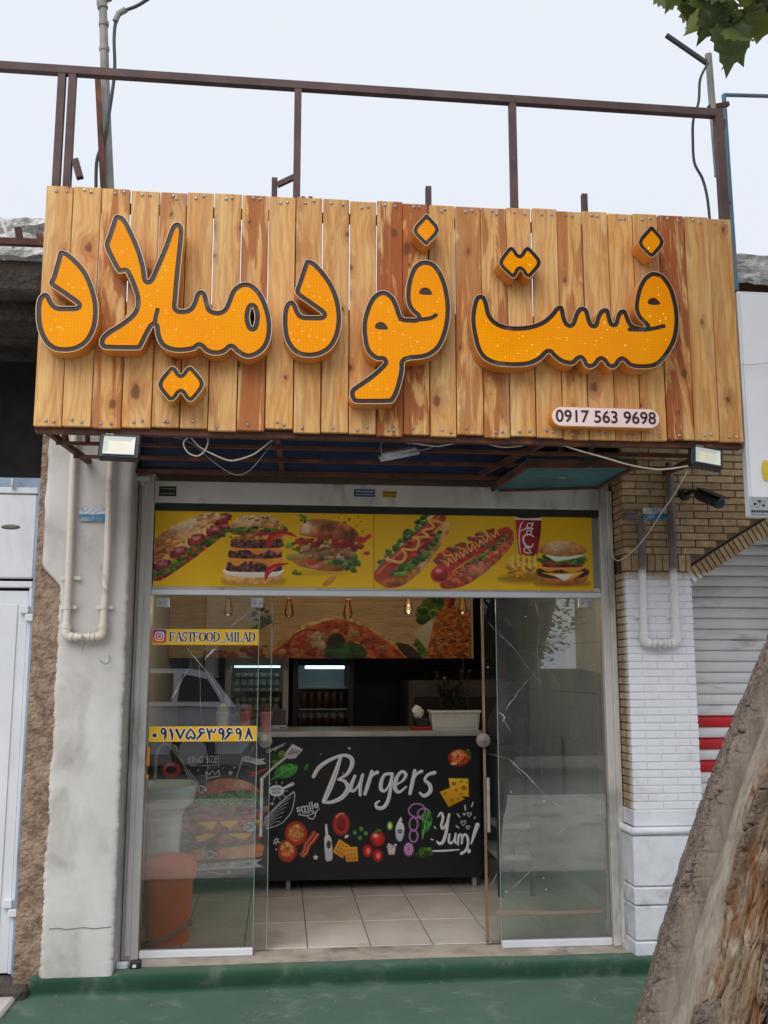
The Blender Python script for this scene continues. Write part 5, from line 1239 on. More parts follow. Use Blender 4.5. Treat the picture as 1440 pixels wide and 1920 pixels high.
B().box(1.033, 1.0448, .040, .060, FL + .012, gz1, .002).build('edge_seal', mat('brown_edge_seal', (150, 122, 92), (122, 96, 70), 6, rough=.5), gl4)
handle(gl4, 915, 1458, 1560, .012); disc(gl4, 906, 1388, .036)
def hangers(par, xs_, Y):
    for px in xs_:
        a, c_ = PY(px[0], 1140, Y), PY(px[1], 1120, Y); h = B().box(a[0], c_[0], Y - .012, Y + .008, a[2], c_[2], .003).build('roller_clamp', M_steel, par)
        for q in (.3, .75): B().lathe([(.008, 0), (.008, -.004), (.003, -.006)], (a[0] + (c_[0] - a[0]) * q, Y - .012, (a[2] + c_[2]) / 2), 10, 'y').build('bolt', M_zinc, h)
hangers(gl1, ((292, 318), (470, 494)), -.004); hangers(gl3, ((1084, 1108),), -.004)
# creases of the film
def crease(par, pts, w, Y=-.0025):
    P3 = [PY(860 + x * .3645, 1100 + y * .3645, Y) for x, y in pts]
    P3 = spline(P3, 6); P3 = [p + np.array([random.uniform(-.0012, .0012), 0, random.uniform(-.0015, .0015)]) for p in P3]
    b = B(); n = len(P3); vs = []
    for i, p in enumerate(P3):
        d = P3[min(i + 1, n - 1)] - P3[max(i - 1, 0)]; d /= np.linalg.norm(d); nn = np.array([-d[2], 0, d[0]]); ww = w * (.25 + .75 * rng.random()) * math.sin(math.pi * (i + .6) / (n + .2)) / 2
        vs += [p + nn * ww, p - nn * ww + np.array([0, -.0006, 0])]
    b.add(vs, [(2 * i, 2 * i + 1, 2 * i + 3, 2 * i + 2) for i in range(n - 1)]); b.build('film_crease', M_crease, par)
for pts, w in (([(150, 170), (260, 290), (385, 450), (440, 520)], .003), ([(195, 235), (300, 330)], .004), ([(385, 450), (310, 535), (240, 640)], .005), ([(205, 645), (235, 670), (225, 700)], .014), ([(215, 660), (270, 750)], .004), ([(240, 640), (262, 600), (300, 560)], .006),
               ([(255, 885), (350, 970), (440, 1070)], .008), ([(150, 860), (255, 885)], .003), ([(270, 900), (340, 990)], .003), ([(440, 1075), (545, 1150)], .004), ([(430, 1100), (450, 1100)], .012), ([(395, 1135), (350, 1210), (305, 1290)], .004),
               ([(500, 1278), (545, 1245), (575, 1200)], .004), ([(410, 70), (415, 200), (405, 350), (420, 560), (410, 640)], .003), ([(395, 75), (400, 110), (412, 150)], .006), ([(440, 400), (490, 470), (530, 530)], .003), ([(430, 850), (425, 930), (445, 1040)], .002),
               ([(235, 1590), (330, 1500), (440, 1390)], .003), ([(165, 1540), (200, 1470)], .004), ([(150, 180), (200, 240)], .003), ([(240, 160), (270, 205)], .004), ([(300, 1385), (290, 1340)], .005)):
    crease(gl3, pts, w * .62)
for (x, y) in ((345, 155), (625, 297), (440, 1110), (437, 1500), (690, 400), (270, 1057), (450, 1558), (245, 1570), (150, 415)):
    p = PY(860 + x * .3645, 1100 + y * .3645, -.002); B().lathe([(.0042, 0), (.003, -.001)], p, 6, 'y').build('paint_fleck', M_crease, gl3)
def creaseL(pts, w): crease(gl1, [((240 + x * .2083 - 860) / .3645, (1100 + y * .2083 - 1100) / .3645) for x, y in pts], w)
for pts, w in (([(510, 530), (620, 660), (720, 780)], .004), ([(720, 780), (800, 920), (860, 1040)], .003), ([(690, 655), (740, 600), (800, 545)], .012), ([(560, 735), (520, 780), (380, 1020)], .004), ([(385, 1025), (440, 930), (480, 850)], .006), ([(900, 380), (1010, 290), (1130, 190)], .003),
               ([(640, 640), (650, 900), (655, 1200)], .002), ([(1190, 1330), (1100, 1500), (960, 1640)], .002), ([(690, 1440), (720, 1600), (700, 1800)], .002), ([(700, 2300), (660, 2460)], .003)):
    creaseL(pts, w)
B().add([PY(860 + x * .3645, 1100 + y * .3645, -.002) for x, y in ((190, 1668), (240, 1662), (500, 1668), (745, 1660), (740, 1678), (500, 1686), (250, 1690), (195, 1720))], [(0, 1, 2, 3, 4, 5, 6, 7)]).build('dirt_streak', mat('rusty_dirt_streak', (140, 120, 106), (150, 132, 120), 12, rough=.9, bump=0), gl3)
# yellow strips on the glass
def strip(x0, x1, yl0, yl1, label, nm):
    Y = -.003; a, c_ = PY(x0, yl1, Y), PY(x1, yl0, Y); t = thing('window_strip', (a[0], Y, a[2]), label, 'sticker')
    B().box(a[0], c_[0], Y - .0008, Y + .001, a[2], c_[2]).build('backing', mat('yellow_vinyl' + nm, (240, 192, 14), (232, 182, 10), 4, rough=.4, bump=0), t); return t, a, c_, Y - .0008
M_ink = mat('navy_ink', (26, 28, 66), (22, 22, 54), 9, rough=.5, bump=0); M_halo = mat('white_ink', (238, 236, 236), (228, 226, 226), 9, rough=.5, bump=0)
t, a, c_, Y = strip(285, 485, 1180, 1209, 'yellow strip with round-cornered icon and account name on glass', 'a')
# serif capitals as strokes -> outline -> fill
SER = {'F': [[(0, 0), (0, 1), 't'], [(-.12, 1), (.55, 1)], [(.55, 1), (.55, .8)], [(0, .52), (.42, .52)], [(.42, .62), (.42, .42)], [(-.12, 0), (.16, 0)]],
       'A': [[(0, 0), (.36, 1)], [(.36, 1), (.74, 0), 't'], [(.14, .36), (.6, .36)], [(-.12, 0), (.14, 0)], [(.58, 0), (.88, 0)]],
       'S': [[(.52, .78), (.5, .98), (.26, 1.0), (.04, .84), (.1, .62), (.42, .42), (.54, .22), (.36, .02), (.16, 0), (.0, .06), (0, .26), 'c']],
       'T': [[(.34, 0), (.34, 1), 't'], [(0, 1), (.68, 1)], [(0, 1), (0, .8)], [(.68, 1), (.68, .8)], [(.2, 0), (.48, 0)]],
       'O': [[(.38, 1), (.1, .86), (0, .5), (.1, .14), (.38, 0), (.66, .14), (.76, .5), (.66, .86), (.38, 1), 'o']],
       'D': [[(.08, 0), (.08, 1), 't'], [(-.06, 1), (.3, 1), (.62, .84), (.72, .5), (.62, .16), (.3, 0), (-.06, 0), 'o']],
       '_': [[(-.05, -.14), (.6, -.14)]], 'M': [[(.04, 0), (.1, 1)], [(.1, 1), (.46, .05), 't'], [(.46, .05), (.84, 1)], [(.86, 1), (.9, 0), 't'], [(-.1, 0), (.18, 0)], [(.76, 0), (1.02, 0)], [(-.04, 1), (.1, 1)], [(.84, 1), (.98, 1)]],
       'I': [[(.14, 0), (.14, 1), 't'], [(0, 0), (.28, 0)], [(0, 1), (.28, 1)]], 'L': [[(.1, 0), (.1, 1), 't'], [(-.04, 0), (.56, 0)], [(.56, 0), (.58, .24)], [(-.04, 1), (.24, 1)]]}
ADV = {'F': .74, 'A': .86, 'S': .72, 'T': .82, 'O': .94, 'D': .9, '_': .68, 'M': 1.16, 'I': .42, 'L': .74}
def strokes2mesh(segs, par, Y, name, m_, halo=None, st=.0011):
    """segs: list of (points Nx2 in x,z metres, widths) -> union -> flat mesh"""
    allp = np.vstack([p for p, _ in segs]); wmax = max(np.max(w) for _, w in segs); pad = wmax + (halo[1] if halo else 0) + .004
    xs = np.arange(allp[:, 0].min() - pad, allp[:, 0].max() + pad, st); zs = np.arange(allp[:, 1].min() - pad, allp[:, 1].max() + pad, st); X, Z = np.meshgrid(xs, zs); F = np.full(X.shape, 1e9)
    for p, w in segs:
        w = w if hasattr(w, '__len__') else [w] * len(p); q = max(w) + pad
        i0, i1 = np.searchsorted(xs, (p[:, 0].min() - q, p[:, 0].max() + q)); j0, j1 = np.searchsorted(zs, (p[:, 1].min() - q, p[:, 1].max() + q))
        F[j0:j1, i0:i1] = np.minimum(F[j0:j1, i0:i1], sd_line(X[j0:j1, i0:i1], Z[j0:j1, i0:i1], p, w))
    if halo:
        vs, fs = fill2d(contours(F, xs, zs, halo[1])); B().add([(v[0], Y + .0003, v[1]) for v in vs], fs).build(name + '_halo', halo[0], par)
    vs, fs = fill2d(contours(F, xs, zs, 0)); return B().add([(v[0], Y - .0004, v[1]) for v in vs], fs).build(name, m_, par)
segs = []; W_tot = sum(ADV[ch_] for ch_ in 'FASTFOOD_MILAD'); H = (c_[2] - a[2]) * .54; xa = PY(319, 1194, Y)[0]; xb = PY(479, 1194, Y)[0]; kx = (xb - xa) / W_tot; z0 = a[2] + (c_[2] - a[2]) * .24; cx = xa + .05 * kx
for ch_ in 'FASTFOOD_MILAD':
    for sg in SER[ch_]:
        fl_ = sg[-1] if isinstance(sg[-1], str) else ''; pts = [q for q in sg if not isinstance(q, str)]
        p = np.array([(cx + q[0] * kx, z0 + q[1] * H) for q in pts])
        if fl_ in ('c', 'o'): p = spline(p, 5)
        if fl_ == 'o': w = [.003 + .0052 * abs(math.sin(math.atan2(p[min(i + 1, len(p) - 1)][1] - p[max(i - 1, 0)][1], p[min(i + 1, len(p) - 1)][0] - p[max(i - 1, 0)][0] + 1e-9))) ** 1.5 for i in range(len(p))]
        else: w = .0072 if fl_ == 't' else .0056 if fl_ == 'c' else .0032
        segs.append((p, w))
    cx += ADV[ch_] * kx
strokes2mesh(segs, t, Y - .0006, 'lettering', M_ink, (M_halo, .0022))
ic = PY(299, 1193, Y); r = .0325
m, ns, ls = newmat('icon_gradient'); g_ = N(ns, 'ShaderNodeNewGeometry'); sx = N(ns, 'ShaderNodeSeparateXYZ'); ls.new(g_.outputs['Position'], sx.inputs[0])
mr = N(ns, 'ShaderNodeMapRange'); mr.inputs[1].default_value = ic[2] - r; mr.inputs[2].default_value = ic[2] + r; ls.new(mathn(ns, ls, 'SUBTRACT', sx.outputs[2], mathn(ns, ls, 'MULTIPLY', mathn(ns, ls, 'SUBTRACT', sx.outputs[0], float(ic[0])), -.35)), mr.inputs[0])
cr_ = N(ns, 'ShaderNodeValToRGB'); cr_.color_ramp.elements[0].color = L4((240, 110, 40)); cr_.color_ramp.elements[1].color = L4((110, 40, 150)); e = cr_.color_ramp.elements.new(.45); e.color = L4((206, 40, 90)); ls.new(mr.outputs[0], cr_.inputs[0])
finish(m, ns, ls, cr_.outputs[0], .4); M_icon = m
def rrect(cx, cz, h, rr, n=6):
    return [(cx + sx_ * (h - rr) + rr * math.cos(t0 + q * math.pi / 2 / n), cz + sz_ * (h - rr) + rr * math.sin(t0 + q * math.pi / 2 / n)) for sx_, sz_, t0 in ((1, 1, 0), (-1, 1, math.pi / 2), (-1, -1, math.pi), (1, -1, 1.5 * math.pi)) for q in range(n + 1)]
B().prism(rrect(ic[0], ic[2], r, .009), Y - .0012, Y - .0004).build('icon', M_icon, t)
pr_ = np.array(rrect(ic[0], ic[2], r * .62, .011)); th = np.linspace(0, 2 * math.pi, 20)
strokes2mesh([(np.vstack([pr_, pr_[:1]]), .0052), (np.c_[ic[0] + r * .30 * np.cos(th), ic[2] + r * .30 * np.sin(th)], .0052), (np.array([(ic[0] + r * .38, ic[2] + r * .38), (ic[0] + r * .40, ic[2] + r * .38)]), .006)], t, Y - .0014, 'icon_outline', M_halo)
t, a, c_, Y = strip(279, 482, 1361, 1391, 'yellow strip with Persian phone number on glass', 'b')
Tn = (240, 1100, .2083)
def dg(pts, w, k=4, closed=False):
    p = np.array([(lambda q: (q[0], q[2]))(PY(Tn[0] + x * Tn[2], Tn[1] + (y if not dg.shift else y) * Tn[2], Y)) for x, y in pts]); kk = Tn[2] * (Y - CAM[1]) / FPX
    w = np.array(w if hasattr(w, '__len__') else [w] * len(p), float) * kk
    if closed: p = np.vstack([p, p[:1]]); w = np.append(w, w[0])
    q = spline(np.c_[p, w], k) if len(p) > 2 else np.c_[p, w]
    return (q[:, :2], list(q[:, 2]))
dg.shift = 0
segs = [dg([(238, 1338), (241, 1338)], 36)]
for cx_ in (318, 838, 993):
    t9 = np.linspace(0, 2 * math.pi, 9)[:-1]; segs.append(dg([(cx_ + 17 * math.cos(q), 1300 + 22 * math.sin(q)) for q in t9], 17, 3, True)); segs.append(dg([(cx_ + 20, 1298), (cx_ + 20, 1335), (cx_ + 12, 1378)], [20, 22, 12]))
segs += [dg([(380, 1284), (396, 1325), (398, 1378)], [20, 24, 12]), dg([(436, 1288), (456, 1330), (470, 1372)], [24, 22, 12]), dg([(508, 1288), (486, 1330), (470, 1372)], [18, 18, 12])]
segs.append(dg([(563, 1280), (592, 1318), (602, 1352), (582, 1368), (563, 1346), (546, 1369), (526, 1352), (538, 1315)], [14, 17, 20, 18, 12, 18, 20, 17], 4, True))
for x0_ in (0, 252): segs += [dg([(686 + x0_, 1292), (664 + x0_, 1278), (644 + x0_, 1292), (652 + x0_, 1314), (690 + x0_, 1312)], [12, 17, 18, 18, 14]), dg([(672 + x0_, 1314), (648 + x0_, 1340), (618 + x0_, 1374)], [14, 22, 14])]
segs += [dg([(714, 1280), (722, 1308), (740, 1310), (750, 1284), (758, 1308), (778, 1308), (788, 1280)], [16, 18, 14, 15, 14, 15, 13]), dg([(718, 1292), (732, 1335), (734, 1378)], [18, 23, 12])]
segs += [dg([(1086, 1276), (1074, 1330), (1058, 1372)], [16, 20, 14]), dg([(1086, 1276), (1100, 1330), (1118, 1370)], [18, 24, 14])]
strokes2mesh(segs, t, Y - .0006, 'lettering', M_ink, (M_halo, .0030))
# amber reflector strip on the jamb edge
rs = B(); p, q = PY(279, 1400, -.005), PY(277, 1437, -.005); rs.box(p[0] - .006, p[0] + .006, -.008, -.003, q[2], p[2], .002); rs.box(p[0] - .007, p[0] + .004, -.008, -.003, PY(277, 1462, -.005)[2], PY(277, 1452, -.005)[2], .002)
top('amber_tape', rs, mat('amber_tape', (236, 150, 20), (214, 120, 10), 60, rough=.25, bump=.2), 'torn amber reflective tape on the glass edge by the jamb', 'tape')

# ================================================================== counter
CY = 1.35
M_top = mat('brushed_counter_top', (182, 180, 178), (160, 158, 156), 5, rough=.35, metal=.3, bump=.03)
M_blk = mat('black_laminate', (24, 23, 27), (20, 19, 22), 3, rough=.4, bump=.02)
zb, zt = PY(700, 1648, CY)[2], PY(700, 1381, CY)[2]; cx0, cx1 = -.79, PY(901, 1500, CY)[0]
ct = thing('serving_counter', (.2, CY, FL), 'black serving counter with painted burger artwork and white Burgers lettering', 'counter')
B().box(cx0, cx1, CY + .003, CY + .55, zb, zt, .003).build('cabinet', M_blk, ct)
B().box(cx0 - .005, cx1 + .015, CY - .025, CY + .62, zt + .001, zt + .032, .004).build('counter_top', M_top, ct)
for px in (540, 898): p = PZ(px, 1672, FL); B().box(p[0] - .014, p[0] + .014, CY + .03, CY + .06, FL, zb - .001, .003).build('leg', M_grey, ct)
for px in (560, 890): p = PY(px, 1600, CY + .5); B().box(p[0] - .014, p[0] + .014, CY + .5, CY + .53, FL, zb - .001, .003).build('leg', M_grey, ct)
A = Paint(cx0, cx1, zb, zt, CY, .0027, (25, 24, 29), (480, 1360, .3194))
f = fbm(A.px / 25, A.py / 25, 5); A.c *= (.85 + .3 * f)[:, None]
Wh = (222, 222, 232); G1, G2 = (66, 150, 60), (30, 84, 36)
def BL(pts, w): A.line(pts, w, (226, 227, 238)); A.line([(x + 3, y + 2) for x, y in pts], [q * .18 for q in (w if hasattr(w, '__len__') else [w] * len(pts))], (150, 150, 165), alpha=.6)
BL([(338, 300), (372, 245), (440, 200), (512, 176), (556, 190), (564, 228), (535, 285), (482, 318)], [22, 24, 20, 18, 24, 26, 20, 12]); BL([(496, 190), (470, 270), (432, 370), (398, 446)], [20, 28, 32, 24])
BL([(482, 318), (522, 330), (540, 372), (505, 422), (445, 450), (396, 452)], [12, 20, 28, 26, 20, 14])
BL([(580, 298), (562, 345), (556, 378), (576, 384), (602, 350), (626, 292)], [18, 22, 22, 16, 12, 16]); BL([(626, 290), (612, 350), (612, 408)], [18, 22, 18])
BL([(680, 272), (660, 340), (640, 402)], [20, 24, 20]); BL([(660, 335), (685, 292), (712, 276)], [10, 16, 22])
BL([(792, 284), (756, 290), (736, 328), (734, 374), (758, 384), (784, 342), (800, 284)], [18, 18, 22, 22, 16, 12, 16]); BL([(800, 286), (790, 370), (776, 438), (750, 480), (714, 484), (704, 460), (724, 444)], [18, 20, 22, 22, 20, 16, 10])
BL([(816, 352), (860, 326), (880, 290), (856, 272), (826, 308), (816, 366), (840, 392), (882, 360)], [10, 14, 20, 18, 22, 24, 18, 10])
BL([(932, 266), (918, 335), (904, 400)], [20, 24, 20]); BL([(918, 330), (944, 286), (972, 270)], [10, 16, 20]); BL([(1048, 278), (1010, 290), (992, 320), (1020, 350), (1022, 388), (988, 414), (962, 396)], [22, 18, 18, 22, 24, 20, 14])
A.ell(548, 134, 6, 6, Wh); A.ell(380, 170, 3, 3, Wh); A.ell(512, 282, 4, 4, Wh)
# spatula and leaves
A.leafy([(70, 210), (110, 165), (160, 165), (165, 230), (110, 250)], 26, 10, 26)
A.poly([(90, 320), (120, 262), (170, 228), (240, 232), (235, 280), (180, 310), (130, 312)], G1, G2, nz=8, namp=.5); A.line([(90, 320), (160, 275), (230, 245)], 3, (150, 210, 110))
for k in range(6): x = 120 + k * 18; A.line([(x, 300 - k * 9), (x + 4, 262 - k * 5)], 2, (140, 200, 110)); A.line([(x, 300 - k * 9), (x + 24, 300 - k * 6)], 2, (120, 190, 100))
A.line([(180, 185), (110, 240), (30, 318)], [12, 14, 18], (200, 198, 206)); A.poly([(165, 178), (180, 150), (214, 108), (276, 142), (232, 194), (190, 198)], (214, 212, 220), (180, 178, 190), k=0)
for k in range(4): A.line([(190 + k * 16, 172 - k * 2), (216 + k * 14, 136 + k * 4)], 5, (40, 38, 44))
A.poly([(282, 268), (288, 238), (308, 226), (304, 256)], G1, G2)
# pan, rays, wing
A.ell(120, 384, 46, 34, (226, 226, 234)); A.line([(160, 370), (215, 344)], [14, 20], (226, 226, 234)); A.ell(214, 344, 5, 4, (30, 30, 34))
for (a0, b0) in (((85, 345), (75, 335)), ((120, 340), (118, 328)), ((150, 345), (156, 332)), ((170, 384), (186, 384)), ((158, 408), (174, 420)), ((108, 425), (103, 440)), ((138, 424), (142, 436))): A.line([a0, b0], 4, Wh)
for k in range(7):
    t_ = k / 6.0; x1_, y1_ = 222 - 8 * math.sin(t_ * 3) - t_ * 80, 395 + t_ * 170
    A.line([(50 + 8 * t_, 560 + t_ * 45), (110 + 20 * (1 - t_), 520 + t_ * 50 - 60 * (1 - t_)), (x1_, y1_)], [3, 2.5, 3], Wh)
A.line([(52, 545), (120, 480), (190, 415), (222, 390), (226, 430), (210, 500), (180, 545), (140, 580), (60, 608)], 4.5, Wh)
for (x, y, r) in ((95, 460, 13), (350, 775, 20)):
    A.poly([(x + r * (1 if q % 2 == 0 else .42) * math.sin(q * math.pi / 5), y - r * (1 if q % 2 == 0 else .42) * math.cos(q * math.pi / 5)) for q in range(10)], Wh, k=0)
A.line([(250, 524), (300, 530), (345, 512), (370, 490)], 5, Wh); A.line([(300, 530), (318, 548), (338, 546), (352, 512)], 6, Wh); A.line([(250, 524), (262, 516)], 4, Wh)
# ingredients along the bottom
A.ell(184, 736, 58, 68, (220, 90, 50), (150, 40, 24), grad='r'); A.ell(182, 732, 40, 48, (240, 150, 90), (216, 110, 60), nz=6, namp=.5)
A.ell(235, 634, 66, 72, (226, 80, 46), (160, 44, 26), grad='r'); A.ell(236, 632, 46, 50, (240, 160, 96), (220, 110, 60), nz=6, namp=.5); A.scat([(200, 600), (270, 600), (270, 665), (200, 665)], 26, 3, 6, [(250, 200, 110), (190, 90, 40)], .8)
for k in range(5): A.line([(335 + k * 9, 622 + k * 5), (310 + k * 9, 660 + k * 5), (285 + k * 8, 690 + k * 6), (275 + k * 7, 735 + k * 4), (258 + k * 5, 755 + k * 5)], 9, [(168, 46, 34), (220, 120, 90), (150, 34, 28), (230, 150, 110), (160, 40, 32)][k])
A.poly([(404, 600), (420, 600), (424, 640), (442, 665), (450, 780), (430, 796), (408, 790), (400, 670), (408, 645)], (228, 228, 236), (190, 190, 204), k=2); A.ell(427, 700, 13, 24, (60, 58, 66)); A.line([(412, 585), (412, 600)], 12, Wh)
A.ell(500, 580, 51, 70, (214, 80, 66), (140, 30, 28), grad='r'); A.ell(500, 580, 28, 44, (150, 36, 32), (120, 26, 26)); A.line([(470, 540), (490, 520), (515, 520)], 7, (246, 190, 180), alpha=.8); A.ell(532, 652, 14, 8, Wh, rot=-.6)
for (x, y, q) in ((500, 724, .5), (560, 756, -.1)):
    c_, s_ = math.cos(q), math.sin(q); sq = [(-38, -44), (38, -40), (36, 46), (-36, 42)]
    A.poly([(x + u * c_ - w * s_, y + u * s_ + w * c_) for u, w in sq], (236, 170, 56), (206, 130, 30), k=0)
    for u in (-20, 0, 20):
        for w in (-24, 0, 24): A.ell(x + u * c_ - w * s_, y + u * s_ + w * c_, 4, 4, (110, 62, 16))
for (x, y) in ((580, 630), (618, 608), (645, 634), (610, 660)): A.ring(x, y, 10, 11, 6, (70, 140, 60)); A.ell(x, y, 5, 5, (150, 190, 120))
A.ell(715, 664, 43, 48, (220, 40, 34), (140, 10, 16), grad='r', hl=(702, 648, 18, .8)); A.leafy([(700, 615), (735, 615), (725, 632), (705, 632)], 8, 6, 12); A.line([(715, 625), (706, 596)], 4, G2)
for (x, y) in ((655, 736), (715, 764)): A.ell(x, y, 30, 38, (206, 36, 36), (140, 14, 18), grad='r'); A.ell(x + 3, y + 2, 12, 18, (240, 130, 110))
A.ell(786, 590, 19, 28, (120, 180, 60), (60, 120, 40), grad='r'); A.ell(786, 590, 11, 17, (214, 230, 160))
A.poly([(828, 575), (842, 560), (862, 575), (872, 610), (860, 670), (842, 682), (824, 666), (818, 610)], (228, 228, 236), (180, 180, 196), k=2); A.poly([(834, 560), (852, 536), (860, 562)], Wh, k=0); A.ell(845, 622, 18, 12, (80, 78, 90))
A.poly([(770, 712), (820, 712), (814, 760), (778, 760)], (226, 206, 206), (196, 176, 180), k=0); A.scat([(768, 700), (822, 700), (820, 718), (770, 718)], 12, 6, 10, [(236, 236, 240), (206, 206, 214)], .8)
for (x, y, rx, ry, r) in ((945, 500, 50, 42, 0), (985, 520, 38, 34, 0), (925, 580, 26, 40, 0), (925, 650, 26, 36, 0)): A.ring(x, y, rx, ry, 6, (180, 120, 190)); A.ring(x, y, rx - 5, ry - 5, 2, (226, 200, 232))
A.poly([(975, 670), (970, 600), (985, 520), (1015, 505), (1036, 550), (1020, 610), (990, 640)], G1, G2, nz=8, namp=.6); A.line([(978, 665), (990, 590), (1010, 515)], 3, (170, 220, 130))
A.ell(897, 728, 32, 44, (176, 110, 180), (110, 60, 120), grad='r'); A.ring(896, 726, 22, 30, 4, (230, 206, 232)); A.ring(896, 726, 10, 15, 4, (220, 180, 224)); A.ell(896, 724, 5, 8, (200, 60, 90))
A.leafy([(945, 765), (970, 730), (1000, 702), (1030, 720), (1028, 760), (990, 770)], 30, 10, 20)
# top right burger and cheese
A.ell(1192, 190, 66, 50, (196, 66, 40), (130, 30, 22), grad='r'); A.ell(1195, 186, 52, 42, (232, 130, 60), (200, 80, 36), nz=6, namp=.4, hl=(1180, 165, 26, .5)); A.scat([(1150, 160), (1240, 160), (1240, 215), (1150, 215)], 24, 3, 5, [(120, 50, 20), (250, 210, 140)], .9); A.leafy([(1240, 140), (1262, 160), (1260, 200), (1248, 180)], 10, 5, 9); A.ell(1160, 225, 18, 8, (240, 190, 120))
A.poly([(1078, 390), (1150, 362), (1226, 432), (1130, 480)], (232, 176, 40), (190, 130, 16), k=0); A.poly([(1130, 310), (1246, 312), (1250, 420), (1146, 408)], (240, 196, 50), (214, 160, 24), k=0)
for (x, y, r) in ((1162, 342, 13), (1205, 330, 8), (1222, 368, 15), (1175, 380, 9), (1205, 404, 7), (1110, 400, 8), (1150, 440, 10), (1185, 432, 6), (1235, 335, 5)): A.ell(x, y, r, r * .85, (120, 80, 8)); A.ell(x + 1.5, y + 1.5, r * .6, r * .5, (168, 120, 16))
# Yum!
BL([(1068, 536), (1086, 514), (1098, 540), (1088, 590), (1100, 606), (1122, 570), (1134, 524)], [8, 14, 16, 16, 14, 14, 16]); BL([(1130, 540), (1118, 620), (1100, 680), (1078, 694), (1062, 682)], [14, 18, 20, 18, 10]); BL([(1136, 640), (1132, 680), (1146, 692), (1164, 670), (1172, 636)], [12, 15, 14, 11, 12]); BL([(1172, 640), (1168, 672), (1174, 692)], [12, 14, 12])
BL([(1186, 700), (1190, 650), (1202, 640), (1210, 660), (1208, 694)], [12, 14, 12, 14, 12]); BL([(1210, 662), (1226, 640), (1242, 660), (1244, 700), (1230, 735), (1206, 752)], [10, 14, 16, 16, 16, 18]); BL([(1300, 584), (1284, 630), (1264, 694)], [26, 22, 10]); A.ell(1250, 738, 11, 14, Wh); BL([(1038, 738), (1110, 736), (1192, 730)], [9, 12, 8])
for (x, y, r) in ((1252, 524, 13), (1217, 574, 15), (1244, 600, 10), (1222, 522, 6)): A.line([(x, y + r), (x - r, y - r * .2), (x - r * .6, y - r), (x, y - r * .3), (x + r * .6, y - r), (x + r, y - r * .2), (x, y + r)], 4, Wh, k=3)
for (a0, b0) in (((1226, 470), (1230, 498)), ((1274, 452), (1266, 476)), ((1182, 520), (1196, 538)), ((1282, 546), (1286, 540)), ((1176, 590), (1190, 602)), ((1046, 594), (1056, 606)), ((1026, 668), (1040, 672))): A.line([a0, b0], 7, Wh)
A.line([(104, 695), (112, 670), (130, 668), (120, 688)], 6, Wh); A.line([(118, 700), (116, 688), (130, 684), (140, 690)], 6, Wh); A.ell(118, 728, 4, 6, Wh)
# the big burger on the part behind the glass
A.T = (240, 1400, .2292)
for k in range(9):
    t_ = k / 8.0; A.line([(505, 560 + t_ * 120), (450, 545 + t_ * 100), (385 + t_ * 60, 545 + t_ * 140)], 5, Wh)
A.line([(500, 700), (430, 680), (375, 600), (390, 540), (430, 560), (505, 580)], 6, Wh)
A.ring(355, 190, 62, 46, 34, (190, 56, 52)); A.line([(300, 180), (330, 150), (380, 145)], 9, (240, 170, 160), alpha=.8); A.ell(432, 298, 58, 34, (200, 60, 56), (140, 24, 26), grad='r'); A.ell(434, 300, 30, 16, (230, 130, 110))
A.ell(240, 300, 70, 36, (60, 58, 62), alpha=.6); A.ring(250, 305, 60, 26, 8, (180, 178, 184))
A.line([(350, 0), (420, 90), (480, 190)], [26, 20, 16], (150, 146, 144)); 
for q in (-14, 0, 14): A.line([(480 + q, 190), (520 + q * 1.6, 260), (545 + q * 2.2, 310)], 7, (200, 200, 206))
A.leafy([(360, 720), (480, 700), (500, 780), (380, 800)], 22, 16, 36)
A.poly([(515, 850), (700, 835), (920, 815), (1098, 800), (1102, 860), (1080, 900), (900, 915), (620, 930), (530, 915)], (232, 130, 62), (196, 84, 30), nz=10, namp=.2, hl=(900, 870, 130, .45))
A.line([(520, 812), (600, 832), (800, 825), (960, 805), (1085, 790)], [10, 12, 10, 12, 10], (96, 150, 60)); A.poly([(560, 735), (800, 715), (1075, 705), (1082, 780), (900, 808), (600, 815)], (150, 66, 36), (92, 34, 20), nz=7, namp=.6, hl=(800, 750, 60, .4))
A.poly([(545, 735), (640, 710), (735, 712), (640, 765), (580, 778)], (240, 190, 50), (220, 160, 30), k=0); A.poly([(815, 715), (900, 708), (1020, 705), (960, 760), (900, 748)], (240, 190, 50), (220, 160, 30), k=0)
A.poly([(500, 640), (700, 618), (1088, 600), (1090, 680), (860, 690), (520, 710)], (196, 100, 56), (130, 56, 30), nz=6, namp=.6); A.poly([(560, 618), (730, 612), (690, 685)], (244, 200, 60), (226, 170, 36), k=0); A.poly([(740, 612), (920, 598), (830, 675)], (244, 200, 60), (226, 170, 36), k=0); A.poly([(1040, 596), (1096, 594), (1080, 640)], (244, 200, 60), k=0)
A.poly([(500, 585), (600, 572), (780, 580), (1000, 560), (1090, 530), (1095, 570), (900, 595), (560, 606)], (206, 52, 46), (160, 30, 30), nz=8, namp=.3)
A.scat([(440, 560), (560, 500), (800, 470), (1040, 450), (1145, 480), (1090, 540), (800, 560), (560, 580)], 90, 18, 44, [(206, 80, 56), (180, 60, 44), (226, 130, 90), (150, 110, 160), (110, 80, 120)], .35)
A.leafy([(500, 470), (560, 420), (740, 385), (950, 360), (1085, 390), (1100, 450), (900, 470), (700, 500)], 130, 14, 34)
for k in range(12): A.ring(580 + k * 42, 440 - k * 4 + (k % 3) * 16, 17, 18, 8, (110, 170, 96))
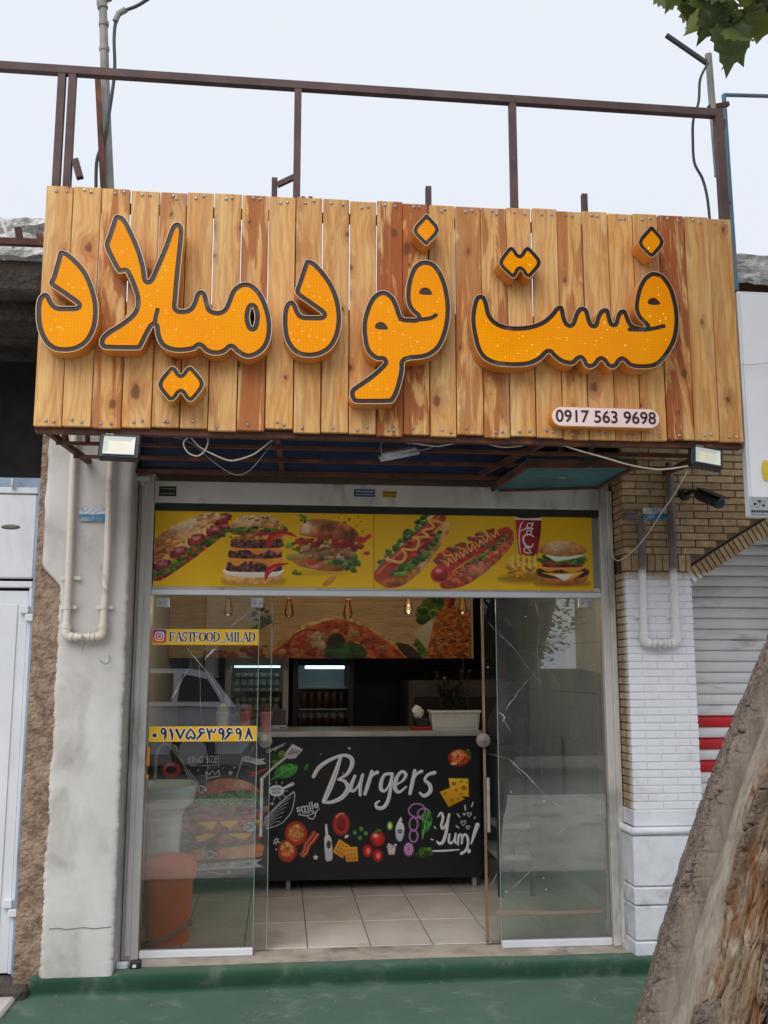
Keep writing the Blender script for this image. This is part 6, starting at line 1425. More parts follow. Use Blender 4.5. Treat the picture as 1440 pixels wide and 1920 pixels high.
A.poly([(555, 400), (605, 335), (690, 282), (800, 260), (940, 275), (1040, 322), (1088, 378), (960, 352), (800, 365), (690, 390)], (228, 110, 52), (180, 60, 26), nz=9, namp=.2, hl=(930, 310, 80, .7)); A.scat([(680, 300), (800, 270), (980, 300), (1040, 345), (800, 350)], 40, 5, 8, [(150, 60, 30), (246, 200, 140)], .7)
A.ell(595, 350, 58, 36, (214, 214, 222)); A.ring(595, 350, 58, 36, 7, (40, 38, 46)); A.ell(998, 656, 55, 44, (214, 214, 222)); A.ring(998, 656, 55, 44, 7, (40, 38, 46)); A.ell(670, 880, 68, 40, (190, 190, 200)); A.ring(670, 880, 68, 40, 7, (40, 38, 46))
A.poly([(520, 950), (600, 958), (800, 942), (1000, 930), (1102, 918), (1050, 950), (1110, 985), (1000, 990), (800, 1000), (560, 1015), (540, 985)], (206, 206, 214), (186, 186, 196), k=0)
A.line([(640, 255), (636, 205), (665, 228), (690, 195), (712, 226), (745, 192), (748, 240), (650, 256), (640, 255)], 8, Wh, k=0)
for (a0, b0) in (((672, 180), (678, 168)), ((704, 178), (706, 164)), ((738, 172), (744, 160)), ((772, 180), (784, 172)), ((600, 232), (614, 240))): A.line([a0, b0], 6, Wh)
A.line([(515, 157), (620, 155), (745, 148)], 5, Wh)
for (x, y, r) in ((838, 214, 24), (870, 170, 14), (575, 195, 12)): A.poly([(x + r * (1 if q % 2 == 0 else .42) * math.sin(q * math.pi / 5), y - r * (1 if q % 2 == 0 else .42) * math.cos(q * math.pi / 5)) for q in range(10)], Wh, k=0)
A.line([(888, 255), (938, 90)], 7, Wh); A.poly([(945, 75), (1020, 88), (1080, 100), (1130, 92), (1100, 115), (1135, 140), (1060, 150), (1000, 130), (940, 120)], (206, 206, 214), k=0)
A.line([(975, 200), (1020, 215), (1080, 205), (1140, 175)], [8, 22, 18, 5], (196, 50, 44)); A.line([(985, 240), (1040, 230), (1100, 200)], [5, 16, 6], (176, 40, 38))
A.line([(650, 1025), (700, 1030), (750, 1045), (790, 1040)], 8, (170, 170, 178)); A.ell(825, 1030, 18, 16, (130, 170, 90))
A.build('front_artwork', ct, .35, 1.2)
M_chalk = mat('chalk_white_ink', (224, 224, 234), (210, 210, 222), 30, rough=.6, bump=0); M_dk = mat('black_ink', (26, 25, 32), (26, 25, 32), 9, bump=0)
LYc = CY - .0012
def ctext(s, x, y, h, T, rot=0, w=None, m_=None, bold=.01): lettering(ct, s, T[0] + x * T[2], T[1] + y * T[2], h * T[2], LYc, (0, 0, 0), rot, w * T[2] if w else None, bold, 'lettering', m_ or M_chalk)
Ta, Tb = (480, 1360, .3194), (240, 1400, .2292)
ctext('smile', 302, 476, 42, Ta, .2, 128, bold=.02); ctext('more', 306, 508, 17, Ta, .15, 64, bold=.02); ctext('Gorgeous~', 120, 132, 26, Ta, .42, 118, bold=.02)
ctext('ROASTED', 120, 374, 13, Ta, 0, 54, M_dk); ctext('BACON', 120, 394, 13, Ta, 0, 44, M_dk); ctext('MUSTARD', 845, 622, 8, Ta, 0, 32, M_chalk)
ctext('KING SIZE!', 618, 105, 52, Tb, .03, 236, bold=.0); ctext('PARTY', 1003, 102, 26, Tb, -.12, 104, M_dk); ctext('ER', 592, 352, 44, Tb, 0, 72, M_dk, .03); ctext('Oh!', 1000, 654, 48, Tb, .08, 76, M_dk, .02); ctext('OMG', 668, 880, 46, Tb, .05, 100, M_dk, .02)
ctext('BIG - HOT - TASTY - GOURMET', 795, 967, 34, Tb, .035, 450, M_dk, .01)

# ------------------------------------------------------------------ wall panel with pizza picture
MY = 2.25
mz0, mz1 = PY(700, 1234, MY)[2], 2.40; mx0, mx1 = IX0 + .005, PY(886, 1180, MY)[0]
mp = thing('pizza_mural', (.3, MY, mz0), 'wood toned wall panel picturing pizza and fried chicken above the fridges', 'mural')
B().box(mx0, mx1, MY + .003, MY + .05, mz0, mz1).build('panel', M_blk, mp); B().box(mx1 - .01, mx1 + .004, MY - .002, MY + .0025, mz0 - .002, mz1).build('edge_trim', M_plain, mp)
A = Paint(mx0, mx1 - .011, mz0, mz1, MY, .0038, (206, 172, 126), (480, 1090, .3194))
f = fbm(A.px / 34, A.py / 1.6, 7); g = fbm(A.px / 9, A.py / .7, 8); A.c *= (.72 + .36 * f + .2 * g)[:, None]
A.poly([(-40, 620), (60, 440), (140, 350), (260, 262), (400, 215), (500, 205), (600, 235), (720, 300), (830, 370), (905, 450), (960, 620)], (226, 186, 130), (200, 140, 80), nz=8, namp=.3)
A.poly([(0, 620), (90, 440), (170, 360), (290, 280), (420, 232), (520, 228), (620, 262), (740, 330), (830, 400), (880, 460), (930, 620)], (196, 76, 40), (176, 56, 30), nz=9, namp=.9, nc=(228, 130, 66))
A.scat([(100, 445), (200, 350), (420, 250), (560, 250), (760, 360), (860, 445)], 170, 8, 26, [(206, 80, 46), (226, 130, 70), (170, 44, 30), (236, 176, 120), (190, 66, 40)], .7)
A.scat([(320, 330), (370, 290), (410, 340), (400, 400), (330, 410)], 26, 12, 26, [(236, 214, 180), (214, 180, 140)], .8)
A.line([(185, 385), (220, 320), (290, 285), (365, 290)], 7, (50, 24, 18)); A.poly([(415, 370), (440, 320), (480, 302), (515, 325), (520, 380), (460, 420)], (40, 26, 34), (22, 16, 22)); A.poly([(400, 400), (460, 370), (560, 360), (632, 385), (640, 450), (520, 500), (420, 450)], (34, 84, 40), (16, 50, 26), nz=10, namp=.5)
A.line([(420, 400), (500, 410), (620, 430)], 4, (90, 140, 80), alpha=.7); A.poly([(820, 365), (900, 375), (960, 430), (980, 470), (900, 460)], (70, 46, 34), (50, 34, 26))
A.leafy([(990, 90), (1110, 85), (1100, 150), (1040, 215), (950, 250), (960, 190)], 46, 18, 40); A.leafy([(930, 340), (1000, 380), (1010, 450), (960, 420)], 20, 12, 26)
A.poly([(922, 300), (1042, 215), (1030, 330), (1004, 405)], (228, 220, 196), (206, 196, 168), k=0)
A.poly([(1000, 460), (1040, 260), (1090, 160), (1140, 130), (1200, 160), (1290, 180), (1320, 300), (1300, 520), (1000, 500)], (204, 110, 46), (176, 80, 30), nz=6, namp=1.0, nc=(236, 160, 80))
A.scat([(1020, 450), (1060, 260), (1130, 150), (1280, 190), (1280, 450)], 240, 6, 18, [(226, 140, 66), (190, 92, 36), (240, 170, 96), (160, 70, 28)], .5); A.scat([(1100, 90), (1180, 80), (1190, 140), (1130, 140)], 12, 12, 22, [(190, 50, 34), (226, 90, 60)], .8)
A.scat([(-320, 420), (-100, 400), (60, 380), (40, 450), (-300, 470)], 40, 12, 30, [(206, 110, 60), (190, 80, 46)], .6)
for k in range(7): A.line([(-60 + k * 12, 300 - k * 8), (20 + k * 10, 280 - k * 10), (100, 232 + k * 6)], 5, (44, 58, 34))
A.scat([(10, 120), (60, 150), (90, 230), (20, 260), (-40, 220)], 16, 12, 26, [(70, 76, 66), (50, 60, 50), (90, 96, 80)], .6)
A.build('print', mp, .45)

# ------------------------------------------------------------------ pendant bulbs
M_wood_h = mat('dark_wood_holder', (110, 66, 44), (84, 48, 32), 20, rough=.5); M_bulb = None
m, ns, ls = newmat('amber_bulb_glass'); tr = N(ns, 'ShaderNodeBsdfTransparent'); tr.inputs[0].default_value = (.92, .80, .62, 1); gl = N(ns, 'ShaderNodeBsdfGlossy'); gl.inputs['Roughness'].default_value = .03; fr_ = N(ns, 'ShaderNodeFresnel'); fr_.inputs[0].default_value = 1.7; ms = N(ns, 'ShaderNodeMixShader')
ls.new(mathn(ns, ls, 'MULTIPLY', fr_.outputs[0], 1.6, True), ms.inputs[0]); ls.new(tr.outputs[0], ms.inputs[1]); ls.new(gl.outputs[0], ms.inputs[2]); o = N(ns, 'ShaderNodeOutputMaterial'); ls.new(ms.outputs[0], o.inputs[0]); M_bulb = m
M_fil = emis('glowing_filament', (255, 176, 70), .3)
def bulb(px, py, dark, label):
    Y = 1.0; p = PY(px, py, Y); t = thing('pendant_bulb', (p[0], Y, p[2]), label, 'light bulb', 'bulbs hanging behind the transom')
    B().tube([(p[0], Y, p[2] + .13), (p[0], Y, IZ1)], .003, 6).build('cord', M_black, t)
    B().lathe([(.016, .125), (.022, .12), (.022, .085), (.018, .08)], p, 14).build('holder', M_wood_h if dark else M_refl, t)
    B().lathe([(.013, .078), (.014, .06), (.026, .01), (.030, -.012), (.024, -.032), (.008, -.042)], p, 16).build('glass', M_bulb, t)
    b = B()
    for q in range(4): a = q * 1.57; b.tube([(p[0] + .005 * math.cos(a), Y + .005 * math.sin(a), p[2] + .06), (p[0] + .013 * math.cos(a), Y + .013 * math.sin(a), p[2] - .012)], .0012, 4)
    b.build('filament', M_fil, t)
    ld_ = bpy.data.lights.new('bulb_light', 'POINT'); ld_.energy = 1.7; ld_.color = (1, .86, .68); ld_.shadow_soft_size = .003
    lo_ = bpy.data.objects.new('bulb_light', ld_); COL.objects.link(lo_); lo_.parent = t; lo_.location = (0, 0, .01)
for px, py, dk, lb_ in ((542, 1146, 1, 'bare bulb with dark holder, nearest the stickered glass'), (652, 1148, 1, 'bare bulb with dark holder hanging over the pizza picture'), (766, 1140, 0, 'amber bulb with white holder hanging between pizza and chicken picture'), (867, 1140, 0, 'amber bulb with white holder in front of the fried chicken picture'), (428, 1142, 0, 'bulb hanging behind the stickered glass panel')): bulb(px, py, dk, lb_)

# ------------------------------------------------------------------ fridges and their contents
FY = 2.62
M_shelf = mat('fridge_shelf', (190, 196, 200), (176, 182, 188), 6, rough=.3, bump=0); M_fin = mat('white_fridge_lining', (206, 212, 216), (196, 202, 208), 3, rough=.4, bump=0)
m, ns, ls = newmat('fridge_glass'); tr = N(ns, 'ShaderNodeBsdfTransparent'); tr.inputs[0].default_value = (.93, .95, .95, 1); gl = N(ns, 'ShaderNodeBsdfGlossy'); gl.inputs['Roughness'].default_value = .02; ms = N(ns, 'ShaderNodeMixShader'); ms.inputs[0].default_value = .05
ls.new(tr.outputs[0], ms.inputs[1]); ls.new(gl.outputs[0], ms.inputs[2]); o = N(ns, 'ShaderNodeOutputMaterial'); ls.new(ms.outputs[0], o.inputs[0]); M_fglass = m
def fridge(xa, xb, label, mf, zs_, tube):
    t = thing('drinks_fridge', ((xa + xb) / 2, FY, FL), label, 'fridge'); H_ = 1.62; d = .48; w = .045
    for (a, b_, c_, e, z0, z1, nm) in ((xa, xa + w, FY, FY + d, FL, H_, 'side'), (xb - w, xb, FY, FY + d, FL, H_, 'side'), (xa + w + .001, xb - w - .001, FY, FY + d, H_ - .11, H_, 'head'), (xa + w + .001, xb - w - .001, FY, FY + d, FL, .45, 'base')): B().box(a, b_, c_, e, z0, z1, .004).build(nm, mf, t)
    B().box(xa + w + .001, xb - w - .001, FY + d - .02, FY + d - .002, .451, H_ - .111).build('lining', M_fin, t)
    for z in zs_: B().box(xa + w + .002, xb - w - .002, FY + .04, FY + d - .022, z - .010, z).build('shelf', M_shelf, t)
    B().add([(xa + w, FY + .012, .451), (xb - w, FY + .012, .451), (xb - w, FY + .012, H_ - .111), (xa + w, FY + .012, H_ - .111)], [(0, 1, 2, 3)]).build('door_glass', M_fglass, t, fix=False)
    B().box(xa + w + .01, xa + w + .025, FY - .03, FY - .002, .85, 1.12, .003).build('handle', M_black, t)
    if tube: B().tube([(xa + w + .05, FY + .03, H_ - .125), (xb - w - .03, FY + .03, H_ - .125)], .011, 10).build('tube_light', emis('fridge_tube', (190, 240, 250), 5.0), t)
    else: B().tube([(xa + w + .02, FY + .05, H_ - .12), (xb - w - .02, FY + .05, H_ - .12)], .008, 8).build('tube_light', emis('fridge_tube_soft', (214, 240, 245), 1.6), t)
    return t
fx = [PY(px, 1300, FY)[0] for px in (421, 541, 548, 664)]
fridge(fx[0], fx[1], 'silver framed glass fridge with cups and blue bottles behind the counter', M_alu, (.86, 1.14, 1.325), False)
fridge(fx[2], fx[3], 'black glass door fridge with lit tube behind the counter', M_black, (.70, 1.03, 1.185, 1.345), True)
M_cupw = mat('white_cup_plastic', (226, 232, 228), (210, 218, 212), 9, rough=.4, bump=0); M_cupg = mat('green_cup_band', (48, 124, 92), (60, 150, 110), 30, rough=.4, bump=0); M_water = mat('blue_bottle', (70, 120, 196), (120, 160, 214), 14, rough=.2, bump=0); M_cola = mat('dark_drink_bottle', (56, 40, 36), (90, 60, 46), 10, rough=.2, bump=0); M_cap = mat('bottle_cap', (60, 110, 170), (60, 110, 170), 9, bump=0)
def clone(proto, locs, label, group, name, cat):
    for k, l in enumerate(locs):
        o = proto if k == 0 else copy_tree(proto); o.location = l; tag(o, label, cat, group)
wI = (fx[0] + .06, fx[1] - .06)
t = thing('yogurt_cup', (0, 0, 0), 'x x x x', 'cup'); B().lathe([(.017, 0), (.021, .05)], (0, 0, 0), 12).build('cup', M_cupw, t); B().lathe([(.0222, .054), (.0222, .060)], (0, 0, 0), 12).build('lid', M_cupw, t); B().lathe([(.0188, .012), (.0212, .036)], (0, 0, 0), 12).build('band', M_cupg, t)
for r_, (z, row_) in enumerate(((1.14, 'lower row on the middle shelf'), (1.205, 'upper row on the middle shelf'), (1.325, 'lower row on the top shelf'), (1.39, 'upper row on the top shelf'))):
    tt_ = t if r_ == 0 else copy_tree(t)
    clone(tt_, [(wI[0] + .03 + i * (wI[1] - wI[0] - .06) / 6.0, FY + .09, z + .001) for i in range(7)], 'white cup with green band, ' + row_ + ' of the silver fridge', 'cups in the fridge', 'yogurt_cup', 'cup')
t = thing('water_bottle', (0, 0, 0), 'x x x x', 'bottle'); B().lathe([(.026, 0), (.027, .02), (.025, .10), (.027, .16), (.012, .205), (.012, .215)], (0, 0, 0), 12).build('body', M_water, t); B().lathe([(.013, .216), (.013, .236)], (0, 0, 0), 10).build('cap', M_cap, t)
clone(t, [(wI[0] + .03 + i * (wI[1] - wI[0] - .06) / 6.0, FY + .09, .861) for i in range(7)], 'blue water bottle on the lower shelf of the silver framed fridge', 'water bottles in the fridge', 'water_bottle', 'bottle')
wI = (fx[2] + .06, fx[3] - .06)
t = thing('soda_can', (0, 0, 0), 'x x x x', 'can'); B().lathe([(.024, 0), (.028, .006), (.028, .105), (.024, .115)], (0, 0, 0), 12).build('body', M_cola, t); B().lathe([(.0235, .1155), (.022, .119)], (0, 0, 0), 12).build('lid', M_alu, t)
for r_, (z, row_) in enumerate(((1.03, 'lower'), (1.185, 'middle'))):
    tt_ = t if r_ == 0 else copy_tree(t)
    clone(tt_, [(wI[0] + .03 + i * (wI[1] - wI[0] - .06) / 5.0, FY + .10, z + .001) for i in range(6)], 'dark drink can on the ' + row_ + ' shelf of the black fridge', 'drink cans in the black fridge', 'soda_can', 'can')
# dark hood block beside the fridges
hd = thing('grill_cabinet', (1.2, 2.35, FL), 'dark grey metal cabinet behind the white planter', 'cabinet')
hx0, hx1 = PY(766, 1300, 2.3)[0], PY(900, 1300, 2.3)[0]; hz = PY(800, 1275, 2.3)[2]
B().box(hx0, 1.83, 2.3, 2.9, FL, hz, .006).build('body', mat('dark_grey_steel', (92, 90, 96), (78, 76, 82), 4, rough=.5, metal=.2), hd); B().box(hx0 + .04, 1.8, 2.29, 2.2985, .5, hz - .12, .004).build('door', M_blackwall, hd)
for k in range(14): z = hz + .02 + k * .032; B().box(hx0 + .3, 1.83, 3.08, 3.13, z, z + .024, .002).build('slat', M_blackwall, hd) if z < 1.56 else None

# ------------------------------------------------------------------ things on the counter
ztop = zt + .032
M_planter = mat('white_plastic_planter', (232, 232, 232), (220, 220, 220), 6, rough=.45, bump=.02)
a, c_ = PY(806, 1368, 1.5), PY(897, 1368, 1.5); pw = c_[0] - a[0]; ph = .125
plnt = thing('flower_trough', ((a[0] + c_[0]) / 2, 1.5, ztop), 'white ribbed trough with small shrub on the counter end', 'planter')
b = B(); b.add([(a[0] + .012, 1.44, ztop), (c_[0] - .012, 1.44, ztop), (c_[0], 1.43, ztop + ph), (a[0], 1.43, ztop + ph), (a[0] + .012, 1.56, ztop), (c_[0] - .012, 1.56, ztop), (c_[0], 1.57, ztop + ph), (a[0], 1.57, ztop + ph)], [(0, 1, 2, 3), (5, 4, 7, 6), (4, 0, 3, 7), (1, 5, 6, 2), (4, 5, 1, 0)]); b.build('trough', M_planter, plnt)
B().box(a[0] - .006, c_[0] + .006, 1.421, 1.579, ztop + ph - .016, ztop + ph, .003).build('lip', M_planter, plnt)
for k in range(14): x = a[0] + .022 + k * (pw - .044) / 13; B().bar((x, 1.436, ztop + .02), (x, 1.430, ztop + ph - .018), .008).build('rib', M_planter, plnt)
B().box(a[0] + .006, c_[0] - .006, 1.436, 1.564, ztop + ph + .0005, ztop + ph + .004).build('soil', M_dark, plnt)
M_leaf2 = mat('dark_shrub_leaf', (64, 78, 44), (44, 58, 34), 40, rough=.5, bump=0)
b = B(); lv = B(); random.seed(5)
for k in range(16):
    x = a[0] + .06 + random.random() * (pw - .12); base = np.array([x, 1.5, ztop + ph]); tip = base + np.array([random.uniform(-.10, .10), random.uniform(-.05, .05), random.uniform(.10, .26) if k else .36])
    pts = spline([base, (base + tip) / 2 + np.array([random.uniform(-.02, .02), 0, .02]), tip], 5); b.tube(pts, .0025, 5)
    for p in pts[1:]:
        for q in range(3 if k else 2):
            d = np.array([random.uniform(-1, 1), random.uniform(-1, 1), random.uniform(-.3, .8)]); d /= np.linalg.norm(d); s_ = np.cross(d, (0, 0, 1)); s_ /= np.linalg.norm(s_) + 1e-6; l = random.uniform(.026, .044)
            lv.add([p, p + d * l * .5 + s_ * l * .28, p + d * l, p + d * l * .5 - s_ * l * .28], [(0, 1, 2, 3)])
b.build('stem', M_rust2, plnt); lv.build('foliage', M_leaf2, plnt)['kind'] = 'stuff'
tb = thing('tissue_box', (1.0, 1.5, ztop), 'crumpled white tissue sticking out of a dark box on the counter', 'tissue box')
p = PY(789, 1366, 1.5); B().box(p[0] - .03, p[0] + .05, 1.47, 1.55, ztop + .022, ztop + .075, .006).build('box', M_black, tb)
b = B(); n = 12; vs = []
for j in range(5):
    for i in range(n): t_ = 2 * math.pi * i / n; r = (.012, .026, .034, .022, .004)[j] * (1 + .4 * math.sin(3 * t_ + j)); vs.append((p[0] - .01 + r * math.cos(t_) - .006 * j, 1.51 + r * .6 * math.sin(t_), ztop + .07 + (.0, .02, .045, .07, .082)[j] + .008 * math.sin(2 * t_ + j)))
b.add(vs, [(j * n + i, j * n + (i + 1) % n, (j + 1) * n + (i + 1) % n, (j + 1) * n + i) for j in range(4) for i in range(n)], False); b.build('tissue', M_planter, tb)
top('red_tray', B().box(p[0] - .06, p[0] + .065, 1.455, 1.57, ztop, ztop + .021, .005), mat('red_plastic', (176, 44, 44), (156, 34, 36), 9, rough=.4, bump=0), 'small red tray under the tissue box on the counter', 'tray')
M_pinkc = mat('pink_paper_cup', (226, 150, 160), (216, 138, 150), 9, rough=.5, bump=0); M_choc = mat('brown_scoop', (96, 60, 50), (76, 44, 38), 40, rough=.6, bump=.4); M_mint = mat('mint_scoop', (170, 196, 150), (150, 180, 130), 40, rough=.6, bump=.4)
def icecup(px, Y, mc, msc, label, h=.115, rb=.028, rt=.040):
    p = PY(px, 1380, Y); t = thing('ice_cream_cup', (p[0], Y, ztop), label, 'cup'); B().lathe([(rb, 0), (rt, h), (rt + .003, h + .002), (rt, h + .006)], (p[0], Y, ztop), 18).build('cup', mc, t)
    B().lathe([(rt * .85, h), (rt * .92, h + .018), (rt * .7, h + .042), (rt * .25, h + .056), (.001, h + .058)], (p[0], Y, ztop), 16).build('scoop', msc, t)
icecup(498, 1.42, M_pinkc, M_choc, 'pink cup with brown scoop standing by the lock disc'); icecup(459, 1.50, M_pinkc, M_choc, 'pink cup with brown scoop behind the stickered glass'); icecup(416, 1.46, M_planter, M_mint, 'white cup with pale green scoop behind the stickered glass')
ps = thing('card_terminal', (.0, 1.6, ztop), 'black card terminal with pale base on the counter', 'card terminal'); p = PY(524, 1366, 1.6)
B().box(p[0] - .055, p[0] + .045, 1.58, 1.66, ztop, ztop + .028, .004).build('base', M_shelf, ps); B().prismx([(1.585, ztop + .03), (1.655, ztop + .03), (1.665, ztop + .12), (1.62, ztop + .125)], p[0] - .05, p[0] + .04).build('screen', M_black, ps)
for q in (0, 1): B().lathe([(.006, 0), (.006, -.003)], (p[0] + .01 + q * .02, 1.58, ztop + .014), 10, 'y').build('button', M_black, ps)

# ------------------------------------------------------------------ wash basin, orange bin
M_cer = mat('mint_white_ceramic', (222, 234, 228), (212, 226, 220), 2, rough=.12, bump=0)
sk = thing('wash_basin', (-.58, .62, FL), 'pale mint pedestal wash basin behind the glass panel', 'wash basin')
zs0 = PY(320, 1515, .45)[2]; zs1 = PY(320, 1478, .45)[2]
xa, xb = -.795, PY(363, 1490, .45)[0]; ym = .66; cxm, hwk = (xa + xb) / 2, (xb - xa) / 2
b = B(); n = 28; vs = []
for (k, (s_, z)) in enumerate(((.30, zs0 - .09), (.55, zs0 - .05), (.93, zs0 + .01), (1.0, zs1 - .03), (1.0, zs1), (.92, zs1 + .004), (.84, zs1 - .012), (.5, zs1 - .09), (.1, zs1 - .11))):
    for i in range(n): t_ = 2 * math.pi * i / n; cx_, sy_ = math.cos(t_), math.sin(t_); q = (abs(cx_) ** 3.4 + abs(sy_) ** 3.4) ** (-1 / 3.4); vs.append((cxm + hwk * s_ * cx_ * q, ym + .22 * s_ * sy_ * q, z))
b.add(vs, [(j * n + i, j * n + (i + 1) % n, (j + 1) * n + (i + 1) % n, (j + 1) * n + i) for j in range(8) for i in range(n)], True); b.add(vs[-n:], [tuple(range(n))]); b.build('basin', M_cer, sk)
B().lathe([(.105, 0), (.098, .03), (.088, .15), (.086, .34), (.098, zs0 - FL - .06), (.115, zs0 - FL - .03)], (cxm + .005, ym - .01, FL), 22, 'z', 1.0, .9).build('pedestal', M_cer, sk)
B().tube(spline([(cxm - .07, ym + .16, zs1), (cxm - .065, ym + .15, zs1 + .14), (cxm - .03, ym + .10, zs1 + .20), (cxm + .04, ym + .03, zs1 + .20), (cxm + .06, ym + .01, zs1 + .17)], 6), .009, 10).build('tap', M_steel, sk)
bn = thing('orange_bin', (-.545, .30, FL), 'orange plastic bin with lid behind the glass panel', 'bin')
M_or = mat('orange_plastic', (255, 108, 16), (246, 96, 12), 3, rough=.4, bump=.02, grime=(200, 80, 20), gamt=.2)
bx = (-.652 - .425) / 2; bh = PY(310, 1640, .19)[2] - FL
def sq_lathe(b, prof, c, n=32, pw=4.0, sy=.9):
    vs = []
    for r, h in prof:
        for i in range(n): t_ = 2 * math.pi * i / n; cx_, s_ = math.cos(t_), math.sin(t_); q = (abs(cx_) ** pw + abs(s_) ** pw) ** (-1 / pw); vs.append((c[0] + r * cx_ * q, c[1] + r * sy * s_ * q, c[2] + h))
    b.add(vs, [(j * n + i, j * n + (i + 1) % n, (j + 1) * n + (i + 1) % n, (j + 1) * n + i) for j in range(len(prof) - 1) for i in range(n)], True); b.add(vs[:n], [tuple(range(n))[::-1]]); b.add(vs[-n:], [tuple(range(n))]); return b
sq_lathe(B(), [(.100, .0), (.104, .012), (.118, bh - .02), (.119, bh)], (bx, .30, FL)).build('body', M_or, bn)
sq_lathe(B(), [(.126, bh - .035), (.133, bh - .03), (.133, bh + .02), (.128, bh + .03), (.120, bh + .035), (.110, bh + .065), (.03, bh + .085), (.001, bh + .086)], (bx, .30, FL)).build('lid', M_or, bn)
p, q = PY(268, 1773, .175), PY(356, 1730, .175); B().tube(spline([p, (p + q) / 2 + np.array([0, -.01, -.012]), q], 6), .006, 8).build('bail_handle', M_grey, bn); B().lathe([(.014, 0), (.014, -.01), (.006, -.013)], (q[0], .178, q[2]), 12, 'y').build('pivot', M_grey, bn)

# ------------------------------------------------------------------ right side of the room
tbk = thing('metal_side_table', (1.42, 1.2, FL), 'black metal side table with shelves behind the hazy glass', 'table')
tx0, tx1 = PY(905, 1500, 1.1)[0] + .10, PY(995, 1500, 1.1)[0]
for x in (tx0, tx1):
    for y in (1.1, 1.62): B().box(x - .014, x + .014, y - .014, y + .014, FL, .98, .002).build('leg', M_black, tbk)
for z in (.34, .52, .98): B().box(tx0 - .012, tx1 + .012, 1.088, 1.632, z, z + .03, .004).build('shelf', M_grey if z < .9 else M_black, tbk)
B().box(tx0 + .02, tx1 - .02, 1.15, 1.6, .551, .93, .01).build('drawer_box', M_blackwall, tbk)
top('black_bag', B().lathe([(.06, 0), (.11, .03), (.12, .14), (.07, .24), (.03, .30)], (tx1 - .1, 1.3, 1.011), 16), M_black, 'black bag on the side table behind the hazy glass', 'bag')
wl = thing('wall_lamp', PX(1042, 1216, IX1), 'blue and white cone wall lamp on the pale tiled wall', 'wall lamp')
pc_ = PX(1036, 1205, IX1 - .05); pd = PX(1048, 1240, IX1 - .05); ax = (pd - pc_) / np.linalg.norm(pd - pc_)
M_bl = mat('blue_enamel', (58, 96, 128), (46, 80, 110), 8, rough=.3, bump=0)
B().tube([pc_ - ax * .05, pc_ - ax * .045, pc_, pc_ + ax * .01], [.025, .035, .035, .045], 16).build('cap', M_bl, wl); B().tube([pc_ + ax * .011, pc_ + ax * .09, pc_ + ax * .15], [.045, .07, .085], 18).build('shade', mat('pale_teal_shade', (176, 196, 196), (156, 180, 182), 6, rough=.4, bump=0), wl)
B().tube([pc_, pc_ + np.array([.05, 0, .02])], .01, 8).build('arm', M_steel, wl)
b = B(); p0 = PX(1022, 1228, IX1 - .06)
for k in range(7): d = np.array([0, -math.cos(k * 1.2) * .05, math.sin(k * 1.7) * .06]); c0 = p0 + d; s_ = np.array([.0, .018, .012]); b.add([c0, c0 + s_, c0 + np.array([0.01, .01, -.05]), c0 - s_ * .8], [(0, 1, 2, 3)])
b.build('leaf_ornament', M_leaf2, wl)
p, q = PX(1055, 1382, IX1 - .012), PX(1058, 1490, IX1 - .012); top('reflection_strip', B().box(IX1 - .016, IX1 - .004, p[1] - .02, p[1] + .02, q[2], p[2], .003), mat('brown_reflection', (120, 96, 76), (100, 78, 60), 9, rough=.6), 'narrow brown batten built as a strip on the pale tiled wall', 'reflection')  # solid brown strip stands in for a reflection in the glass

# ================================================================== tree in front
m, ns, ls = newmat('tree_bark'); M_bark = m
at = N(ns, 'ShaderNodeAttribute', attribute_name='bark_kind'); at2 = N(ns, 'ShaderNodeAttribute', attribute_name='rot_kind'); v = posnode(ns, ls, (1, 1, .55))
f1, n1 = noise_fac(ns, ls, v, 34, 8, .3, .7, .5); f3, n3 = noise_fac(ns, ls, v, 150, 5, .35, .7); f6, _ = noise_fac(ns, ls, v, 9, 5, .35, .65)
c = mixc(ns, ls, f1, L4((122, 108, 98)), L4((78, 67, 62))); c = mixc(ns, ls, mathn(ns, ls, 'MULTIPLY', f3, .5), c, L4((164, 150, 136))); c = mixc(ns, ls, mathn(ns, ls, 'MULTIPLY', f6, .45), c, L4((92, 82, 80)))
f2, _ = noise_fac(ns, ls, posnode(ns, ls, (26, 26, 3.2)), 1.0, 7, .35, .7, .6)
wd = mixc(ns, ls, f2, L4((158, 150, 138)), L4((126, 114, 102)))
f5, n5 = noise_fac(ns, ls, posnode(ns, ls, (70, 70, 5)), 1.0, 6, .45, .75); wd = mixc(ns, ls, mathn(ns, ls, 'MULTIPLY', f5, .55), wd, L4((118, 102, 90)))
f4, _ = noise_fac(ns, ls, posnode(ns, ls, (16, 16, 3.4)), 1.0, 8, .46, .64, 1.0); rt = mixc(ns, ls, f4, L4((134, 118, 98)), L4((120, 80, 50))); f7, _ = noise_fac(ns, ls, posnode(ns, ls, (20, 20, 4.5)), 1.0, 8, .52, .66, 1.0); rt = mixc(ns, ls, mathn(ns, ls, 'MULTIPLY', f7, .8), rt, L4((96, 84, 80)))
f8, _ = noise_fac(ns, ls, posnode(ns, ls, (16, 16, 4)), 1.0, 7, .56, .66, .8); rt = mixc(ns, ls, mathn(ns, ls, 'MULTIPLY', f8, .8), rt, L4((160, 150, 134)))
wd = mixc(ns, ls, at2.outputs['Fac'], wd, rt); c = mixc(ns, ls, at.outputs['Fac'], c, wd)
finish(m, ns, ls, c, .9, 0, mathn(ns, ls, 'ADD', n1, mathn(ns, ls, 'MULTIPLY', n3, .6)), .6, .006, .2)
tr_ = thing('street_tree', (1.42, -2.35, G), 'leaning street tree with peeling bark in front of the roller shutter', 'tree')
TY = -2.4
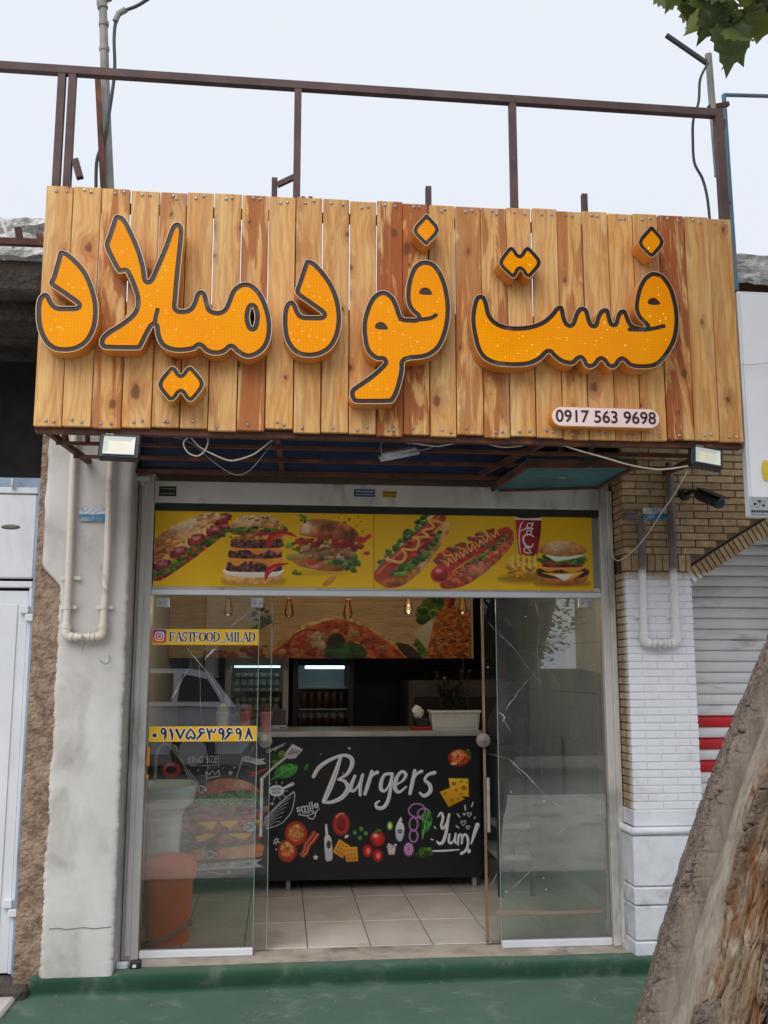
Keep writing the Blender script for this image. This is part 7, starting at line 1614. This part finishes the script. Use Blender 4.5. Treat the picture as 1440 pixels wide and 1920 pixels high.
e0, e1 = PY(1190, 1920, TY), PY(1440, 1212, TY)       # where the trunk's near outline runs
lean = (e1[0] - e0[0]) / (e1[2] - e0[2]); R0_ = .36
def axis(z):
    rad = R0_ - .075 * (z - .1) + .10 * max(0, .5 - z) ** 1.5
    xl = e0[0] + (z - e0[2]) * lean - .02 * math.sin((z - .57) * 3.3) - .05 * max(0, .45 - z)
    return xl + rad * 1.115 + .036, TY + .04 * math.sin(z * 1.3), rad
def trunk():
    zs = np.concatenate([np.linspace(G - .05, .38, 24)[:-1], np.linspace(.38, 1.85, 620), np.linspace(1.85, 3.6, 60)[1:]])
    th = np.radians(np.concatenate([np.linspace(136, 275, 420), np.linspace(275, 496, 90)[1:-1]])); nz_, nt = len(zs), len(th)
    T_, Z_ = np.meshgrid(th, zs); ax_ = np.array([axis(z) for z in zs]); R = ax_[:, 2][:, None] * np.ones_like(T_)
    a = np.degrees(T_) - 150.0                                   # degrees round from the outline that shows against the wall
    u = T_ * R0_                                                  # metres round the trunk
    def nz1(f, seed): return fbm(Z_ * f, Z_ * 0 + seed, seed, 3) - .5
    wx = u + .02 * (fbm(u * 9, Z_ * 5, 51, 3) - .5) * 2
    def worley(x, y, seed):
        xi, yi = np.floor(x).astype(np.int64), np.floor(y).astype(np.int64); f1 = np.full(x.shape, 9.0); f2 = f1.copy()
        for dx in (-1, 0, 1):
            for dy in (-1, 0, 1):
                cx_, cy_ = xi + dx, yi + dy; n = (cx_ * 374761393 + cy_ * 668265263 + seed * 144269) & 0x7fffffff; n = ((n ^ (n >> 13)) * 1274126177) & 0x7fffffff
                d = np.hypot(cx_ + (n & 0xff) / 255.0 - x, cy_ + ((n >> 8) & 0xff) / 255.0 - y); f2 = np.where(d < f1, f1, np.minimum(f2, d)); f1 = np.minimum(f1, d)
        return np.clip((f2 - f1) * 2.6, 0, 1), ((xi * 31 + yi * 17) & 7) / 7.0
    def rdg(fx, fz, seed, o=4): return 1 - np.abs(fbm(wx * fx, Z_ * fz, seed, o) - .5) * 2
    wz = Z_ + .02 * (fbm(u * 22, Z_ * 16, 52, 3) - .5) * 2; wx2 = wx + .010 * (fbm(u * 40, Z_ * 12, 53, 3) - .5) * 2
    p1_, _ = worley(wx2 * 50, wz * 11, 5); p2_, _ = worley(wx2 * 130, wz * 60, 6); p3_, _ = worley(wx2 * 22, wz * 2.2, 7)
    flat = lambda q, k: np.clip(q * k, 0, 1) ** .8
    rough = .026 * (flat(p1_, 3.4) - .85) + .009 * (flat(p2_, 2.4) - .75) + .040 * (flat(p3_, 2.6) - .8) + .010 * (rdg(9, 1.2, 61) - .75) * 2 + .006 * (fbm(wx * 60, Z_ * 40, 63, 4) - .5) * 2
    b1 = 25 + 8 * nz1(2.2, 71) - 5 * (Z_ - .9)                   # edge of the bark strip
    b2 = 80 + 26 * nz1(1.6, 72) + 30 * np.clip(.95 - Z_, -.6, 1) - 22 * np.clip(Z_ - 1.05, 0, 1) * 2
    sm = lambda x, w: 1 / (1 + np.exp(-np.clip(x / w, -30, 30)))
    j = (fbm(wx * 30, Z_ * 9, 73, 4) - .5) * 16
    kind = sm(a - b1 - j * .15, .35) * sm(b2 - a + j * 1.2, .7)
    isl = sm(fbm(wx * 7 + 4, Z_ * 2.6, 74, 4) - .60 , .006) * sm(a - b1 - 26, 2.0); kind = kind * (1 - isl)
    rot = sm(a - b1 - 17 - 26 * nz1(2.6, 75) - j - 30 * np.clip(Z_ - .95, 0, 1), 2.0)
    wood = -.038 + .010 * (fbm(wx * 14, Z_ * 1.6, 76, 4) - .5) + .020 * rot * (flat(worley(wx2 * 24, wz * 3.0, 9)[0], 2.0) - .7) + .012 * rot * (flat(worley(wx2 * 70, wz * 9.0, 10)[0], 2.0) - .7) + .010 * rot * (rdg(22, 2.4, 77) - .75) * 2 + .008 * rot * (fbm(wx * 70, Z_ * 18, 78, 3) - .5) * 2 + .0025 * (fbm(wx * 160, Z_ * 6, 79, 2) - .5)
    wood -= .036 * np.exp(-((a - b1 - 1.2) / 1.0) ** 2)           # crevice beside the strip
    roll = .016 * np.sqrt(np.clip(1 - ((a - b1 + 20) / 21.0) ** 2, 0, 1))   # the strip is a rounded ridge
    R = R + (rough * np.where(a < b1, .8, 1.6) + roll) * (1 - kind) + wood * kind
    X = ax_[:, 0][:, None] + R * np.cos(T_); Yv = ax_[:, 1][:, None] + R * np.sin(T_)
    vs = (np.stack([X, Yv, Z_], -1).reshape(-1, 3) - wloc(tr_)).astype(np.float32)
    i = np.arange((nz_ - 1) * nt); r, c = i // nt, i % nt; c2 = (c + 1) % nt
    fs = np.stack([r * nt + c, r * nt + c2, (r + 1) * nt + c2, (r + 1) * nt + c], 1).astype(np.int32)
    me = bpy.data.meshes.new('trunk'); me.vertices.add(len(vs)); me.vertices.foreach_set('co', vs.ravel()); me.loops.add(fs.size); me.loops.foreach_set('vertex_index', fs.ravel())
    me.polygons.add(len(fs)); me.polygons.foreach_set('loop_start', (np.arange(len(fs)) * 4).astype(np.int32)); me.update(calc_edges=True); me.polygons.foreach_set('use_smooth', np.ones(len(fs), bool))
    for nm, val in (('bark_kind', kind), ('rot_kind', rot)):
        q = me.attributes.new(nm, 'FLOAT', 'POINT'); q.data.foreach_set('value', val.ravel().astype(np.float32))
    me.materials.append(M_bark); link('trunk', me, tr_, wloc(tr_))
trunk()
# limbs and crown
limb_pts = [[(axis(3.5)[0], TY, 3.45), (2.3, -2.3, 4.1), (2.6, -2.1, 5.0), (2.7, -1.9, 6.0)], [(2.25, -2.3, 4.0), (2.0, -2.25, 4.4), (1.7, -2.2, 4.5), (1.45, -2.2, 4.3)], [(2.4, -2.25, 4.3), (3.0, -2.8, 4.9), (3.6, -3.2, 5.6)], [(2.6, -2.1, 5.0), (2.0, -2.7, 5.7), (1.6, -3.4, 6.2)]]
for k, lp in enumerate(limb_pts):
    sp = spline(lp, 7); B().tube(sp, list(np.linspace(.30 if k == 0 else .09, .05 if k == 0 else .015, len(sp))), 14).build('limb', M_bark, tr_)
m, ns, ls = newmat('broad_tree_leaf'); oi = N(ns, 'ShaderNodeObjectInfo'); v = posnode(ns, ls, (1, 1, 1)); f1, n1 = noise_fac(ns, ls, v, 26, 5, .3, .7)
cr_ = N(ns, 'ShaderNodeValToRGB'); els = cr_.color_ramp.elements; els[0].color = L4((46, 66, 44)); els[1].color = L4((128, 128, 58)); e = els.new(.5); e.color = L4((84, 104, 52)); ls.new(oi.outputs['Random'], cr_.inputs[0])
c = mixc(ns, ls, mathn(ns, ls, 'MULTIPLY', f1, .5), cr_.outputs[0], L4((110, 122, 56)))
p_ = N(ns, 'ShaderNodeBsdfPrincipled'); ls.new(c, p_.inputs['Base Color']); p_.inputs['Roughness'].default_value = .45; tl = N(ns, 'ShaderNodeBsdfTranslucent'); ls.new(c, tl.inputs[0]); ms = N(ns, 'ShaderNodeMixShader'); ms.inputs[0].default_value = .35
ls.new(p_.outputs[0], ms.inputs[1]); ls.new(tl.outputs[0], ms.inputs[2]); o = N(ns, 'ShaderNodeOutputMaterial'); ls.new(ms.outputs[0], o.inputs[0]); M_leaf = m
def leaf_mesh(seed):
    r = np.random.default_rng(seed); half = [(0, 0), (.16, .05), (.30, .0), (.36, .12), (.50, .16), (.42, .26), (.50, .40), (.38, .44), (.40, .58), (.27, .60), (.24, .74), (.13, .80), (.0, 1.0)]
    half = [(x * (1 + .14 * (r.random() - .5)), y + .03 * (r.random() - .5)) for x, y in half]; half[0] = (0, 0); half[-1] = (0, 1.0)
    vs = []; cup = .22 + .2 * r.random(); droop = .25 + .3 * r.random()
    def z(x, y): return cup * abs(x) - droop * y * y + .04 * math.sin(9 * x + 5 * y)
    mid = [(0, y) for x, y in half]; A_ = [(x, y, z(x, y)) for x, y in half]; Bm = [(-x, y, z(x, y)) for x, y in half]; M_ = [(0, y, z(0, y) - .02) for x, y in half]
    vs = A_ + M_ + Bm; n = len(half); fs = []
    for i in range(n - 1):
        fs.append((n + i, i, i + 1, n + i + 1)); fs.append((2 * n + i, n + i, n + i + 1, 2 * n + i + 1))
    st = len(vs); vs += [(-.012, -.35, -.04), (.012, -.35, -.04), (.008, .02, 0), (-.008, .02, 0)]; fs.append((st, st + 1, st + 2, st + 3))
    me = bpy.data.meshes.new('leaf'); me.from_pydata(vs, [], fs); me.polygons.foreach_set('use_smooth', [True] * len(fs)); me.materials.append(M_leaf); return me
LM = [leaf_mesh(s) for s in range(5)]
random.seed(21)
def put_leaf(p, size, pitch, yaw, roll):
    o = link('leaf', random.choice(LM), tr_, p); o.scale = (size, size, size); o.rotation_euler = (pitch, roll, yaw); return o
shape = [(1218, -10), (1236, 14), (1262, 4), (1272, 30), (1290, 62), (1306, 72), (1320, 100), (1350, 108), (1362, 124), (1398, 112), (1412, 84), (1440, 76), (1500, 60), (1560, -60), (1440, -160), (1250, -120)]
sp_ = np.array(shape, float) + np.array([0, 6.0]); cnt = 0
while cnt < 170:
    q = (random.uniform(1215, 1560), random.uniform(-160, 112)); d = sd_poly(np.array([q[0]]), np.array([q[1]]), sp_)[0]
    if d > -6: continue
    Y = random.uniform(-2.75, -1.9); p = PY(q[0], q[1] - (38 if q[0] < 1290 else 60), Y)
    put_leaf(p, random.uniform(.085, .125), math.radians(random.uniform(-125, -70)), random.uniform(-.9, .9) + math.pi * (random.random() < .25), random.uniform(-.4, .4)); cnt += 1
# the leaves that draw the lower outline
for (x, y, s_, yw) in ((1226, 2, .07, .3), (1240, 8, .075, -.2), (1262, 8, .085, .15), (1284, 48, .10, -.1), (1302, 56, .10, .3), (1322, 78, .095, -.3), (1348, 84, .11, .1), (1366, 102, .12, .0), (1388, 88, .105, -.25), (1412, 62, .10, .2), (1436, 50, .10, -.1)):
    put_leaf(PY(x, y - (34 if x < 1270 else 70), -2.35), s_ * 1.12, math.radians(-96), yw, random.uniform(-.2, .2))
# rest of the crown, out of the picture
lv = B(); random.seed(4)
for k in range(2600):
    t_ = random.random(); c0 = random.choice(((2.7, -1.9, 6.1, 1.5), (3.6, -3.2, 5.7, 1.2), (1.7, -3.3, 6.2, 1.2), (2.4, -2.6, 5.4, 1.1)))
    d = np.array([random.gauss(0, 1), random.gauss(0, 1), random.gauss(0, .8)]); d = d / np.linalg.norm(d) * c0[3] * random.random() ** .45; p = np.array(c0[:3]) + d
    if p[2] < 4.75: continue
    a = random.uniform(0, 6.28); u = np.array([math.cos(a), math.sin(a), random.uniform(-.9, .1)]); u /= np.linalg.norm(u); w = np.cross(u, (random.uniform(-.4, .4), random.uniform(-.4, .4), 1)); w /= np.linalg.norm(w); l = random.uniform(.08, .13)
    lv.add([p, p + u * l * .45 + w * l * .4, p + u * l, p + u * l * .45 - w * l * .4], [(0, 1, 2, 3)])
lv.build('crown', M_leaf, tr_, fix=False)['kind'] = 'stuff'

# ================================================================== across the street (seen in the glass)
M_carpaint = mat('silver_car_paint', (228, 231, 236), (222, 225, 230), 2, rough=.25, metal=.1, bump=0, coat=.6); M_carblue = mat('dark_car_paint', (40, 44, 54), (36, 40, 48), 2, rough=.2, metal=.3, bump=0, coat=.6)
M_cglass = mat('car_window', (26, 30, 36), (20, 24, 28), 3, rough=.05, bump=0); M_tyre = mat('tyre_rubber', (34, 34, 34), (26, 26, 26), 9, rough=.9); M_lampr = mat('tail_lamp', (150, 24, 24), (130, 18, 18), 9, rough=.2, bump=0)
def car(x, y, sgn, m_, label):
    """small SUV, nose towards sgn*X"""
    t = thing('parked_car', (x, y, -.07), label, 'car'); z0 = -.07
    def X(u): return x + sgn * u
    low = [(-2.15, .42), (-2.2, .62), (-2.12, .98), (-1.2, 1.02), (.75, 1.0), (1.7, .92), (2.15, .76), (2.2, .5), (2.1, .32), (-2.05, .3)]
    b = B(); yl = (-.88, -.84, .84, .88); n = len(low); rows = []
    for w, s_ in ((-.80, .97), (-.88, 1.0), (.88, 1.0), (.80, .97)): rows.append([(X(u * s_), y + w, z0 + .65 + (h - .65) * s_) for u, h in low])
    for j in range(3): b.add(rows[j] + rows[j + 1], [(i, (i + 1) % n, n + (i + 1) % n, n + i) for i in range(n)], True)
    b.add(rows[0], [tuple(range(n))]); b.add(rows[3], [tuple(range(n))[::-1]]); b.build('body', m_, t)
    cab = [(-1.95, 1.0), (-1.55, 1.50), (-1.2, 1.58), (.1, 1.58), (.55, 1.48), (1.15, 1.0)]; n = len(cab); b = B()
    r0 = [(X(u), y - .80 + .14 * (h - 1.0) / .58, z0 + h) for u, h in cab]; r1 = [(X(u), y + .80 - .14 * (h - 1.0) / .58, z0 + h) for u, h in cab]
    b.add(r0 + r1, [(i, (i + 1) % n, n + (i + 1) % n, n + i) for i in range(n)]); b.add(r0, [tuple(range(n))]); b.add(r1, [tuple(range(n))[::-1]]); b.build('cabin', m_, t)
    for sd_ in (-1, 1):
        for win in ([(-1.72, 1.08), (-1.50, 1.42), (-1.12, 1.50), (-1.05, 1.08)], [(-.98, 1.08), (-.98, 1.51), (-.1, 1.51), (-.1, 1.08)], [(-.02, 1.08), (-.02, 1.51), (.42, 1.44), (.92, 1.08)]):
            yy = lambda h: y + sd_ * (.806 - .14 * (h - 1.0) / .58)
            B().add([(X(u), yy(h), z0 + h) for u, h in win], [tuple(range(4))]).build('side_window', M_cglass, t)
        for u in (-1.32, 1.32):
            w = B().lathe([(.33, -.1), (.34, -.06), (.34, .06), (.33, .1)], (X(u), y + sd_ * .80, z0 + .34), 24, 'y').build('wheel', M_tyre, t); B().lathe([(.21, -.105), (.2, 0), (.21, .105)], (X(u), y + sd_ * .80, z0 + .34), 16, 'y').build('rim', M_alu, w)
        B().box(X(-2.2), X(-2.02), y + sd_ * .6, y + sd_ * .86, z0 + .78, z0 + .95, .02).build('tail_lamp', M_lampr, t); B().box(X(2.0), X(2.19), y + sd_ * .55, y + sd_ * .84, z0 + .66, z0 + .8, .02).build('headlight', M_refl, t)
        for u in (-.9, .1): B().box(X(u), X(u + .18), y + sd_ * .885, y + sd_ * .9, z0 + .86, z0 + .89, .004).build('handle', m_, t)
    yb = [(X(-1.93), z0 + 1.05), (X(-1.6), z0 + 1.44)]; B().add([(yb[0][0] - sgn * .012, y - .7, yb[0][1]), (yb[0][0] - sgn * .012, y + .7, yb[0][1]), (yb[1][0] - sgn * .012, y + .62, yb[1][1]), (yb[1][0] - sgn * .012, y - .62, yb[1][1])], [(0, 1, 2, 3)]).build('rear_window', M_cglass, t)
    B().add([(X(1.10) , y - .72, z0 + 1.06), (X(1.10), y + .72, z0 + 1.06), (X(.63), y + .64, z0 + 1.44), (X(.63), y - .64, z0 + 1.44)], [(0, 1, 2, 3)]).build('windscreen', M_cglass, t)
# a point seen mirrored in the glass at pixel (px, py) and depth Yc stands at the mirrored place
def mir(px, py, Yc): p = PY(px, py, -Yc); return p
pm_ = mir(470, 1300, -11.5); car(pm_[0] - 2.15, -11.5, -1, M_carpaint, 'silver car parked across the street, reflected in the stickered glass')
pm_ = mir(950, 1330, -10.5); car(pm_[0] + .9, -10.5, 1, M_carblue, 'dark car parked across the street, reflected in the hazy glass')
def build_shop(x0, x1, h, c, label):
    t = thing('street_building', ((x0 + x1) / 2, -24, G), label, 'building'); mm = mat('facade_%d' % int(x0), c, tuple(v * .85 for v in c), 2, rough=.9)
    B().box(x0 + .02, x1 - .02, -30, -22.0, G, h).build('wall', mm, t); B().box(x0, x1, -30.1, -21.8, h, h + .25).build('parapet', M_pave, t)
    n = max(2, int((x1 - x0) / 2.6)); w = (x1 - x0) / n
    for k in range(n):
        a = x0 + k * w + .3; f = B().box(a, a + w - .6, -21.985, -21.9, G + .1, 2.7, .02).build('shop_window', M_grey, t); B().box(a + .08, a + w - .68, -21.899, -21.89, G + .2, 2.6).build('pane', M_cglass, f)
        if h > 5: f = B().box(a + .3, a + w - .9, -21.985, -21.92, 4.0, 5.3, .02).build('window', M_alu, t); B().box(a + .36, a + w - .96, -21.919, -21.91, 4.06, 5.24).build('pane', M_cglass, f)
for (x0, x1, h, c, l) in ((-22, -11, 4.6, (176, 160, 140), 'low beige shop row across the street'), (-11, -2, 7.0, (150, 130, 112), 'brown two storey building across the street'), (-2, 2.6, 4.4, (190, 184, 174), 'pale low building across the street'), (10.5, 19, 7.2, (168, 150, 128), 'tan two storey building across the street'), (19, 28, 4.8, (150, 142, 134), 'grey low building across the street')): build_shop(x0, x1, h, c, l)
def street_tree(x, y, h, r, seed, label):
    random.seed(seed); t = thing('plane_tree', (x, y, G), label, 'tree', 'trees along the far kerb'); sp = spline([(x, y, G), (x + .1, y, h * .25), (x - .1, y + .1, h * .5), (x, y, h * .75)], 5)
    B().tube(sp, list(np.linspace(.2, .06, len(sp))), 10).build('trunk', M_bark, t); b = B()
    cl = [np.array([x + random.uniform(-r, r) * .6, y + random.uniform(-r, r) * .6, h * .62 + random.uniform(-r, r) * .55]) for _ in range(9)]
    for q in cl: B().tube(spline([(x, y, h * .4), (np.array((x, y, h * .5)) + q) / 2, q], 4), .03, 6).build('limb', M_bark, t)
    for k in range(2600):
        q = random.choice(cl); d = np.array([random.gauss(0, 1) for _ in range(3)]); p = q + d / np.linalg.norm(d) * r * .5 * random.random() ** .4
        a = random.uniform(0, 6.28); u = np.array([math.cos(a), math.sin(a), random.uniform(-.8, .3)]); u /= np.linalg.norm(u); w = np.cross(u, (.2, .1, 1)); w /= np.linalg.norm(w); l = random.uniform(.12, .2)
        b.add([p, p + u * l * .5 + w * l * .4, p + u * l, p + u * l * .5 - w * l * .4], [(0, 1, 2, 3)])
    b.build('crown', M_leaf, t, fix=False)
street_tree(-5.5, -18.4, 4.6, 2.0, 3, 'small leafy tree across the street behind the silver car'); street_tree(2.2, -18.6, 5.0, 2.2, 6, 'broad leafy tree across the street facing the entrance'); street_tree(5.6, -18.4, 4.0, 1.7, 8, 'leafy tree across the street behind the dark car')
